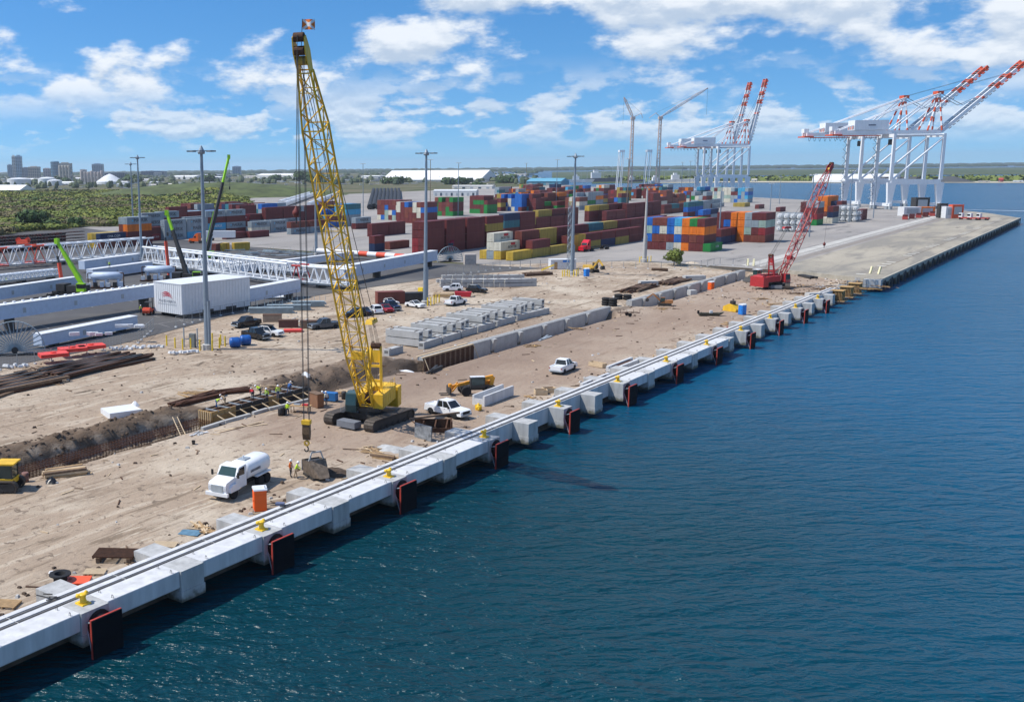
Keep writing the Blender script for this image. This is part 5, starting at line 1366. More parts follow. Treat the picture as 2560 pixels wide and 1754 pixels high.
# machinery house on stools
ha, hb_ = at(457, 797), at(626, 773)
hz = .9
def machinery_house():
    d = hb_-ha; L_ = d.length; an = math.atan2(d.y, d.x)
    t = thing('machinery_house', 'large white corrugated machinery house with red wave logo', 'machinery house', ha, an)
    wdt = 9.0; H_ = 5.9; z0 = .75
    left = Vector((-math.sin(an), math.cos(an)))
    mb = MB().b2(0, L_, 0, wdt, z0, z0+H_); mb.build('shell', WHITE, t)
    for i in range(int(L_/.8)): MB().b2(.1+i*.8, .5+i*.8, -.07, 0, z0+.05, z0+H_-.05).build('wall_rib', WHITE, t)
    for i in range(int(wdt/.62)): MB().b2(-.07, 0, .12+i*.62, .42+i*.62, z0+.05, z0+H_-.05).build('wall_rib', WHITE, t)
    MB().b2(-.12, L_+.1, -.12, wdt+.1, z0+H_, z0+H_+.12).build('roof', WHITE, t)
    for f_ in (.28, .62): MB().b2(L_*f_, L_*f_+2.8, -.1, -.07, z0-.0, z0+.5).build('opening', DARK, t)
    for f_ in (.1, .5, .9):
        for y in (1, 8): MB().box(L_*f_, y, z0/2, 1.0, 1.0, z0).build('support_stool', DARK, t)
    # logo on the left end: two red waves and the lettering below
    for k in range(3):
        mb = MB(); n = 14; up, dn = [], []
        for i in range(n+1):
            u = i/n; yy = 6.6-u*3.6; zz = z0+3.7+.55*math.sin(u*math.pi*.95)-.32*k-.25*u
            up.append((-.10, yy-k*.12, zz+.13*math.sin(math.pi*u))); dn.append((-.10, yy-k*.12, zz-.09*math.sin(math.pi*u)))
        mb.add(up+dn, [(i, i+1, n+2+i, n+1+i) for i in range(n)]); mb.build('logo_wave', TAGR, t)
    o = link('lettering', text_mesh('PORTS AMERICA', M('letter_grey', (.30, .32, .36), .7)), t)
    o.matrix_local = Matrix.Translation((-.10, 4.6, z0+2.35)) @ Matrix(((0, 0, -1, 0), (-1, 0, 0, 0), (0, 1, 0, 0), (0, 0, 0, 1))) @ Matrix.Diagonal((.72, .72, 1, 1))
    MB().b2(-.11, -.08, 1.6, 7.6, z0+1.75, z0+1.82).build('logo_line', GREYM, t)
machinery_house()
# railed platform and grating stacks beside the house
p = at(672, 745); t = thing('railed_platform', 'white platform frame with handrails lying right of the house', 'platform', p, R(35))
MB().b2(-4, 4, -2, 2, .3, .5).build('deck', WHITE_C, t)
for i in range(9):
    for s in (-2, 2): MB().tube((-4+i, s, .5), (-4+i, s, 1.7), .05, 5).build('post', WHITE_C, t)
for s in (-2, 2):
    for z in (1.1, 1.7): MB().bar((-4, s, z), (4, s, z), .07).build('rail', WHITE_C, t)
GALV = M('galv_blue', (.30, .37, .40), .6, .2, var=.2)
for i, (x, y, l_, lb) in enumerate(((680, 782, 9, 'left'), (725, 775, 9, 'middle'), (772, 766, 7, 'right'))):
    t = thing('grating_stack', f'stack of galvanised walkway gratings on the asphalt, {lb} one', 'gratings', at(x, y), R(38))
    for j in range(5): MB().box(rnd.uniform(-.3, .3), 0, .12+j*.24, l_, 1.4, .16).build('grating', GALV, t)
    for j in range(7): MB().tube((-l_/2+j*l_/6, .7, 1.2), (-l_/2+j*l_/6, .7, 2.2), .04, 4).build('post', GALV, t)
p = at(620, 640); t = thing('handrail_heap', 'broad heap of galvanised stairs and handrails behind the lattice boom', 'metal heap', p, R(30)); 
for j in range(70):
    x, y = rnd.uniform(-22, 22), rnd.uniform(-9, 9); z = rnd.uniform(.1, 1.6)
    MB().box(x, y, z, rnd.uniform(2, 6), rnd.uniform(.15, 1.0), rnd.uniform(.08, .25), rnd.uniform(-.4, .4)).build('walkway_piece', GALV if j % 3 else GREYM, t)
    if j % 2: MB().box(x, y, z+.7, .07, .07, 1.4).build('upright', GALV, t)
# cable reels: spoked wheels standing on edge
def reel(label, p, r, an):
    t = thing('cable_reel', label, 'cable reel', p, an)
    mb = MB(); n = 36; z0 = r*.18
    for i in range(n):
        a, b = math.pi*2*i/n, math.pi*2*(i+1)/n
        MB().bar((r*math.cos(a), 0, z0+r*math.sin(a)), (r*math.cos(b), 0, z0+r*math.sin(b)), .35, .12).build('rim_segment', GALV, t) if math.sin(a) > -.22 else None
        if math.sin(a) > -.18: MB().bar((.35*math.cos(a), .12, z0+.35*math.sin(a)), (r*math.cos(a), .0, z0+r*math.sin(a)), .09, .16).build('spoke', GALV, t)
    MB().lathe([(.5, -.35), (.5, .35)], cz=z0, n=14, axis='y').build('hub', DARK, t)
    MB().box(0, 0, .15, r*1.6, 1.2, .3).build('cradle', DARK, t)
    return t
reel('big spoked cable reel standing at the left edge by the fence', at(38, 888), 4.6, R(52))
reel('spoked cable reel standing behind the box girder end', at(1125, 654), 4.0, R(52))
for i in range(2):
    o = MB().box(0, 0, 0, 3.4, 2.6, 1.5).build('crate', M('crate_pale', (.42, .37, .33), .8, var=.2)); o.location = at(1168, 662)+Vector((.0, 1.5, .76+i*1.55)); o.rotation_euler = (0, 0, .7)
    tag(o, f'pale crate beside the far cable reel, {"lower" if i == 0 else "upper"} one', 'crate', 'pale crates by the reel')

# tank skids (pipework on frames) beside the green crane truck
def skid(label, p, an):
    t = thing('pump_skid', label, 'machinery', p, an)
    MB().b2(-5, 5, -1.5, 1.5, .1, .4).build('base_frame', RUST, t)
    MB().lathe([(.3, -4.0), (1.0, -3.7), (1.0, 3.7), (.3, 4.0)], cz=3.0, n=14, axis='x').build('vessel', BLUEW, t, True)
    for x in (-3, 0, 3): MB().box(x, 0, 1.3, .5, 1.8, 1.8).build('saddle', BLUEW, t)
    for i in range(6): MB().box(-4.2+i*1.6, -1.0, .9, .9, .8, 1.0+(i % 3)*.3).build('pump', (WHITE, DARK, BLUEW)[i % 3], t)
    for s in (-4.4, 4.4): MB().tube((s, -1.0, .4), (s, -1.0, 3.8), .13, 8).build('riser', RUST, t); MB().tube((s, -1.0, 3.8), (s*.7, -.3, 3.8), .13, 8).build('elbow', RUST, t)
skid('blue grey pump skid with horizontal vessel beside the green crane truck', at(268, 720), R(38)); skid('blue grey pump skid with horizontal vessel by the red jack mast', at(400, 702), R(38))

# ---------------- lime green mobile cranes ----------------
def mobile_crane(label, p, an, boom_base, boom_tip, mat_boom, ext=.0, truck=True, jack=None):
    t = thing('mobile_crane', label, 'mobile crane', p, an); Mi = (Matrix.Translation(p) @ Matrix.Rotation(an, 4, 'Z')).inverted()
    if truck:
        MB().b2(-5.5, 5.5, -1.3, 1.3, .9, 1.5).build('carrier', DARK, t)
        for x in (-4.5, -2.8, 2.5, 4.2):
            for s in (-1, 1): wheel(t, x, s*1.2, .75, .6)
        MB().b2(-1.5, 3.0, -1.4, 1.4, 1.5, 2.9).build('superstructure', DARK, t)
        c_ = MB().b2(1.2, 3.2, -1.6, -.6, 1.6, 3.5).build('cab', LIME, t); MB().b2(1.3, 3.25, -1.65, -.7, 2.4, 3.3).build('cab_window', GLASS, c_)
        MB().b2(-4.2, -2.0, -1.5, 1.5, 1.6, 3.2).build('counterweight', DARK, t)
        for x in (-5.2, 5.2): MB().b2(x-.25, x+.25, -3.6, 3.6, .7, 1.0).build('outrigger', DARK, t)
        for x in (-5.2, 5.2):
            for s in (-3.5, 3.5): MB().tube((x, s, 0), (x, s, 1.2), .15, 8).build('outrigger_jack', DARK, t)
    a, b = Mi @ boom_base, Mi @ boom_tip; L_ = (b-a).length; n = 4
    for i in range(n):
        w = .95-.13*i; MB().bar(a.lerp(b, i/n*.98), a.lerp(b, (i+1)/n), w, w*1.15).build('boom_section', mat_boom if not (mat_boom is DARK and i == n-1) else LIME if ext else mat_boom, t)
    MB().box(*b, .9, .9, 1.3).build('boom_head', LIME, t)
    MB().tube(a.lerp(b, .05)+Vector((1.2, 0, -.6)), a.lerp(b, .35), .22, 8).build('lift_cylinder', GREYM, t)
    if ext:
        mb = MB(); d = (b-a).normalized(); sd = Vector((-.6, .6, -.2))
        for i in range(14):
            q0, q1 = a.lerp(b, .12+.32*i/14)+sd, a.lerp(b, .12+.32*(i+1)/14)+sd
            mb.tube(q0, q1, .12, 5); mb.tube(q0+Vector((.0, .0, 1.1)), q1+Vector((0, 0, 1.1)), .10, 5); mb.tube(q0, q1+Vector((0, 0, 1.1)), .07, 4); mb.tube(q0+Vector((0, .5, .5)), q1+Vector((0, .5, .5)), .08, 4)
        mb.build('folded_jib', LIME, t)
    MB().tube(b, b-Vector((0, 0, max(3.0, (boom_tip.z)*.30))), .05, 4).build('hoist_rope', ROPE, t)
    MB().box(*(b-Vector((0, 0, max(3.0, boom_tip.z*.30)))), .4, .4, .9).build('hook_block', DARK, t)
    return t
def on_depth(px, py, ref):
    "point of the photo at the same depth as a ground point"
    return at_depth(px, py, (ref-EYE).dot(FW))
p = at(190, 744)
mobile_crane('lime green telescopic crane on a dark wheeled carrier at left', p, R(20), on_depth(208, 713, p), on_depth(142, 603, p), LIME, .5)
p = at(475, 712)
mobile_crane('dark boomed mobile crane with lime green head behind the machinery house', p, R(30), on_depth(474, 705, p), on_depth(417, 532, p), DARK, 1)
p = at(512, 655)
mobile_crane('farther mobile crane with long dark boom reaching over the lattice booms', p, R(40), on_depth(512, 648, p), on_depth(572, 392, p), DARK, 1)
for i, (xb, yb, xt, yt, lb) in enumerate(((158, 729, 147, 655, 'orange jack mast leaning beside the lime green crane'), (424, 700, 414, 600, 'orange jack mast standing before the lattice booms'))):
    p = at(xb, yb); b = on_depth(xt, yt, p); t = thing('jack_mast', lb, 'mast', p)
    MB().bar((0, 0, 0), (b-p)*.97, .7, .7).build('mast', ORG, t); MB().bar((b-p)*.97, (b-p)*1.06, .4, .4).build('top', DARK, t); MB().box(0, 0, .3, 1.6, 1.6, .6).build('foot', DARK, t)
# orange forklift under the girder
def forklift(label, p, an, mat):
    t = thing('forklift', label, 'forklift', p, an)
    MB().prism([(-1.6, .5), (1.0, .5), (1.0, 1.1), (-.2, 1.15), (-.5, 1.5), (-1.5, 1.5), (-1.7, 1.0)], 'y', -.75, .75).build('body', mat, t)
    for x in (-.7, .8):
        for s in (-.6, .6): MB().tube((x, s, 1.1), (x-.1 if x > 0 else x, s, 2.5), .05, 5).build('roof_post', DARK, t)
    MB().b2(-.85, .85, -.7, .7, 2.5, 2.58).build('roof', DARK, t)
    for s in (-.4, .4): MB().b2(1.2, 1.35, s-.08, s+.08, .2, 3.2).build('mast_rail', DARK, t); MB().b2(1.35, 2.5, s-.07, s+.07, .15, .25).build('fork', DARK, t)
    for x in (-1.1, .75):
        for s in (-1, 1): wheel(t, x, s*.72, .42, .3)
forklift('orange forklift beneath the pale box girder', at(372, 786), R(120), ORG)

# fence of mesh panels along the asphalt edge
FN_ = M('fence_mesh', (.30, .32, .33), .6, .3)
def fence(desc, pts, n, h=2.0, sheet=False):
    t = thing('mesh_fence', desc, 'fence', pts[0])
    tot = []; 
    for a, b in zip(pts, pts[1:]):
        k = max(1, round((b-a).length/3.4))
        for i in range(k): tot.append((a.lerp(b, i/k), a.lerp(b, (i+1)/k)))
    for a, b in tot:
        a, b = a-pts[0], b-pts[0]
        f_ = MB(); f_.tube(a, a+Vector((0, 0, h)), .04, 5); f_.tube(b-(b-a)*.03, b-(b-a)*.03+Vector((0, 0, h)), .035, 5)
        for z in (.15, h): f_.bar(a+Vector((0, 0, z)), b+Vector((0, 0, z)), .05)
        for i in range(1, 6): f_.bar(a.lerp(b, i/6)+Vector((0, 0, .15)), a.lerp(b, i/6)+Vector((0, 0, h)), .012)
        for z in (.6, 1.1, 1.6): f_.bar(a+Vector((0, 0, z)), b+Vector((0, 0, z)), .012)
        f_.build('fence_panel', FN_, t)
        MB().box(a.x, a.y, .1, .5, .3, .18).build('sand_bag', CLOTHW, t)
fence('temporary mesh fence along the asphalt edge at left', [at(0, 925), at(130, 902), at(260, 876), at(345, 858), at(385, 822)], 10)
fence('temporary mesh fence behind the black pickups', [at(440, 818), at(520, 795), at(640, 772), at(760, 742)], 10)
fence('chain link fence between the site and the container yard', [at(1120, 690), at(1250, 672), at(1400, 665), at(1500, 668), at(1620, 672), at(1720, 672), at(1800, 662), at(1900, 668)], 10)

# precast planks: the near rows beside the landside beam
PLK = M('plank_concrete', (.40, .40, .39), .85, var=.15, scale=.7, bump=.1); SHADE_ = M('hollow_core', (.12, .12, .12), .9)
def plank(label, c, an, L_, w, h, group):
    t = thing('precast_plank', label, 'concrete plank', c, an, group)
    MB().b2(-L_/2, L_/2, -w/2, w/2, 0, h).build('plank', PLK, t)
    for s in (-1, 1): MB().b2(s*L_/2-(.0 if s > 0 else .012), s*L_/2+(.012 if s > 0 else 0), -w*.30, w*.30, h*.42, h*.80).build('hollow_core', SHADE_, t)
    for i in (-.36, .36): MB().b2(L_*i-.03, L_*i+.03, -w/2-.0, w/2, h, h+.09).build('lifting_bar', RUST, t)
    return t
pz = lambda x, y: ground(x, y)
pa, pb = gat(1010, 862), gat(1320, 776)
n = 19; sp = 0
for i in range(n):
    f_ = i/(n-1); c = pa.lerp(pb, f_); c.z = pz(c.x, c.y)
    lv = 2 if i % 5 != 2 else 1
    for k in range(lv):
        plank(f'grey precast plank, {ORD[i]} from left in the row by the trench, {"lower" if k == 0 else "upper"} one', c+Vector((.0, 0, .12+k*1.28)), R(2)+rnd.uniform(-.03, .03), 6.6+.5*(i % 3), 1.25, 1.15, 'precast planks in rows')
# planks laid end to end along the trench
for i, (a, b) in enumerate((((1052, 873), (1098, 858)), ((1100, 858), (1145, 845)), ((1147, 843), (1186, 832)), ((1188, 831), (1232, 818)), ((1236, 817), (1282, 803)), ((1286, 802), (1368, 784)), ((965, 890), (1001, 880)))):
    A, B_ = gat(*a), gat(*b); c = (A+B_)/2; c.z = pz(c.x, c.y)
    plank(f'grey precast plank lying along the trench, {ORD[i]} of those end to end' if i < 6 else 'lone grey precast plank behind the yellow mast', c, hdg(A, B_), (B_-A).length*.98, 1.1, 1.15, 'precast planks laid end to end')
# the farther plank stacks behind the white suv
pa, pb = at(1115, 712), at(1335, 692)
for i in range(13):
    f_ = i/12; c = at(1140, 716).lerp(at(1300, 716), f_)
    for r_ in range(2):
        cc = c+Vector((-.9*r_*6.5, 7.5*r_, 0)); cc.z = max(-.05, ground(cc.x, cc.y))
        for k in range(2): plank(f'grey precast plank in the far stack, {ORD[i]} from left, {"front" if r_ == 0 else "back"} row, {"lower" if k == 0 else "upper"} one', cc+Vector((0, 0, .05+k*1.0)), R(48), 8.0, 1.2, .85, 'precast planks in the far stack') if i % 2 == r_ % 2 or k == 0 else None
t = thing('rusty_container', 'old rusty container with dark sheeted end behind the crane boom', 'container', at(975, 758), R(50)); MB().b2(-3, 3, -1.2, 1.2, .1, 2.6).build('box', CM['k'], t)
for i in range(9): MB().b2(-2.9+i*.64, -2.6+i*.64, -1.26, -1.2, .2, 2.5).build('rib', CM['k'], t)
MB().b2(3.0, 7.5, -1.1, 1.1, .1, 2.2).build('sheeted_end', DARK, t)
# =====================================================================
# PEOPLE
# =====================================================================
def person_rest():
    bm = bmesh.new(); V = {}; rad = {}
    def v(n, co, r): V[n] = bm.verts.new(co); rad[n] = r
    v('pel', (0, 0, .96), (.155, .115)); v('spi', (0, .0, 1.16), (.145, .105)); v('che', (0, 0, 1.36), (.17, .115)); v('nec', (0, .0, 1.51), (.062, .062)); v('hea', (0, .015, 1.62), (.085, .10)); v('top', (0, .005, 1.73), (.075, .085))
    v('nos', (0, .115, 1.625), (.02, .025))
    for s, q in ((-1, 'L'), (1, 'R')):
        v('sh'+q, (s*.195, 0, 1.42), (.065, .065)); v('el'+q, (s*.26, -.03, 1.14), (.048, .048)); v('wr'+q, (s*.255, .10, .90), (.034, .034)); v('ha'+q, (s*.25, .145, .80), (.04, .025)); v('th'+q, (s*.215, .15, .855), (.015, .015))
        v('hi'+q, (s*.095, 0, .90), (.095, .10)); v('kn'+q, (s*.115, .02, .50), (.066, .07)); v('an'+q, (s*.12, -.02, .10), (.045, .05)); v('to'+q, (s*.135, .15, .045), (.048, .04))
    E_ = [('pel', 'spi'), ('spi', 'che'), ('che', 'nec'), ('nec', 'hea'), ('hea', 'top'), ('hea', 'nos')]
    for q in 'LR': E_ += [('che', 'sh'+q), ('sh'+q, 'el'+q), ('el'+q, 'wr'+q), ('wr'+q, 'ha'+q), ('wr'+q, 'th'+q), ('pel', 'hi'+q), ('hi'+q, 'kn'+q), ('kn'+q, 'an'+q), ('an'+q, 'to'+q)]
    for a, b in E_: bm.edges.new((V[a], V[b]))
    bm.verts.index_update(); idx = {n: V[n].index for n in V}
    me = bpy.data.meshes.new('body'); bm.to_mesh(me); bm.free()
    o = bpy.data.objects.new('body', me); C.objects.link(o)
    md = o.modifiers.new('skin', 'SKIN'); sk = me.skin_vertices[0].data
    for n, i in idx.items(): sk[i].radius = rad[n]; sk[i].use_root = (n == 'pel')
    o.modifiers.new('sub', 'SUBSURF').levels = 1
    out_ = bpy.data.meshes.new_from_object(o.evaluated_get(bpy.context.evaluated_depsgraph_get()))
    bpy.data.objects.remove(o); return out_
REST = person_rest()
SKIN = M('skin', (.36, .20, .13), .6, var=.05)
CLOTH = {n: M('cloth_'+n, c, .9, var=.12, scale=6) for n, c in dict(hivis=(.50, .72, .03), orange=(.75, .16, .02), dark=(.03, .035, .05), jeans=(.05, .08, .16), red=(.45, .02, .03), tan=(.35, .26, .17), white=(.7, .7, .68), blue=(.03, .10, .28)).items()}
HELM = {n: M('helmet_'+n, c, .35, var=.03) for n, c in dict(white=(.8, .8, .8), yellow=(.75, .6, .04)).items()}
def person(label, p, face, top='hivis', legs='jeans', bend=0.0, step=0.0, helmet='white', arm=0.0):
    t = thing('person', label, 'person', p, face-math.pi/2, 'workers on the site')
    me = REST.copy(); me.materials.clear()
    for m_ in (CLOTH[legs], CLOTH[top], SKIN, BLACK): me.materials.append(m_)
    mi = []
    for pl in me.polygons:
        c = pl.center
        if c.z > 1.50: k = 2
        elif abs(c.x) > .20 and c.z < .93: k = 2
        elif c.z > 1.0 or (abs(c.x) > .2 and c.z > .86): k = 1
        elif c.z < .12: k = 3
        else: k = 0
        mi.append(k)
    me.polygons.foreach_set('material_index', mi); me.polygons.foreach_set('use_smooth', [True]*len(mi))
    head = Vector((0, 0, 1.70))
    def pose(co):
        co = Vector(co)
        if abs(co.x) > .16 and co.z > .75 and arm and co.z < 1.46:
            w = sst(1.42, 1.2, co.z); q = Vector((co.x, 0, 1.42)); co = q+Matrix.Rotation(arm*w, 3, 'X') @ (co-q)
        if co.z < .9 and step:
            s = 1 if co.x > 0 else -1; q = Vector((co.x, 0, .9)); co = q+Matrix.Rotation(step*s*sst(.9, .7, co.z), 3, 'X') @ (co-q)
        if bend and co.z > .86:
            w = sst(.86, 1.12, co.z); q = Vector((0, 0, .95)); co = q+Matrix.Rotation(-bend*w, 3, 'X') @ (co-q)
        return co
    for v_ in me.vertices: v_.co = pose(v_.co)
    me.update(); b = link('body', me, t)
    hc, hu = pose((0, .01, 1.70)), (pose((0, .01, 1.80))-pose((0, .01, 1.70))).normalized()
    hm = MB().lathe([(.17, -.02), (.135, .0), (.13, .06), (.09, .115), (.02, .135)], n=12); rotq = Vector((0, 0, 1)).rotation_difference(hu).to_matrix().to_4x4()
    hm.xf(Matrix.Translation(hc) @ rotq); hm.build('helmet', HELM[helmet], t, True)
    if top in ('hivis', 'orange'):
        for s in (-1, 1): 
            mb = MB(); pts = [pose((s*.10, .135, 1.02)), pose((s*.12, .138, 1.2)), pose((s*.12, .13, 1.42))]
            for a, c in zip(pts, pts[1:]): mb.bar(a, c, .05, .02)
            mb.build('vest_stripe', CLOTHW, t)
    return t
def P(x, y, z=None):
    if z is None: return gat(x, y)
    return at(x, y, z)
person('worker in orange vest standing left of the concrete skip', P(727, 1192), R(10), 'orange', 'dark', 0, .1)
person('worker in yellow vest leaning on the concrete skip', P(739, 1196), R(40), 'hivis', 'tan', .35, .2, arm=.9)
person('worker in yellow vest walking by the barrels', P(719, 1040), R(120), 'hivis', 'dark', .1, .3)
person('worker in yellow vest standing beside the brown box', P(806, 1011), R(-60), 'hivis', 'dark', 0, .05)
person('worker in white shirt standing right of the brown box', P(816, 1012), R(160), 'white', 'jeans', .15, .1)
person('worker in yellow vest standing tall on the formwork', P(695, 996, -.15), R(-40), 'hivis', 'jeans', .1, .1)
person('worker in yellow vest at the edge of the formwork', P(668, 1003, -.3), R(-80), 'hivis', 'dark', .25, .1)
person('worker in red shirt bending over the formwork', P(632, 999, -.15), R(150), 'red', 'dark', 1.0, .1, arm=.6)
person('worker in yellow vest bending at the back of the formwork', P(651, 989, -.2), R(200), 'hivis', 'dark', 1.1, .15, arm=.6)
person('worker in yellow vest bending low on the rebar', P(541, 1019, -.2), R(20), 'hivis', 'blue', 1.2, .15, arm=.5)
person('worker in cream shirt bending over the rebar beside another', P(563, 1014, -.2), R(190), 'tan', 'tan', 1.1, .1, arm=.6)
person('worker in blue shirt kneeling at the far formwork end', P(722, 985, -.15), R(100), 'blue', 'jeans', .7, .3, arm=.5)
person('worker in yellow vest on the asphalt by the far left girder', P(16, 709, 0.02), R(60), 'hivis', 'dark', 0, .2)
person('worker in yellow vest standing on the girder behind the lattice', P(274, 670, 3.5), R(-60), 'hivis', 'dark', 0, .1)
person('worker in yellow vest beside the orange forklift', P(352, 784, 0.02), R(-20), 'hivis', 'dark', .1, .1)

# =====================================================================
# SITE THINGS
# =====================================================================
def toilet(label, p, an, mat):
    t = thing('portable_toilet', label, 'portable toilet', p, an, 'portable toilets')
    MB().b2(-.56, .56, -.56, .56, .0, .12).build('base', M('skid_grey', (.2, .2, .2), .7), t)
    MB().b2(-.54, .54, -.54, .54, .12, 2.02).build('walls', mat, t)
    d = MB().b2(-.42, .42, -.57, -.54, .2, 1.95).build('door', mat, t); MB().b2(.28, .36, -.60, -.57, 1.0, 1.15).build('handle', BLACK, d)
    for i in range(4): MB().b2(-.36, .36, -.585, -.57, .3+i*.4, .62+i*.4).build('moulding', mat, d)
    for s in (-1, 1): MB().b2(s*.54-(.03 if s < 0 else 0), s*.54+(.03 if s > 0 else 0), -.4, .4, .3, 1.6).build('side_panel', mat, t)
    MB().prism([(-.60, 2.0), (.60, 2.0), (.56, 2.12), (.25, 2.27), (-.25, 2.27), (-.56, 2.12)], 'y', -.6, .6).build('roof', WHITE, t)
    MB().tube((.4, .4, 2.1), (.4, .4, 2.45), .05, 6).build('vent', WHITE, t)
toilet('orange portable toilet with white roof in front of the water truck', gat(650, 1276), R(-38), ORANGE)
toilet('orange portable toilet beside the far landside beam', gat(1777, 723), R(-20), ORANGE)
toilet('bright blue portable toilet beside the wharf beam', gat(1855, 787), R(-25), BLUEP)
toilet('blue portable toilet beside the mast with the ladder', gat(1466, 691), R(-30), BLUEP)

# concrete skip on the hook
p = gat(775, 1192)+Vector((.4, .5, 0)); t = thing('concrete_skip', 'muddy grey concrete skip slung under the crane hook', 'skip', p, R(-25))
SK = M('skip_grime', (.13, .10, .075), .9, var=.5, scale=3, bump=.3)
mb = MB(); o_ = [(-1.3, -.8, .25), (1.0, -.8, .25), (1.0, .8, .25), (-1.3, .8, .25), (-1.35, -.95, 1.55), (.2, -.95, 1.75), (.2, .95, 1.75), (-1.35, .95, 1.55), (1.95, -.5, .35), (1.95, .5, .35)]
mb.add(o_, [(3, 2, 1, 0), (0, 4, 7, 3), (0, 1, 5, 4), (2, 3, 7, 6), (1, 8, 5), (2, 6, 9), (1, 2, 9, 8), (5, 8, 9, 6)]); mb.build('bucket', SK, t)
MB().add([(-1.2, -.8, 1.45), (.15, -.8, 1.6), (.15, .8, 1.6), (-1.2, .8, 1.45)], [(0, 1, 2, 3)]).build('inside', DARK, t)
MB().b2(-1.42, -1.35, -.95, .95, .4, 1.5).build('end_plate', CONC_GREY, t)
for s in (-.8, .8): MB().b2(-1.2, 1.2, s-.1, s+.1, .0, .25).build('skid_runner', DARK, t); MB().bar((0, s, 1.6), (.0, s*.6, 2.5), .12).build('bail', CONC_GREY, t)
MB().bar((0, -.5, 2.5), (0, .5, 2.5), .14).build('bail', CONC_GREY, t)
Hk = Vector((-6.3, 71.9, 1.8)); li = (Matrix.Translation(p) @ Matrix.Rotation(R(-25), 4, 'Z')).inverted()
MB().tube(li @ Hk, (0, 0, 2.55), .04, 5).build('sling', ROPE, t)

# U shaped precast trough by the telehandler
a, b = gat(1211, 1016), gat(1284, 989); L_ = (b-a).length; t = thing('concrete_trough', 'long pale U shaped precast concrete trough', 'concrete trough', a, hdg(a, b))
MB().prism([(0, 0), (1.75, 0), (1.75, 1.3), (1.5, 1.3), (1.42, .35), (.33, .35), (.25, 1.3), (0, 1.3)], 'x', 0, L_).build('trough', CONC_NEW, t)
MB().b2(0, .12, .3, 1.45, .36, .9).build('end_stop', CONC_NEW, t)
# telehandler
def telehandler():
    p = gat(1190, 985); t = thing('telehandler', 'yellow orange telehandler with lowered boom behind the trough', 'telehandler', p, R(225))
    Y_ = M('tele_orange', (.80, .33, .02), .5, var=.1)
    MB().b2(-2.4, 2.2, -.6, .6, .7, 1.2).build('chassis', DARK, t)
    for x in (-1.7, 1.6):
        for s in (-1, 1): wheel(t, x, s*1.05, .66, .5)
    MB().b2(-.9, 1.0, .35, 1.15, 1.1, 2.5).build('cab', DARK, t); MB().b2(-.8, .9, 1.14, 1.17, 1.5, 2.4).build('cab_window', GLASS_G, t)
    MB().b2(-.9, 1.0, .35, 1.15, 2.5, 2.58).build('cab_roof', CLOTHW, t)
    MB().b2(-2.3, -.2, -1.2, -.45, 1.0, 1.7).build('engine_hood', Y_, t)
    for i in range(3): MB().bar(Vector((-2.3, -.1, 2.3)).lerp(Vector((3.4, -.1, 1.1)), i/3), Vector((-2.3, -.1, 2.3)).lerp(Vector((3.4, -.1, 1.1)), (i+1)/3), .42-.06*i, .5-.07*i).build('boom_section', Y_, t)
    MB().bar((-2.3, -.1, 2.3), (-2.0, -.1, 1.0), .4, .5).build('boom_pivot', Y_, t)
    MB().box(3.5, -.1, .9, .35, .6, 1.2).build('boom_head', Y_, t); MB().b2(3.6, 3.75, -1.2, 1.0, .25, 1.1).build('carriage', DARK, t)
    for s in (-.6, .4): MB().b2(3.7, 4.9, s-.07, s+.07, .1, .2).build('fork', DARK, t)
    for s in (-.5, .3): MB().bar((2.4, s, 1.6), (3.3, s, .5), .16).build('tilt_link', Y_, t)
telehandler()
# loose yellow bollard
o = dup(b0, gat(1196, 1024)+Vector((0, 0, .3)), .5, 'yellow bollard lying loose on the dirt beside the white pickup', 'loose bollard'); o.rotation_euler = (R(70), 0, R(40))
# steel test box near the crane: grey plate and rusty frame
p = gat(1058, 1098); t = thing('trench_plate', 'grey stained steel plate standing beside the rusty pit', 'steel plate', p, R(-12)); MB().box(0, 0, .85, 2.6, .14, 1.7).build('plate', M('plate_stained', (.20, .21, .22), .8, var=.5, scale=2), t)
p = gat(1085, 1075); t = thing('pit_bracing', 'rusty braced pit frame right of the standing plate', 'steel frame', p, R(35))
MB().b2(-2.2, 2.0, .9, 1.05, -.2, 1.1).build('side_wall', RUST, t); MB().b2(-2.2, 2.0, -1.0, -.9, -.3, .5).build('side_wall', RUST, t); MB().b2(1.9, 2.05, -1.0, 1.0, -.2, 1.3).build('end_wall', RUST, t)
for x in (-1.4, 0, 1.3): MB().bar((x, -.95, .4), (x+.3, .95, 1.0), .16).build('strut', RUST, t)
MB().bar((-2.8, .4, 1.2), (3.0, 1.6, 1.7), .28, .2).build('timber_rail', WOOD_D, t)
MB().add([(-2, -.85, .03), (1.9, -.85, .03), (1.9, .85, .03), (-2, .85, .03)], [(0, 1, 2, 3)]).build('pit_floor', DARK, t)
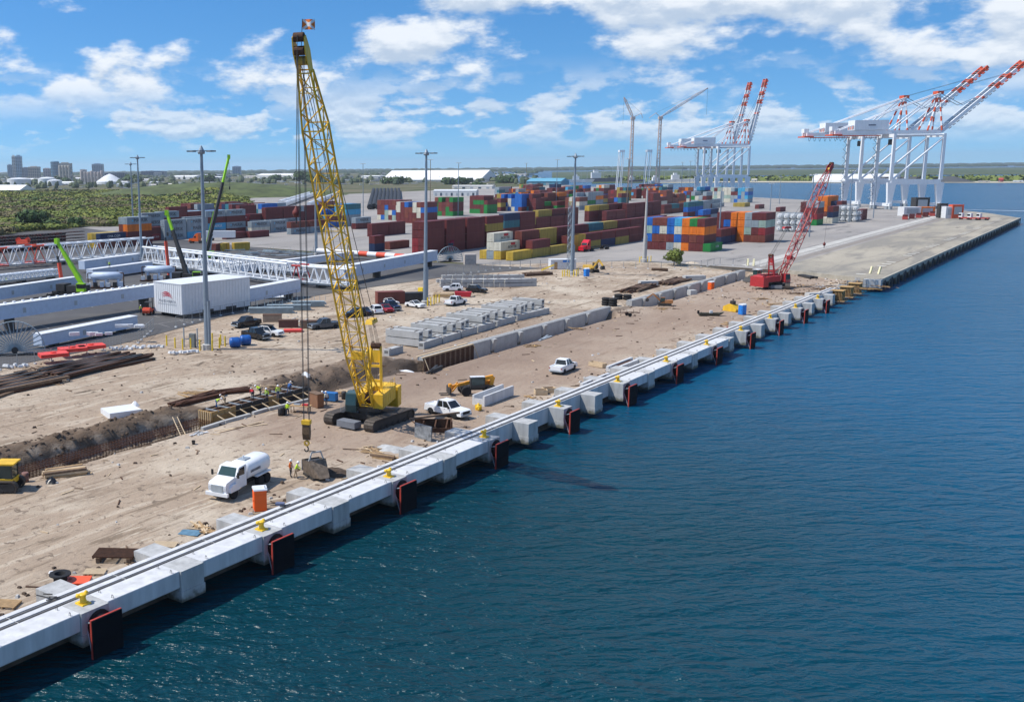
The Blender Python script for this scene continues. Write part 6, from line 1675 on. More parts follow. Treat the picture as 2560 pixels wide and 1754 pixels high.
# wet concrete heap
def heap(name, label, cat, p, rx, ry, h, mat, seed=0, n=22, rough_=.35):
    mb = MB(); vs = []; m = 7
    for j in range(m+1):
        f_ = j/m
        for i in range(n):
            a_ = 2*math.pi*i/n; k = 1+rough_*NZ.noise(Vector((math.cos(a_)*1.6+seed, math.sin(a_)*1.6, f_*1.5)))
            vs.append((rx*k*(1-f_)*math.cos(a_), ry*k*(1-f_)*math.sin(a_), h*(1-(1-f_)**1.6)*(1+.5*rough_*NZ.noise(Vector((i*.6, j*.8, seed)))) -.06))
    mb.add(vs, [(j*n+i, j*n+(i+1) % n, (j+1)*n+(i+1) % n, (j+1)*n+i) for j in range(m) for i in range(n)])
    o = mb.build(name, mat, None, True); o.location = p; return tag(o, label, cat)
heap('concrete_heap', 'low grey heap of spilled concrete beside the rail beam', 'heap', gat(980, 1122), 2.6, 1.4, .35, CONC_GREY, 3)
heap('mud_heap', 'dark coiled mud heap beside the concrete skip', 'heap', gat(838, 1180), 1.9, 1.5, .5, MUD, 5)
heap('sand_heap', 'small sand heap before the chain link fence', 'heap', gat(1730, 662), 3.5, 2.2, 1.0, M('pale_sand', (.55, .46, .35), .95, var=.15), 9)
def planks(label, p, an, n, L_, w, h, layers=2, mats=(WOOD,), jit=.06, name='timber_stack', fan=0.0, cat='timber'):
    t = thing(name, label, cat, p, an)
    for k in range(layers):
        for i in range(n):
            l_ = L_*rnd.uniform(.82, 1.05)
            MB().box(rnd.uniform(-.4, .4)*L_*.12, (i-(n-1)/2)*w*1.12+rnd.uniform(-jit, jit), h*(k+.5)+.02*i*fan, l_, w, h*.94, rnd.uniform(-jit, jit)*(1+fan*4)).build('plank', mats[(i+k) % len(mats)], t)
    return t
planks('stack of pale brown timbers with black bag near the rebar trench', gat(165, 1186), R(62), 5, 4.2, .32, .22, 3, (WOOD, WOOD_L, WOOD_D))
heap('black_bag', 'shiny black plastic bag against the timber stack', 'bag', gat(130, 1205), .75, .6, .55, M('bin_bag', (.01, .01, .012), .3), 11)
t = thing('oil_drum', 'brown steel drum beside the yellow excavator', 'drum', gat(64, 1204)); MB().lathe([(.32, 0), (.32, .3), (.34, .31), (.34, .34), (.32, .36), (.32, .62), (.34, .64), (.32, .67), (.32, .95), (.28, .95)], n=14).build('drum', M('drum_brown', (.20, .10, .08), .7, var=.3), t, True)
# timber litter heaps along the beam
def litter(label, p, n, spread, L_, mats, seed, cat='timber', nm='loose_timber'):
    r_ = random.Random(seed); t = thing(nm, label, cat, p, r_.uniform(0, 3))
    for i in range(n):
        MB().box(r_.gauss(0, spread), r_.gauss(0, spread*.6), .06+.05*i/n*4*r_.random(), L_*r_.uniform(.4, 1), r_.uniform(.08, .2), r_.uniform(.04, .1), r_.uniform(-.9, .9)).build('plank', mats[i % len(mats)], t)
    return t
litter('heap of broken pale timber beside the spilled concrete', gat(928, 1128), 26, .8, 2.4, (WOOD_L, WOOD, WOOD_D), 1)
planks('short squared timbers beside the broken heap', gat(960, 1146), R(10), 3, 2.6, .25, .22, 2, (WOOD, WOOD_D))
litter('pale timber offcuts with blue tarpaulin by the beam', gat(505, 1322), 18, .55, 1.8, (WOOD_L, WOOD), 2)
t = thing('tarpaulin', 'small crumpled blue tarpaulin beside timber offcuts', 'tarpaulin', gat(475, 1333), .4); MB().add([(x*.35-.9, y*.3-.5, .06+.1*NZ.noise(Vector((x*.9, y*.8, 1)))) for y in range(5) for x in range(6)], [(y*6+x, y*6+x+1, y*6+x+7, y*6+x+6) for y in range(4) for x in range(5)]).build('sheet', M('tarp_blue', (.10, .20, .28), .6), t)
def pallet(label, p, an, mat, L_=1.3, w=1.1, n=6):
    t = thing('pallet', label, 'pallet', p, an, 'wooden pallets on the dirt')
    for i in range(n): MB().box(0, -w/2+w*(i+.5)/n, .16, L_, w/n*.72, .03).build('slat', mat, t)
    for x in (-.45, 0, .45): MB().box(x*L_, 0, .07, .1, w, .12).build('bearer', mat, t)
pallet('pale pallet on the dirt behind the rail beam', gat(413, 1364), R(32), WOOD_L, 1.9, 1.2, 8); pallet('weathered pallet right of the orange plate', gat(238, 1432), R(38), WOOD_L, 1.6, 1.1, 9)
pallet('brown pallet stack at the left edge', gat(15, 1512), R(30), WOOD, 1.8, 1.3, 7)
p = gat(290, 1398); t = thing('steel_grate', 'big rusty brown grate resting on a concrete cap', 'grate', p, R(34))
for i in range(9): MB().box(0, -.85+i*.21, .55, 3.2, .09, .14).build('bar', RUST, t)
for x in (-1.5, 0, 1.5): MB().box(x, 0, .46, .12, 1.9, .1).build('cross_bar', RUST, t)
MB().box(-1.2, 0, .2, .3, 1.6, .4).build('bearer', WOOD_D, t); MB().box(1.2, 0, .2, .3, 1.6, .4).build('bearer', WOOD_D, t)
# loose cone fender and orange plate near the beam
p = gat(152, 1463); t = thing('cone_fender', 'loose black rubber cone fender standing beside the beam', 'fender', p); MB().lathe([(.42, .95), (.78, .95), (.80, .86), (.50, .80), (.48, .1), (.62, .02), (.62, 0), (.3, 0), (.3, .7), (.42, .95)], n=24, cap=False).build('cone', BLACK, t, False)
p = gat(193, 1462); t = thing('spare_fender', 'bright orange fender panel leaning behind the loose cone', 'panel', p, R(40)); mb = MB().box(0, 0, .35, 1.9, 1.4, .18); mb.build('panel', M('panel_orange', (.85, .10, .03), .5, var=.08), t); MB().box(-.5, .2, .46, .2, .2, .06).build('lug', ORG, t); MB().box(0, -.4, .12, 1.2, .4, .25).build('bearer', WOOD_L, t)
for i, (x, y, lb) in enumerate(((120, 1492, 'rods and clamps lying on the concrete cap at left'), (700, 1262, 'dark tool case on the concrete cap by the toilet'))):
    t = thing('tools', lb, 'tools', at(x, y, 0.0), R(30))
    for j in range(5): MB().box(rnd.uniform(-.6, .6), rnd.uniform(-.4, .4), .08, rnd.uniform(.5, 1.3), .06, .06, rnd.uniform(-.5, 1)).build('rod', DARK, t)
    if i: MB().box(0, 0, .12, .75, .5, .2).build('case', M('case_blue', (.10, .12, .2), .6), t)
# white polystyrene slab with bag
a, b = gat(300, 1041), gat(342, 1029); t = thing('foam_slab', 'thick white foam slab lying on the bare dirt', 'slab', gat(303, 1036), R(70)); MB().b2(-2.0, 2.0, -1.7, 1.7, .02, .75).build('slab', WHITE, t)
heap('white_bag', 'white crumpled bag on the corner of the foam slab', 'bag', gat(332, 1026)+Vector((0, .4, .6)), .6, .5, .6, CLOTHW, 4)

# ---------------- rebar trench, formwork and its gear ----------------
t = thing('rebar_cage', 'long rusty rebar cage standing in the trench', 'rebar cage', (-31.8, 0, -2.9))
bars = MB(); z1 = 1.75
for y in [42+i*.42 for i in range(98)]:
    for x in (-1.3, 1.3): bars.tube((x, y, 0), (x, y+.02, z1+rnd.uniform(-.05, .25)), .028, 4, cap=False)
    bars.tube((-1.3, y, z1-.1), (1.3, y, z1-.1), .025, 4, cap=False)
for z in (.15, .5, .85, 1.2, 1.55, 1.7):
    for x in (-1.3, 1.3): bars.tube((x, 42, z), (x, 83, z), .03, 4, cap=False)
for x in (-.8, -.3, .3, .8): bars.tube((x, 42, z1-.08), (x, 83, z1-.08), .03, 4, cap=False)
tag(bars.build('bars', REBAR, t), kind='stuff')
t = thing('formwork', 'long shuttering box with raking props in the trench', 'formwork', (-31.8, 0, -2.9))
for i in range(9):
    y0 = 83.2+i*2.0; MB().b2(1.05, 1.16, y0, y0+1.96, .1, 2.75).build('shutter_panel', PLY if i in (0, 1, 5) else DARK, t)
    for j in range(3): MB().b2(1.16, 1.28, y0, y0+1.96, .5+j*.8, .62+j*.8).build('waler', WOOD, t)
    MB().b2(-1.16, -1.05, y0, y0+1.96, .1, 2.75).build('shutter_panel', WOOD_D, t)
    MB().b2(-1.2, 1.2, y0+.9, y0+1.02, 2.6, 2.75).build('cross_tie', GREYM, t)
    MB().bar((1.3, y0+.5, 2.3), (3.45, y0+.3, 1.75), .10).build('raking_prop', WOOD_L, t)
MB().b2(-1.16, 1.16, 83.0, 83.14, .1, 2.75).build('end_shutter', PLY, t)
for i in range(6): MB().b2(-1.0+i*.38, -.9+i*.38, 82.9, 83.0, .2, 2.7).build('stud', WOOD_L, t)
for s in (-1, 1): MB().b2(s*.6-.15, s*.6+.15, 83.2, 101, 2.55, 2.6).build('walk_plank', WOOD_D, t)
MB().b2(-1.0, 1.0, 83.3, 101, 2.2, 2.3).build('rebar_mat', REBAR, t)
for i, (a, b) in enumerate((((505, 1075), (560, 1058)), ((562, 1057), (625, 1040)), ((632, 1036), (668, 1026)), ((672, 1026), (772, 1002)))):
    A, B_ = gat(*a), gat(*b); o = MB().box(0, 0, .18, (B_-A).length, .4, .36).build('kerb_sill', CONC); o.location = (A+B_)/2; o.rotation_euler = (0, 0, hdg(A, B_)); tag(o, f'pale concrete kerb sill at the foot of the props, {ORD[i]} from left', 'kerb', 'kerb sills along the formwork')
# ladder
p = gat(458, 1088); q = at(437, 1042, -.55); t = thing('ladder', 'wooden ladder leaning out of the rebar trench', 'ladder', p); d = q-p; sd = Vector((d.y, -d.x, 0)).normalized()*.28
for s in (-1, 1): MB().bar(sd*s, d+sd*s, .07, .1).build('stile', WOOD_L, t)
for i in range(9): MB().bar(sd*-1+d*(i+.5)/9, sd+d*(i+.5)/9, .05).build('rung', WOOD_L, t)
# bundles of dark bars behind the formwork
for i, (a, b, n_) in enumerate((((436, 1016), (545, 985), 9), ((545, 984), (625, 975), 8))):
    A, B_ = gat(*a), gat(*b); planks(f'bundle of dark rusty reinforcing bars behind the formwork, {"left" if i == 0 else "right"} one', (A+B_)/2, hdg(A, B_), n_, (B_-A).length*1.05, .22, .2, 2, (RUST, REBAR), .1, 'bar_bundle', 0, 'steel bars')
litter('orange brown boards lying beyond the bar bundles', gat(480, 985), 14, 1.8, 4.0, (PLY, WOOD), 8)
litter('pale boards on the far end of the formwork', gat(690, 968), 16, 1.8, 4.0, (WOOD_L, WOOD), 9)
planks('long pale scaffold boards lying before the kerb sills', gat(600, 1068), R(74), 3, 7.0, .25, .06, 1, (WOOD_L, WOOD_D), .25)
litter('grey rubble and torn sacks beside the ladder foot', gat(500, 1084), 16, .7, .9, (CLOTHW, CONC), 12, 'rubble', 'broken_rubble')
t = thing('bucket', 'small dark bucket standing alone on the dirt', 'bucket', gat(484, 1110)); MB().lathe([(.16, 0), (.22, .42), (.20, .42), (.15, .05)], n=12, cap=False).build('pail', DARK, t)
p = gat(752, 1030); t = thing('site_table', 'trestle table of tools with a red cloth near the brown box', 'table', p, R(20)); MB().box(0, 0, .85, 2.6, 1.2, .08).build('top', WOOD, t)
for x in (-1.1, 1.1):
    for y in (-.5, .5): MB().bar((x, y, 0), (x, y, .82), .08).build('leg', WOOD_D, t)
MB().box(.6, 0, .98, .7, .5, .18).build('red_cloth', CLOTH['red'], t); MB().box(-.5, .1, .95, .8, .4, .12).build('tool', GREYM, t)
for i, (x, y, mt, lb) in enumerate(((702, 1038, DARK, 'dark barrel beside the walking worker'), (711, 1036, BLACK, 'second dark barrel right of the first'), (875, 995, DARK, 'dark green drum among the gear behind the cab'), (888, 992, BLACK, 'black drum among the gear behind the cab'), (860, 997, DARK, 'small dark drum left of the gear'))):
    o = MB().lathe([(.33, 0), (.36, .3), (.36, .8), (.33, 1.0), (.3, 1.0)], n=14).build('barrel', mt, None, True); o.location = gat(x, y); tag(o, lb, 'barrel', 'dark barrels')
p = gat(791, 1016); t = thing('brown_box', 'upright brown plywood box beside the standing worker', 'box', p, R(-15)); MB().b2(-.95, .95, -.5, .5, .05, 1.75).build('box', M('box_brown', (.22, .11, .06), .8, var=.2), t); MB().b2(-1.0, 1.0, -.55, .55, 1.75, 1.82).build('lid', WOOD_D, t)
p = gat(826, 1002); t = thing('generator', 'blue generator box behind the brown box', 'generator', p, R(15)); MB().b2(-.9, .9, -.5, .5, .15, 1.15).build('casing', M('gen_blue', (.02, .14, .38), .5), t); MB().b2(-.9, .9, -.5, .5, 0, .14).build('skid', DARK, t); MB().b2(-.6, .0, -.52, -.5, .4, .9).build('louvre', DARK, t)
planks('timber bench of gear behind the crane cab', gat(868, 985), R(10), 4, 3.0, .3, .2, 2, (WOOD_L, WOOD))
# lumps of dug mud on the spoil ridge
lump = []
for k in range(4):
    me = heap('mud_lump', None, None, (0, 0, 0), .55, .5, .5, MUD, k*3.3, 9, .8); lump.append(me.data); bpy.data.objects.remove(me)
lm = MB(); 
for i in range(420):
    y = rnd.uniform(44, 84) if i < 290 else rnd.uniform(99, 124); x = -37.0+rnd.gauss(0, 1.5) if i < 290 else -35.0+rnd.gauss(0, 2.4)
    s_ = rnd.uniform(.22, .62)*(1.0 if rnd.random() < .88 else 1.6); src = lump[i % 4]; z = ground(x, y)-.05; a_ = rnd.uniform(0, 6.3); c_, q_ = math.cos(a_), math.sin(a_)
    k = len(lm.v); lm.v += [(x+s_*(v_.co.x*c_-v_.co.y*q_), y+s_*(v_.co.x*q_+v_.co.y*c_), z+.65*s_*v_.co.z) for v_ in src.vertices]; lm.f += [tuple(a+k for a in pl.vertices) for pl in src.polygons]
tag(lm.build('dug_mud', MUD, None, True), 'dark clods of dug mud along the trench spoil', 'mud', kind='stuff')

# ---------------- excavator at the left edge ----------------
def excavator(label, p, an, mat, k=1.0, arm=True):
    t = thing('excavator', label, 'excavator', p, an)
    for s in (-1, 1): track_unit(t, 0, 4.2*k, .6*k, .9*k, TRACK).location = (0, s*1.15*k, 0)
    for o in t.children:
        if o.name.startswith('track'): o.rotation_euler = (0, 0, math.pi/2)
    MB().lathe([(.7*k, .8*k), (.7*k, 1.0*k)], n=14).build('slew_ring', DARK, t)
    MB().prism([(-2.6*k, 1.05*k), (1.4*k, 1.05*k), (1.4*k, 1.4*k), (.2*k, 1.9*k), (-2.5*k, 2.1*k), (-2.7*k, 1.6*k)], 'y', -1.3*k, 1.3*k).build('house', mat, t)
    cb = MB().prism([(.0, 1.2*k), (1.6*k, 1.2*k), (1.65*k, 2.0*k), (1.3*k, 2.85*k), (.0, 2.9*k)], 'y', .35*k, 1.3*k).build('cab', DARK, t); MB().b2(.1*k, 1.45*k, 1.3*k, 1.32*k, 1.7*k, 2.75*k).build('cab_window', GLASS_G, cb); MB().b2(-.05*k, 1.45*k, .3*k, 1.35*k, 2.9*k, 3.0*k).build('cab_roof', mat, cb)
    if arm:
        a, b, c_ = Vector((1.3*k, -.2*k, 1.5*k)), Vector((4.0*k, -.2*k, 4.0*k)), Vector((6.0*k, -.2*k, 2.4*k))
        MB().bar(a, b, .4*k, .55*k).build('boom', mat, t); MB().bar(b, c_, .32*k, .45*k).build('stick', mat, t); MB().tube(a+Vector((.6*k, 0, -.3*k)), a.lerp(b, .6), .1*k, 6).build('ram', GREYM, t)
        MB().prism([(5.6*k, 2.4*k), (6.3*k, 2.3*k), (6.4*k, 1.4*k), (5.7*k, 1.2*k), (5.2*k, 1.7*k)], 'y', -.7*k, .3*k).build('bucket', DARK, t)
    return t
def dozer(label, p, an, mat):
    t = thing('bulldozer', label, 'bulldozer', p, an)
    for s in (-1, 1):
        o = track_unit(t, 0, 3.8, .6, 1.1, TRACK); o.location = (0, s*.95, 0); o.rotation_euler = (0, 0, math.pi/2)
    MB().b2(-.2, 1.9, -.6, .6, .7, 1.75).build('engine_hood', mat, t); MB().b2(1.9, 1.95, -.55, .55, .8, 1.7).build('grille', DARK, t)
    MB().b2(-1.5, -.2, -.85, .85, .8, 1.3).build('seat_deck', mat, t); cb = MB().b2(-1.4, -.1, -.75, .75, 1.3, 2.6).build('cab', GLASS_G, t)
    for x in (-1.4, -.1):
        for y in (-.75, .75): MB().bar((x, y, 1.3), (x, y, 2.65), .1).build('cab_post', DARK, cb)
    MB().b2(-1.7, .2, -.95, .95, 2.65, 2.8).build('cab_roof', mat, cb); MB().tube((1.2, .3, 1.7), (1.2, .3, 2.5), .08, 6).build('exhaust', DARK, t)
    MB().prism([(2.3, .1), (2.5, .1), (2.35, .6), (2.55, 1.2), (2.35, 1.2), (2.2, .6)], 'y', -1.6, 1.6).build('blade', mat, t)
    for s in (-.9, .9): MB().bar((0, s*1.3, .5), (2.3, s*1.3, .4), .15).build('push_arm', mat, t)
    return t
dozer('yellow bulldozer with roofed cab cut by the left edge', gat(8, 1228)+Vector((-.6, .2, 0)), R(215), YEL)
excavator('small excavator with white roof beside the far landside beam', gat(1662, 764), R(200), M('mini_orange', (.35, .15, .05), .6, var=.3), .62)
excavator('dusty yellow excavator behind the mast with the ladder', gat(1478, 680), R(-30), YEL_D, .9)
# wheel loader left of the red crane
def loader(label, p, an):
    t = thing('wheel_loader', label, 'wheel loader', p, an); B_ = M('loader_brown', (.16, .12, .08), .7, var=.4)
    MB().b2(-2.8, 2.0, -.9, .9, .8, 1.7).build('body', B_, t); cb = MB().b2(-.6, .9, -.75, .75, 1.7, 3.0).build('cab', GLASS_G, t); MB().b2(-.8, 1.1, -.9, .9, 3.0, 3.12).build('cab_roof', CLOTHW, cb)
    for x in (-1.8, 1.4):
        for s in (-1, 1): wheel(t, x, s*1.1, .75, .6)
    for s in (-.5, .5): MB().bar((1.6, s, 1.7), (3.4, s, .7), .22).build('lift_arm', B_, t)
    MB().prism([(3.2, .2), (4.2, .15), (3.5, .9), (3.3, 1.3)], 'y', -1.3, 1.3).build('bucket', DARK, t)
loader('dusty wheel loader parked left of the red crane', gat(1893, 703), R(250))
# jon boat, scoop bucket, trailer frame, tyres
p = gat(1776, 789); t = thing('flat_boat', 'small olive flat bottomed boat with outboard on the dirt', 'boat', p, R(35))
mb = MB(); mb.add([(-2.3, -.7, .55), (1.6, -.7, .55), (2.6, -.3, .75), (2.6, .3, .75), (1.6, .7, .55), (-2.3, .7, .55), (-2.2, -.5, .1), (1.5, -.5, .1), (2.2, 0, .3), (1.5, .5, .1), (-2.2, .5, .1)], [(0, 1, 7, 6), (1, 2, 8, 7), (2, 3, 8), (3, 4, 9, 8), (4, 5, 10, 9), (5, 0, 6, 10), (6, 7, 8, 9, 10)]); mb.build('hull', M('olive', (.06, .06, .045), .7, var=.3), t)
MB().b2(-.3, .3, -.55, .55, .45, .55).build('bench', M('olive'), t); MB().box(-2.4, 0, .75, .35, .35, .6).build('outboard', BLACK, t); MB().box(.1, 0, .8, .5, .5, .5).build('console', CLOTHW, t)
p = gat(1830, 777); t = thing('excavator_bucket', 'big yellow excavator bucket lying beside the blue toilet', 'bucket', p, R(-20)); MB().prism([(-1.6, 0), (1.5, 0), (1.6, .5), (.6, 1.3), (-.3, 1.5), (-1.5, .9)], 'y', -.9, .9).build('shell', YEL, t); MB().b2(-.3, .5, -.4, .4, 1.4, 2.1).build('hitch', DARK, t)
for i in range(5): MB().box(-1.75, -.7+i*.35, .08, .4, .15, .12).build('tooth', DARK, t)
p = gat(1571, 790); t = thing('bare_trailer', 'small rusty wheeled trailer frame on the open dirt', 'trailer', p, R(45))
for s in (-.8, .8): MB().bar((-2, s, .7), (2, s, .7), .1).build('side_rail', RUST, t); wheel(t, 0, s*1.0, .38, .22)
for x in (-2, -.7, .7, 2): MB().bar((x, -.8, .7), (x, .8, .7), .08).build('cross_rail', RUST, t); MB().bar((x, -.8, .7), (x, -.8, 1.4), .06).build('stake', RUST, t)
for i, (x, y, n_, lb) in enumerate(((1524, 766, 3, 'black tyres stacked at the beam end by the crossing'), (1558, 750, 2, 'black tyres lying across the track crossing'))):
    t = thing('tyre_stack', lb, 'tyres', gat(x, y)+Vector((-.5, 1, 0)), .3*i)
    for k in range(n_):
        for s in (-.95, .95): MB().lathe([(.45, 0), (.85, .02), (.95, .2), (.95, .38), (.85, .55), (.45, .57), (.45, 0)], cx=s*(1 if i else .8), cz=k*.58 if not i else (k*.58), n=16, cap=False).build('tyre', TYRE, t, True)
# steel pile bundles, blocks and loose gear in the middle distance
def bundle(label, pa, pb, n, mats=(RUST, WOOD_D), w=.4, h=.4, layers=2):
    A, B_ = gat(*pa), gat(*pb); return planks(label, (A+B_)/2, hdg(A, B_), n, (B_-A).length, w, h, layers, mats, .12, 'pile_bundle', 0, 'steel piles')
bundle('dark bundle of sheet piles left of the far beam', (1562, 732), (1630, 716), 8); bundle('second dark bundle of sheet piles beside the white blocks', (1660, 713), (1722, 698), 9)
bundle('dark brown piles laid behind the lamp mast', (1308, 690), (1372, 686), 6); bundle('few dark piles lying before the bush', (1628, 676), (1668, 678), 3)
for i, (x, y, l_, lb) in enumerate(((1620, 714, 4.5, 'white concrete block beside the first pile bundle'), (1735, 700, 5.5, 'white concrete blocks beside the second pile bundle'), (1730, 737, 1.6, 'small grey concrete cube before the far beam'), (2033, 745, 3.0, 'grey concrete block standing by the far rail end'))):
    o = MB().box(0, 0, .6, l_, 1.8, 1.2).build('concrete_block', CONC); o.location = gat(x, y); o.rotation_euler = (0, 0, R(45)); tag(o, lb, 'block', 'loose concrete blocks')
t = thing('site_shed', 'small white shed with blue sign behind the ladder mast', 'shed', gat(1405, 672), R(40)); MB().b2(-3.6, 3.6, -1.5, 1.5, .1, 2.7).build('walls', CLOTHW, t); MB().b2(-3.7, 3.7, -1.6, 1.6, 2.7, 2.8).build('roof', WHITE, t); MB().b2(-.2, 1.6, -1.56, -1.5, 2.0, 2.6).build('sign', BLUEP, t); MB().b2(-2.6, -1.7, -1.55, -1.5, .1, 2.1).build('door', WOOD, t)
t = thing('lifting_rig', 'yellow steel lifting frame left of the shed', 'frame', gat(1368, 678), R(30))
for s in (-.8, .8): MB().bar((-1.6, s, .3), (1.8, s, 1.8), .2).build('rail', YP, t)
for x in (-1.2, 0, 1.2): MB().bar((x, -.8, .45+(x+1.2)*.45), (x, .8, .45+(x+1.2)*.45), .16).build('rung', YP, t)
t = thing('rail_stops', 'pair of pale yellow rail stops at the end of the landside beam', 'rail stop', gat(1876, 672)+Vector((0, 0, .9)), R(10))
for s in (-.8, .8): MB().prism([(-.9, 0), (.9, 0), (.2, 2.0), (-.2, 2.0)], 'x', s-.25, s+.25).build('stop', M('stop_cream', (.72, .66, .42), .7), t)
t = thing('buffer_stops', 'pair of cream buffer posts on the old wharf corner', 'post', at(2175, 684, 0))
for s in (0, 2.0): MB().bar((s, 0, 0), (s+.3, .5, 1.9), .45).build('post', M('stop_cream'), t)
for i, (x, y) in enumerate(((2010, 716), (2060, 722), (2120, 712), (2160, 722), (2090, 735), (2000, 735), (2200, 716), (2150, 705))):
    litter(f'rusty formwork timbers scattered at the unfinished end, {ORD[i]} heap from left', gat(x, y) if y < 730 else gat(x, y), 14, 1.7, 4.5, (PLY, RUST, WOOD_D), 40+i)
bundle('dark steel tubes lying against the old wharf wall', (1998, 690), (2035, 697), 3, (DARK,), .6, .6, 1)
for i, (x, y, lb) in enumerate(((1905, 748, 'yellow brown timber mats left of the blue toilet'), (1930, 760, 'scattered brown boards beside the rail beam'), (1840, 812, 'brown boards behind the rail beam'), (1815, 822, 'red straps and boards behind the rail beam'), (1632, 895, 'small yellow brown timber heap beside the rail'), (1330, 865, 'pale broken boards beside the green bin'), (1445, 823, 'flat broken crate on the open dirt'), (1660, 772, 'yellow brown sacks beside the small excavator'), (1358, 1012, 'tangle of red rusty bars beside the trough'), (1330, 998, 'brown wood strips beside the crates'), (1680, 880, 'small red straps near the rail beam'))):
    litter(lb, gat(x, y), 12, 1.0, 3.0 if i < 3 else 1.8, (PLY, WOOD, WOOD_D) if i not in (3, 8, 10) else (RED, RUST), 60+i)
def crate(label, p, an, L_=1.6):
    t = thing('timber_crate', label, 'crate', p, an, 'open timber crates')
    for s in (-1, 1): MB().box(0, s*.5, .35, L_, .06, .6, 0).build('side_board', WOOD_L, t); MB().box(s*L_/2, 0, .35, .06, 1.0, .6).build('end_board', WOOD_L, t)
    MB().box(0, 0, .06, L_, 1.0, .08).build('floor', WOOD, t)
crate('open timber crate right of the white pickup on open dirt', gat(1494, 916), R(-15), 2.6); crate('open timber crate behind the trough, left one', gat(1352, 985), R(40)); crate('open timber crate behind the trough, right one', gat(1372, 980), R(50))
o = MB().lathe([(.3, 0), (.38, .9), (.42, .95), (.3, 1.1)], n=10).build('green_bin', M('bin_green', (.02, .12, .05), .6)); o.location = gat(1260, 870); tag(o, 'dark green bin at the foot of the landside beam', 'bin')
bundle('grey pipe lying on the dirt below the beam', (1347, 852), (1375, 842), 2, (GREYM,), .35, .3, 1)
bundle('short dark beams crossed on the dirt behind the crane', (1075, 935), (1098, 922), 2, (DARK,), .35, .3, 2)
heap('white_sheet', 'white plastic sheet lying before the boarded formwork', 'sheet', gat(1018, 928), 1.4, .6, .3, CLOTHW, 8)
heap('white_sack', 'white sack pile behind the hoist ropes', 'sacks', gat(763, 934), .9, .7, .7, CLOTHW, 15)
# channel troughs on the beam side near the white pickup
for i, (a, b) in enumerate((((1452, 1107), (1525, 1072)), ((1548, 1078), (1598, 1050)))):
    A, B_ = at(a[0], a[1]-0, -.35), at(b[0], b[1], -.35)
    t = thing('cable_trough', f'concrete cable trough with rusty inside beside the beam, {"nearer" if i == 0 else "farther"} one', 'trough', gat((1470, 1560)[i], (1085, 905)[i]) if False else at((1500, 1560)[i], (960, 918)[i], -.9), R(90))
    MB().prism([(-.9, 0), (.9, 0), (.9, .8), (.5, .8), (.5, .45), (-.5, .45), (-.5, .8), (-.9, .8)], 'x', -4.5, 4.5).build('trough', CONC_NEW, t); MB().b2(-3.2, 3.2, -.48, .48, .46, .6).build('inside', RUST, t)
# ---------------- left: steel pile yard, orange panels, sacks, tanks ----------------
bundle('large dark heap of steel piles at the far left', (-60, 985), (120, 945), 14, (RUST, WOOD_D, DARK), .5, .4, 2)
bundle('dark steel piles under the orange panels', (110, 945), (345, 893), 12, (DARK, RUST), .5, .4, 2)
bundle('outlying dark steel piles by the track', (225, 930), (380, 898), 4, (RUST, DARK), .4, .35, 1)
bundle('lower row of dark steel piles at far left', (-40, 1000), (180, 930), 6, (RUST, WOOD_D), .4, .35, 1)
litter('tangle of cut steel and timber among the piles', gat(120, 925), 30, 2.2, 3.5, (RUST, WOOD_D, WOOD), 90)
litter('scrap timber on the pile yard edge', gat(60, 950), 30, 2.6, 4.0, (WOOD, WOOD_D, RUST), 91)
OP = M('panel_red', (.75, .07, .05), .5, var=.1)
for i, (x, y, lb) in enumerate(((128, 907, 'left'), (176, 893, 'middle'), (222, 886, 'right'))):
    t = thing('spare_fender', f'red orange fender panel lying on the steel piles, {lb} one', 'panel', gat(x, y)+Vector((0, .5, .95)), R(66), 'red orange panels on the pile yard')
    for k in range(2): MB().box(0, 0, .15+k*.3, 4.2, 2.6, .24).build('panel', OP, t)
    MB().lathe([(.45, 0), (.45, .16), (.3, .18)], cz=.58, n=12).build('boss', OP, t)
o = MB().box(0, 0, .25, 3.4, 1.8, .4).build('orange_plate', OP); o.location = gat(733, 829); o.rotation_euler = (0, 0, R(40)); tag(o, 'red orange plate lying behind the white four by four', 'plate')
for i, (x, y, lb, col) in enumerate(((708, 820, 'brown skip box behind the parked four by four', (.13, .06, .05)), (762, 822, 'brown crate right of the skip box', (.25, .17, .11)), (668, 806, 'pale brown crate before the fence', (.33, .25, .18)))):
    t = thing('site_box', lb, 'box', gat(x, y)+Vector((0, 1.5, 0)), R(40)); MB().b2(-1.8, 1.8, -.9, .9, 0, 1.3).build('box', M('site_box_%d' % i, col, .85, var=.2), t); MB().b2(-1.85, 1.85, -.95, .95, 1.3, 1.36).build('rim', RUST, t)
litter('heap of sacks and packaging behind the crates', gat(735, 800), 26, 2.2, 1.8, (CLOTHW, WOOD_L, CONC), 95, 'packaging', 'packaging_heap')
for i, (x, y, n_, lb) in enumerate(((345, 872, 16, 'row of white sand bags along the asphalt kerb'), (465, 884, 9, 'white sand bags before the yellow posts'), (45, 918, 7, 'white sacks on the pile yard'), (690, 930 if False else 176, 0, ''))):
    if not n_: continue
    t = thing('sand_bags', lb, 'sand bags', gat(x, y), R(55))
    for j in range(n_): MB().box((j-n_/2)*.55+rnd.uniform(-.15, .15), rnd.uniform(-.5, .5), .2+rnd.uniform(0, .25), .75, .5, .32, rnd.uniform(0, 3), .7, .7).build('bag', CLOTHW, t)
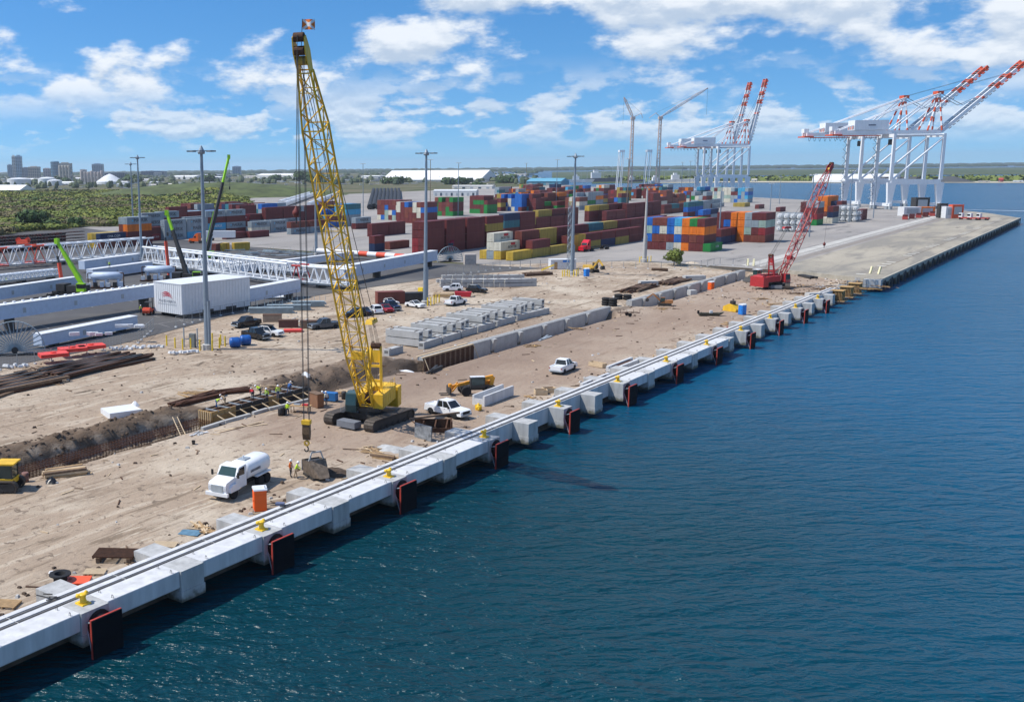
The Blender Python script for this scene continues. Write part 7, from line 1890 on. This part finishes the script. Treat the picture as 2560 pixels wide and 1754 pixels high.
for i, (x, y) in enumerate(((588, 868), (614, 862))):
    t = thing('blue_tank', f'round blue plastic tank lying by the black pickup, {"left" if i == 0 else "right"} one', 'tank', gat(x, y), R(50), 'blue plastic tanks')
    MB().lathe([(.3, -.95), (.75, -.85), (.85, -.55), (.85, .55), (.75, .85), (.3, .95)], cz=.85, n=16, axis='x').build('tank', M('tank_blue', (.015, .10, .36), .4, var=.1), t, True)
    for x_ in (-.4, .4): MB().lathe([(.87, -.06), (.87, .06)], cx=x_, cz=.85, n=16, axis='x').build('band', M('tank_blue'), t)
# gear by the second mast
t = thing('red_bin', 'low red rubbish bin behind the white pickup', 'bin', gat(1158, 741), R(25)); MB().prism([(-1.6, 0), (1.6, 0), (1.9, 1.1), (-1.9, 1.1)], 'y', -.8, .8).build('bin', M('bin_red', (.42, .02, .03), .6), t)
planks('yellow timber stack behind the yellow posts', gat(1108, 742), R(30), 6, 4.5, .35, .3, 3, (WOOD_L, WOOD))
litter('pile of pallets and blue drums behind the parked cars', gat(1010, 738), 30, 2.4, 2.2, (WOOD_L, WOOD, BLUEP), 97, 'packaging', 'packaging_heap')

# small scattered litter over the whole site: stones, offcuts, rags
def scatter():
    rr = random.Random(21); mats_ = [MUD, WOOD_L, WOOD_D, CONC, RUST, CLOTHW]; wts = (.46, .13, .15, .14, .09, .03); V_, F_, I_ = [], [], []
    for i in range(1900):
        r_ = rr.random()
        if r_ < .30: x, y = -1.6-abs(rr.gauss(0, 2.2)), rr.uniform(20, 285)
        elif r_ < .48: x, y = -29+rr.gauss(0, 3.5), rr.uniform(40, 290)
        elif r_ < .60: x, y = rr.gauss(-12, 8), rr.gauss(255, 18)
        elif r_ < .70: x, y = rr.gauss(-66, 6), rr.uniform(80, 270)
        else: x, y = rr.uniform(-74, -2), rr.uniform(18, 290)
        if x > -1.3 or y > 292: continue
        k = rr.choices(range(6), wts)[0]; z = ground(x, y); a = rr.uniform(0, 6.3); mb = MB()
        if k in (1, 2, 4): mb.box(x, y, z+.04, rr.uniform(.3, 1.6), rr.uniform(.05, .15), .09, a)
        else: s_ = rr.uniform(.08, .34); mb.box(x, y, z+s_*.25, s_*1.6, s_, s_*.7, a, .6, .6)
        q = len(V_); V_ += mb.v; F_ += [tuple(b+q for b in f) for f in mb.f]; I_ += [k]*len(mb.f)
    me = bpy.data.meshes.new('site_litter'); me.from_pydata(V_, [], F_)
    for m_ in mats_: me.materials.append(m_)
    me.polygons.foreach_set('material_index', I_); me.update()
    tag(link('site_litter', me), 'small stones, offcuts and rags strewn over the dirt', 'litter', kind='stuff')
scatter()
# =====================================================================
# VEGETATION
# =====================================================================
LEAF = [M('leaf_olive', (.20, .21, .035), .8, var=.25, scale=.12), M('leaf_green', (.14, .175, .03), .8, var=.25, scale=.12), M('leaf_brown', (.16, .135, .06), .85, var=.25, scale=.12), M('leaf_dark', (.045, .085, .02), .8, var=.35, scale=.2)]
def leaf_cloud(mb, c, rx, rz, n, r_, size):
    for _ in range(n):
        u, v = r_.uniform(-1, 1), r_.uniform(0, 2*math.pi); q = math.sqrt(1-u*u); k = r_.uniform(.62, 1.05)
        p = Vector((c.x+rx*k*q*math.cos(v), c.y+rx*k*q*math.sin(v), c.z+rz*k*u))
        n_ = Vector((q*math.cos(v)+r_.uniform(-.6, .6), q*math.sin(v)+r_.uniform(-.6, .6), u+r_.uniform(-.2, .9))).normalized()
        a = n_.orthogonal().normalized(); b = n_.cross(a); t_ = r_.uniform(0, 6.3); a, b = a*math.cos(t_)+b*math.sin(t_), b*math.cos(t_)-a*math.sin(t_); s = size*r_.uniform(.6, 1.3)
        mb.quad(p-a*s-b*s*.7, p+a*s-b*s*.5, p+a*s*.8+b*s*.7, p-a*s*.7+b*s*.6)
def raw(mb, name, mat, parent=None):
    me = bpy.data.meshes.new(name); me.from_pydata(mb.v, [], mb.f); me.materials.append(mat); me.update(); return link(name, me, parent)
def tree(label, p, h, r, mat, n=9, leaves=46, seed=0, name='tree', group=None):
    rr = random.Random(seed); t = thing(name, label, 'tree' if h > 3.5 else 'bush', p, 0, group)
    mb = MB(); mb.tube((0, 0, -.2), (.1*h*rr.uniform(-.3, .3), .1*h*rr.uniform(-.3, .3), h*.55), .045*h, 7, .025*h)
    cr = MB()
    for i in range(n):
        a = 2*math.pi*i/n+rr.uniform(-.4, .4); d = r*rr.uniform(.15, .72); c = Vector((d*math.cos(a), d*math.sin(a), h*rr.uniform(.42, .86)))
        mb.tube((0, 0, h*rr.uniform(.2, .5)), c, .02*h, 5, .008*h); q = r*rr.uniform(.32, .52); leaf_cloud(cr, c, q, q*.75, leaves, rr, q*.24)
    mb.build('trunk', WOOD_D, t); raw(cr, 'crown', mat, t); return t
# mangrove scrub: one mass nobody could count
def in_poly(x, y, P_):
    c = False; j = len(P_)-1
    for i in range(len(P_)):
        if (P_[i][1] > y) != (P_[j][1] > y) and x < (P_[j][0]-P_[i][0])*(y-P_[i][1])/(P_[j][1]-P_[i][1])+P_[i][0]: c = not c
        j = i
    return c
MGP = [(-260, 486), (0, 484), (120, 482), (260, 480), (360, 483), (430, 490), (520, 492), (610, 500), (628, 515), (560, 528), (470, 546), (380, 558), (330, 566), (215, 566), (140, 575), (60, 578), (-260, 640)]
def mangrove():
    rr = random.Random(3); ms = [MB(), MB(), MB(), MB()]; fl = MB()
    cnt = 0
    while cnt < 3600:
        x, y = rr.uniform(-260, 630), 480+110*rr.random()**1.15
        if not in_poly(x, y, MGP): continue
        p = at(x, y, 0); dep = (p-EYE).length; hill = 13*math.exp(-((x-540)/75)**2)*sst(500, 488, y)
        k = NZ.noise(Vector((p.x*.012, p.y*.012, 2)))+.4*NZ.noise(Vector((p.x*.05, p.y*.05, 5)))
        r0 = 1.6+.0042*dep; i = 0 if k > .12 else (1 if k > -.1 else (2 if k > -.34 else 3))
        if i == 3 and rr.random() < .7: i = 1
        hh = (3.0+1.6*NZ.noise(Vector((p.x*.03, p.y*.03, 8))))*(1+dep*.0004)
        leaf_cloud(ms[i], Vector((p.x, p.y, hh*.55+hill)), r0*rr.uniform(1.1, 1.9), hh*rr.uniform(.28, .42), 40, rr, r0*.20); cnt += 1
    nx, ny = 60, 22; vs = []
    verts = []; ok = {}
    o = None
    allv, allf, mi = [], [], []
    for i, m_ in enumerate(ms):
        k = len(allv); allv += m_.v; allf += [tuple(a+k for a in f) for f in m_.f]; mi += [i]*len(m_.f)
    me = bpy.data.meshes.new('mangrove'); me.from_pydata(allv, [], allf)
    for l_ in LEAF: me.materials.append(l_)
    me.polygons.foreach_set('material_index', mi); me.update()
    tag(link('mangrove', me), 'dense olive green mangrove scrub beyond the left container stacks', 'mangrove', kind='stuff')
mangrove()
px_sheet('mangrove_floor', MGP, .05, M('mangrove_soil', (.10, .11, .03), .95, var=.4, scale=.05))
# the grassy mound under the right end of the mangrove
hm = MB(); n = 20; cpos = at(535, 489, 0)
vs = []
for j in range(9):
    for i in range(28): a = 2*math.pi*i/28; f_ = 1-j/8; vs.append((cpos.x+(150*RT.x*math.cos(a)+110*FW.x*math.sin(a))*f_, cpos.y+(150*RT.y*math.cos(a)+110*FW.y*math.sin(a))*f_, -.2+14*(1-f_*f_)*(1+.1*NZ.noise(Vector((i*.7, j*.6, 1))))))
hm.add(vs, [(j*28+i, j*28+(i+1) % 28, (j+1)*28+(i+1) % 28, (j+1)*28+i) for j in range(8) for i in range(28)])
struct('mound', hm, M('mound_scrub', (.075, .095, .028), .95, var=.5, scale=.06), True)
tree('leafy bush with grey base standing on the site edge before containers', gat(1685, 664), 4.6, 3.4, LEAF[1], 14, 60, 4, 'leafy_bush')
tree('large dark green tree in front of the mangrove at far left', at(82, 570), 8.5, 9.0, LEAF[3], 16, 70, 5, 'dark_tree')
for i, (x, y, h, r, k, lb) in enumerate(((190, 568, 5, 5, 3, 'dark bush at the mangrove edge left of the grey stack'), (128, 572, 5, 5.5, 3, 'dark bush right of the large dark tree'), (755, 455, 20, 26, 3, 'tall dark tree cluster left of the crane boom'), (790, 458, 13, 20, 3, 'dark tree cluster behind the crane boom'), (975, 460, 11, 18, 3, 'dark tree before the long white warehouse at its left'), (1000, 461, 12, 16, 3, 'second dark tree before the long white warehouse'), (1125, 461, 9, 18, 3, 'low dark tree before the warehouse middle'), (1160, 461, 9, 16, 3, 'low dark tree before the warehouse right end'), (1260, 458, 10, 22, 3, 'low dark tree right of the warehouse'), (690, 452, 10, 22, 3, 'dark tree by the left warehouse'), (1195, 470, 5, 12, 3, 'small tree beside the grey yard building'), (330, 455, 10, 30, 3, 'dark tree below the beige silos'), (150, 460, 9, 28, 3, 'dark tree before the tank farm'), (520, 455, 10, 28, 3, 'dark tree before the far sheds'))):
    tree(lb, at(x, y, 0), h, r, LEAF[k], 10, 40, 20+i, 'far_tree', 'trees far behind the yard')

# far woods along the horizon
def woods():
    rr = random.Random(11); mb = MB()
    def dome(p, r, h):
        k = len(mb.v); n = 7
        for j, (f_, z) in enumerate(((1, 0), (.86, .55), (.45, .92))):
            for i in range(n):
                a = 2*math.pi*i/n+j*.3; s = r*f_*rr.uniform(.85, 1.15); mb.v.append((p.x+s*math.cos(a), p.y+s*math.sin(a), p.z+h*z))
        mb.v.append((p.x, p.y, p.z+h))
        for j in range(2): mb.f += [(k+j*n+i, k+j*n+(i+1) % n, k+(j+1)*n+(i+1) % n, k+(j+1)*n+i) for i in range(n)]
        mb.f += [(k+2*n+i, k+2*n+(i+1) % n, k+3*n) for i in range(n)]
    def hor(x): return 421.4-(x-700)*.00951          # eye level in the photo
    for i in range(2400):
        x = rr.uniform(-250, 2750); dy = rr.choice((6.5, 7.5, 9, 11, 14)) if x > 1350 else rr.choice((6.8, 8, 10, 13))
        p = at(x, hor(x)+dy, 0); d = (p-EYE).length
        if x > 1350 and dy > 11.5: continue
        dome(Vector((p.x, p.y, -3)), d*.0045*rr.uniform(.6, 1.5), (9+rr.uniform(0, 9))*(1.25 if dy < 8 else 1))
    tag(mb.build('far_woods', M('far_woods_green', (.03, .055, .03), .95, var=.3, scale=.003), None, True), 'distant band of dark woodland along the horizon', 'woodland', kind='stuff')
woods()
def spit_scrub():
    rr = random.Random(12); mb = MB()
    for i in range(520):
        x = rr.uniform(1500, 2900); y = 447.5+rr.uniform(0, 4.5)-(x-2027)*.0005
        p = at(x, y, -2.5); leaf_cloud(mb, Vector((p.x, p.y, -1.5)), 16*rr.uniform(.6, 1.4), 5.0, 12, rr, 5)
    o = raw(mb, 'spit_scrub', LEAF[1]); tag(o, 'green scrub covering the far spit', 'scrub', kind='stuff')
spit_scrub()

# =====================================================================
# CITY AND INDUSTRY BEHIND
# =====================================================================
WIN = M('far_window', (.045, .07, .10), .25, var=.2, scale=.05)
def tower(label, x0, x1, yt, yb, Z, col, floors=10, bays=5, shape='box', name='tower_block', win=True, dark=None):
    a, b = at_depth(x0, yb, Z), at_depth(x1, yb, Z); w = (b-a).length; zb = -1.0; h = (yb-yt)*Z/F; c = (a+b)/2
    zg = min(0.0, c.z); c.z = zg; t = thing(name, label, 'building', c, YAW); h = at_depth((x0+x1)/2, yt, Z).z-zg
    mt = M('facade_'+'%02d%02d%02d' % tuple(int(v*99) for v in col), col, .6, var=.08, scale=.02); d = w*.8
    if shape == 'cyl':
        MB().lathe([(w/2, 0), (w/2, h*.97), (w*.4, h)], n=18).build('wall', mt, t)
    else:
        MB().b2(-w/2, w/2, 0, d, 0, h).build('wall', mt, t); MB().b2(-w*.3, w*.25, d*.2, d*.7, h, h*1.045).build('roof_plant', mt, t)
    if win:
        fh = h/(floors+1)
        for i in range(floors):
            z0 = fh*(i+.7)
            for j in range(bays):
                x = -w/2+w*(j+.12)/bays; MB().b2(x, x+w/bays*.76, -.25, 0.0, z0, z0+fh*.55).build('window', WIN, t) if shape == 'box' else None
            if shape == 'cyl': MB().lathe([(w/2+.3, z0), (w/2+.3, z0+fh*.55)], n=18, cap=False).build('window_band', WIN, t)
        if shape == 'box':
            for i in range(floors): MB().b2(w/2, w/2+.25, d*.05, d*.95, fh*(i+.7), fh*(i+1.25)).build('window_band', WIN, t)
    return t
Zc = 4300
tower('slim blue grey tower at the far left of the skyline', 19, 31, 412, 437, Zc, (.32, .42, .52), 10, 3)
tower('tall pale striped half of the twin tower in the skyline', 31.5, 40, 390.5, 437, Zc, (.62, .62, .60), 14, 2)
tower('tall blue glass half of the twin tower in the skyline', 40.5, 54.5, 390, 437, Zc, (.26, .42, .55), 14, 3)
tower('dark low block right of the twin tower', 57, 70, 419, 438, Zc, (.22, .24, .30), 6, 3)
tower('beige stepped block in the left skyline', 71, 97, 417, 443, Zc*.8, (.55, .47, .40), 7, 5)
tower('pinkish distant block between beige block and blue tower', 108, 125, 421, 436, Zc, (.50, .40, .40), 5, 3)
tower('round topped blue glass tower in the skyline', 128, 149, 403, 436, Zc, (.10, .25, .38), 10, 4, 'cyl')
tower('tall grey beige silo tower in the skyline', 148, 177, 408, 452, Zc*.6, (.46, .43, .39), 3, 3)
for i in range(4): tower(f'round beige grain silo, {ORD[i]} from left beside the silo tower', 148+i*7.5, 154.5+i*7.5, 414, 453, Zc*.58, (.50, .46, .40), 1, 1, 'cyl', 'grain_silo', False)
tower('grid fronted blue grey tower right of the silos', 230, 256, 410, 431, Zc, (.33, .40, .48), 9, 6)
for i in range(7): tower(f'pale silo in the low silo row, {ORD[i]} from left', 201+i*8.4, 208.5+i*8.4, 430-(3 if i % 3 == 0 else 0), 453, Zc*.55, (.52, .44, .40), 1, 1, 'cyl', 'grain_silo', False)
tower('long dark grey block behind the white dome', 262, 312, 432, 446, Zc*.7, (.20, .22, .27), 4, 10)
tower('pale building on the roof line right of the skyline', 385, 405, 431, 441, Zc, (.6, .58, .56), 3, 4)
tower('blue grey tower right of the far crane boom', 581, 602, 416, 437, Zc, (.30, .40, .50), 8, 5)
tower('dark roofed long block in the far centre', 352, 410, 428, 440, Zc, (.10, .14, .2), 3, 9)
tower('low pink block far behind the silos', 200, 215, 424, 436, Zc, (.5, .42, .4), 4, 4)
rr = random.Random(5)
def shed(label, x0, x1, yb, hpx, col, roofcol=None, gable=.25, depth=.5, name='shed', bays=6):
    a, b = at(x0, yb, 0), at(x1, yb, 0); w = (b-a).length; Z = ((a+b)/2-EYE).dot(FW); h = hpx*Z/F; t = thing(name, label, 'building', (a+b)/2, hdg(a, b)); d = w*depth
    mt = M('facade_'+'%02d%02d%02d' % tuple(int(v*99) for v in col), col, .7, var=.08, scale=.02); rm = M('facade_'+'%02d%02d%02d' % tuple(int(v*99) for v in (roofcol or col)), roofcol or col, .7, var=.08, scale=.02)
    e = h*(1-gable)
    MB().b2(-w/2, w/2, 0, d, 0, e).build('wall', mt, t)
    MB().prism([(-.02*d, e), (d*1.02, e), (d*.5, h)], 'x', -w/2*1.01, w/2*1.01).build('roof', rm, t)
    for i in range(bays): x = -w/2+w*(i+.3)/bays; MB().b2(x, x+w/bays*.35, -.2, 0, 0, e*.6).build('door', WIN if i % 2 else GREYM, t)
    return t
shed('long white warehouse behind the container yard', 955, 1200, 453.5, 27, (.74, .73, .70), (.76, .76, .74), .85, .35, 'warehouse', 0)
shed('pale warehouse left of the crane boom', 640, 735, 447, 13, (.66, .65, .62), None, .4, .3, 'warehouse', 3)
shed('teal blue gabled shed behind the container yard', 1316, 1402, 463, 17, (.10, .28, .38), (.12, .34, .46), .45, .8, 'warehouse', 4)
shed('white roofed hall with dark windows at the far left', -30, 50, 484, 21, (.62, .66, .62), (.78, .78, .76), .6, .6, 'hall', 9)
shed('long grey white yard building behind the tall mast', 1083, 1190, 490, 16, (.55, .57, .58), (.6, .62, .63), .2, .3, 'office', 8)
shed('white low building under the warehouse', 1130, 1230, 472, 9, (.62, .6, .55), (.62, .6, .58), .2, .3, 'office', 5)
for i in range(34):
    x = rr.uniform(-20, 640) if i < 22 else rr.uniform(640, 1330); yb = rr.uniform(442, 470) if i < 22 else rr.uniform(438, 452); w = rr.uniform(18, 60)
    c_ = rr.choice(((.55, .55, .55), (.66, .66, .64), (.40, .42, .44), (.5, .47, .42), (.3, .32, .34)))
    shed(f'low {"pale" if c_[0] > .5 else "grey"} industrial shed behind the mangrove, {ORD[i % 28]} of the scattered ones' if i < 22 else f'low {"pale" if c_[0] > .5 else "grey"} industrial shed behind the yard, {ORD[(i-22) % 28]} of the scattered ones', x, x+w, yb, rr.uniform(4, 9), c_, (c_[0]*1.15, c_[1]*1.15, c_[2]*1.15), rr.uniform(.1, .4), rr.uniform(.3, .6), 'industrial_shed', 4)
for i, (x, y, r, h, lb) in enumerate(((48, 462, 24, 15, 'left'), (118, 462, 18, 16, 'middle'), (137, 464, 14, 12, 'right'))):
    p = at(x, y, 0); t = thing('storage_tank', f'wide white storage tank below the skyline, {lb} one', 'tank', p, 0, 'white storage tanks'); MB().lathe([(r, 0), (r, h*.8), (r*.6, h*.93), (.5, h)], n=24).build('shell', WHITE, t)
p = at(275, 460, 0); t = thing('storage_dome', 'white cone roofed storage dome below the skyline', 'dome', p); MB().lathe([(28, 0), (28, 5), (12, 16), (1, 21)], n=24).build('shell', WHITE, t)
# white quonset storage hall and dark domes on the spit
a, b = at(2030, 455.2, -2.5), at(2240, 455.6, -2.5); L_ = (b-a).length; Z = (a-EYE).dot(FW); r = 19.5*Z/F
t = thing('arched_hall', 'long white arched storage hall on the far spit', 'hall', a, hdg(a, b)); n = 12
MB().add([(x, r*1.1-r*1.1*math.cos(math.pi*i/n), r*math.sin(math.pi*i/n)) for x in (0, L_) for i in range(n+1)], [(i, i+1, n+2+i, n+1+i) for i in range(n)]+[tuple(range(n+1)), tuple(range(n+1, 2*n+2))]).build('vault', WHITE, t)
MB().b2(L_*.46, L_*.5, -.4, 2, 0, r*.3).build('door', DARK, t)
for i, (x, lb) in enumerate(((2208, 'left'), (2287, 'right'))):
    p = at(x, 455.5, -2.5); t = thing('open_vault', f'dark open vault beside the arched hall, {lb} one', 'hall', p+Vector((-FW.x*4, -FW.y*4, 0)), YAW); rr_ = 13*Z/F
    MB().add([(rr_*math.cos(math.pi*k/n), y, rr_*math.sin(math.pi*k/n)) for y in (-10, 60) for k in range(n+1)], [(k, k+1, n+2+k, n+1+k) for k in range(n)]+[tuple(range(n+1)), tuple(range(n+1, 2*n+2))]).build('vault', M('vault_dark', (.06, .06, .06), .9), t)
heap('far_stockpile', 'dark grey stockpile right of the vaults on the spit', 'stockpile', at(2375, 455, -2.5), 30, 22, 9, M('stock_dark', (.07, .075, .08), .95), 2)
for i, (x, y, w, h, c_, lb) in enumerate(((2502, 455, 12, 10, (.45, .06, .05), 'small red building on the far spit'), (2545, 455, 26, 4, (.6, .6, .58), 'long pale building at the right end of the spit'), (1885, 454, 14, 7, (.55, .5, .4), 'pale mounds of material on the spit'), (2460, 455, 30, 3, (.45, .4, .35), 'low tan sheds on the spit'))):
    shed(lb, x-w/2, x+w/2, y, h, c_, None, .3, .5, 'spit_building', 2)
# bridge line far across the water
t = thing('far_causeway', 'thin white causeway bridge far across the bay', 'bridge', (0, 0, 0)); pts = [at_depth(x, y, 7200) for x, y in ((1700, 428), (1900, 427), (2100, 426.5), (2300, 426), (2560, 425))]
mb = MB()
for a, b in zip(pts, pts[1:]): mb.bar(a, b, 14, 4.5)
mb.build('deck', WHITE, t)
for i in range(22):
    q = pts[0].lerp(pts[-1], i/21); q.z = (pts[0].lerp(pts[-1], i/21)).z; MB().tube((q.x, q.y, -3), (q.x, q.y, pts[i*4//21 if i < 21 else 3].z-2), 4, 6).build('pier', CONC, t)
# vessels beyond the yard
def vessel(label, px, py, Lm, col, sup=(.7, .7, .7)):
    p = at(px, py, -3); t = thing('vessel', label, 'ship', p, YAW+rnd.uniform(-.2, .2), 'vessels beyond the yard'); h = Lm*.10; w = Lm*.16
    MB().prism([(-Lm/2, h), (Lm*.5, h*1.25), (Lm*.42, -.4), (-Lm*.46, -.4)], 'y', -w/2, w/2).build('hull', M('hull_%s' % label.split()[1], col, .6, var=.2, scale=.1), t)
    MB().b2(-Lm*.38, -Lm*.12, -w*.4, w*.4, h, h*2.6).build('deckhouse', M('sup_white', sup, .6), t); MB().b2(-Lm*.32, -Lm*.2, -w*.25, w*.25, h*2.6, h*3.3).build('bridge', M('sup_white'), t)
    for x in (-Lm*.05, Lm*.2): MB().tube((x, 0, h), (x, 0, h*4.5), .25, 5).build('mast', GREYM, t)
for i, (x, y, l_, c_, lb) in enumerate(((1455, 456, 46, (.5, .5, .5), 'small pale vessel left of the harbour cranes'), (1512, 455, 70, (.10, .10, .12), 'larger dark hulled vessel with white house by the harbour cranes'), (1650, 457, 40, (.6, .6, .6), 'slim white vessel right of the harbour cranes'), (1705, 456, 52, (.66, .66, .66), 'broad white vessel under the middle gantry cranes'), (1590, 455, 36, (.14, .16, .2), 'little dark vessel between the harbour cranes'))): vessel(lb, x, y, l_, c_)
# rows of white rail cars and black conveyor tubes behind the yard
for r_, (a, b, n_) in enumerate((((700, 514), (790, 484), 9), ((712, 518), (800, 486), 9), ((772, 520), (845, 489), 8))):
    A, B_ = at(*a), at(*b)
    for i in range(n_):
        p, q = A.lerp(B_, i/n_), A.lerp(B_, (i+.86)/n_); t = thing('rail_car', f'white covered rail car, {ORD[i]} in the {("left", "middle", "right")[r_]} row behind the yard', 'rail car', (p+q)/2, hdg(p, q), 'white rail cars'); l_ = (q-p).length
        MB().prism([(-1.4, 1.0), (1.4, 1.0), (1.5, 3.4), (.7, 4.2), (-.7, 4.2), (-1.5, 3.4)], 'x', -l_/2, l_/2).build('body', WHITE, t); MB().b2(-l_/2*.9, l_/2*.9, -1.1, 1.1, .2, 1.0).build('underframe', DARK, t)
TUBE_ = M('tube_black', (.02, .021, .024), .7, var=.3, scale=.2)
for i in range(8):
    A, B_ = at(924+i*10.5, 524-(i % 2)*2), at(934+i*9, 477); t = thing('black_tube', f'long black pipe string behind the yard, {ORD[i]} from left', 'pipe', A, 0, 'black pipe strings')
    MB().tube((0, 0, 1.8), (B_-A)+Vector((0, 0, 1.8)), 1.9, 10).build('pipe', TUBE_, t)
    for f_ in (.1, .4, .7): MB().box(*((B_-A)*f_+Vector((0, 0, .2))), 3, 3, .4).build('bearer', WOOD_D, t)
# stacked trailer chassis at the far left
CHM = [M('chassis_red', (.10, .02, .02), .7, var=.3), M('chassis_dark', (.03, .03, .035), .7, var=.3), M('chassis_brown', (.07, .035, .03), .7, var=.3)]
for i in range(16):
    p = at(-40+i*14.5, 634-i*1.2, 0); t = thing('chassis_stack', f'stack of dark red trailer chassis, {ORD[i]} from left at the far left', 'chassis', p, R(90), 'stacked trailer chassis')
    for k in range(5):
        f_ = MB()
        for s in (-.5, .5): f_.b2(-6, 6, s-.12, s+.12, .7+k*1.15, 1.0+k*1.15)
        for x in (-5.9, -2, 2, 5.9): f_.b2(x-.12, x+.12, -1.2, 1.2, .75+k*1.15, .95+k*1.15)
        f_.tube((-4.6, -1.2, .5+k*1.15), (-4.6, 1.2, .5+k*1.15), .48, 8); f_.tube((-3.4, -1.2, .5+k*1.15), (-3.4, 1.2, .5+k*1.15), .48, 8)
        f_.build('chassis', CHM[(i+k) % 3], t)
# machines on the old wharf
for i, (x, y, lb) in enumerate(((2410, 549, 'left'), (2432, 550, 'middle'), (2455, 550, 'right'))):
    t = thing('yard_tractor', f'small white cab yard tractor on a red chassis, {lb} of three on the wharf', 'yard tractor', at(x, y), R(160), 'yard tractors on the old wharf')
    MB().b2(-3.2, 2.4, -1.1, 1.1, .6, 1.3).build('chassis', M('yt_red', (.38, .06, .05), .6), t); MB().b2(.6, 2.3, -1.0, 1.0, 1.3, 3.3).build('cab', WHITE, t); MB().b2(1.0, 2.35, -.8, 1.05, 2.0, 2.9).build('window', GLASS, t)
    for xx in (-2.2, 1.5):
        for s in (-1, 1): wheel(t, xx, s*1.0, .55, .4)
for i in range(5):
    p = at(2262+i*17, 548-i*2.2); t = thing('flat_rack', f'dark red flat rack on the far apron, {ORD[i]} from left', 'flat rack', p, R(100), 'flat racks on the far apron'); MB().b2(-6, 6, -1.2, 1.2, .1, 1.6).build('base', CHM[0] if i % 2 else M('yt_red'), t); MB().b2(-6, -5.8, -1.2, 1.2, 1.6, 2.6).build('end_wall', CHM[0], t)
for i, (x, y, c_, w, h, lb) in enumerate(((2280, 541, CLOTHW, 9, 5, 'white sheeted load behind the flat racks'), (2318, 538, CM['o'], 8, 4.5, 'orange box behind the flat racks'), (2357, 545, DARK, 4, 7.5, 'tall black container handler mast on the wharf'), (2378, 546, CLOTHW, 6, 6, 'white sheeted stack on the wharf'), (2393, 546, ORW, 5.5, 7, 'orange spreader frame standing on the wharf'), (2305, 528, DARK, 8, 8, 'dark reach stacker under the gantry crane'))):
    t = thing('wharf_load', lb, 'load', at(x, y), YAW); MB().b2(-w/2, w/2, 0, w*.7, .1, h).build('body', c_, t); MB().b2(-w*.35, w*.35, -.15, 0, h*.3, h*.85).build('panel', GREYM if c_ is not GREYM else DARK, t)
    for s in (-1, 1): MB().b2(s*w*.5-.1, s*w*.5+.1, -.1, .1, 0, h*1.04).build('corner_post', c_, t)
# white wake of a passing boat
wk = MB(); A, B_ = at(2250, 519.5, -2.99), at(2750, 533, -2.99); m_ = 24
for i in range(m_):
    p, q = A.lerp(B_, i/m_), A.lerp(B_, (i+1)/m_); wk.quad(p, q, q+Vector((1.2+.6*rnd.random(), 2.2, 0)), p+Vector((1.2+.6*rnd.random(), 2.2, 0)))
tag(raw(wk, 'boat_wake', M('foam', (.7, .75, .78), .8, var=.3, scale=.1)), kind='structure')
def far_town():
    rr = random.Random(31); cols = [(.60, .60, .58), (.42, .43, .44), (.30, .31, .33), (.52, .47, .40), (.05, .075, .035), (.09, .11, .05)]
    mats_ = [M('town_%d' % i, c_, .8, var=.1, scale=.02) for i, c_ in enumerate(cols)]; V_, F_, I_ = [], [], []
    for i in range(1500):
        x = rr.uniform(-60, 1340); y = 427+43*rr.random()**1.6-(x-700)*.006
        if in_poly(x, y, MGP) or (x > 640 and y > 462): continue
        pnt = at(x, y, 0); d = (pnt-EYE).dot(FW); k = rr.choices(range(6), (.16, .14, .12, .1, .32, .16))[0]; mb = MB()
        if k < 4: w = rr.uniform(4, 22)*d/F; mb.box(pnt.x, pnt.y, rr.uniform(1, 2.6)*d/F*.5, w, w*.6, rr.uniform(1, 2.6)*d/F, YAW+rr.uniform(-.3, .3))
        else: r_ = rr.uniform(3, 11)*d/F; mb.lathe([(r_*.8, 0), (r_, 2.2), (r_*.75, 4.5+rr.uniform(0, 4)), (r_*.2, 7+rr.uniform(0, 4))], pnt.x, pnt.y, -.3, 7)
        q = len(V_); V_ += mb.v; F_ += [tuple(b+q for b in f) for f in mb.f]; I_ += [k]*len(mb.f)
    me = bpy.data.meshes.new('far_town'); me.from_pydata(V_, [], F_)
    for m_ in mats_: me.materials.append(m_)
    me.polygons.foreach_set('material_index', I_); me.update()
    tag(link('far_town', me), 'distant jumble of low roofs and trees below the skyline', 'town', kind='stuff')
far_town()

# =====================================================================
# AIR: pale haze over the whole place
# =====================================================================
hz_ = MB().b2(-12800, 4200, -1400, 13200, -4.2, 125)
m = bpy.data.materials.new('haze'); m.use_nodes = True; nn = m.node_tree.nodes; nn.clear(); oo = nn.new('ShaderNodeOutputMaterial'); pv = nn.new('ShaderNodeVolumePrincipled')
pv.inputs['Color'].default_value = (.82, .90, 1.0, 1); pv.inputs['Density'].default_value = 5.5e-5; pv.inputs['Anisotropy'].default_value = .2
m.node_tree.links.new(pv.outputs[0], oo.inputs['Volume'])
tag(hz_.build('haze', m), 'thin pale blue haze over the bay', 'haze', kind='stuff')
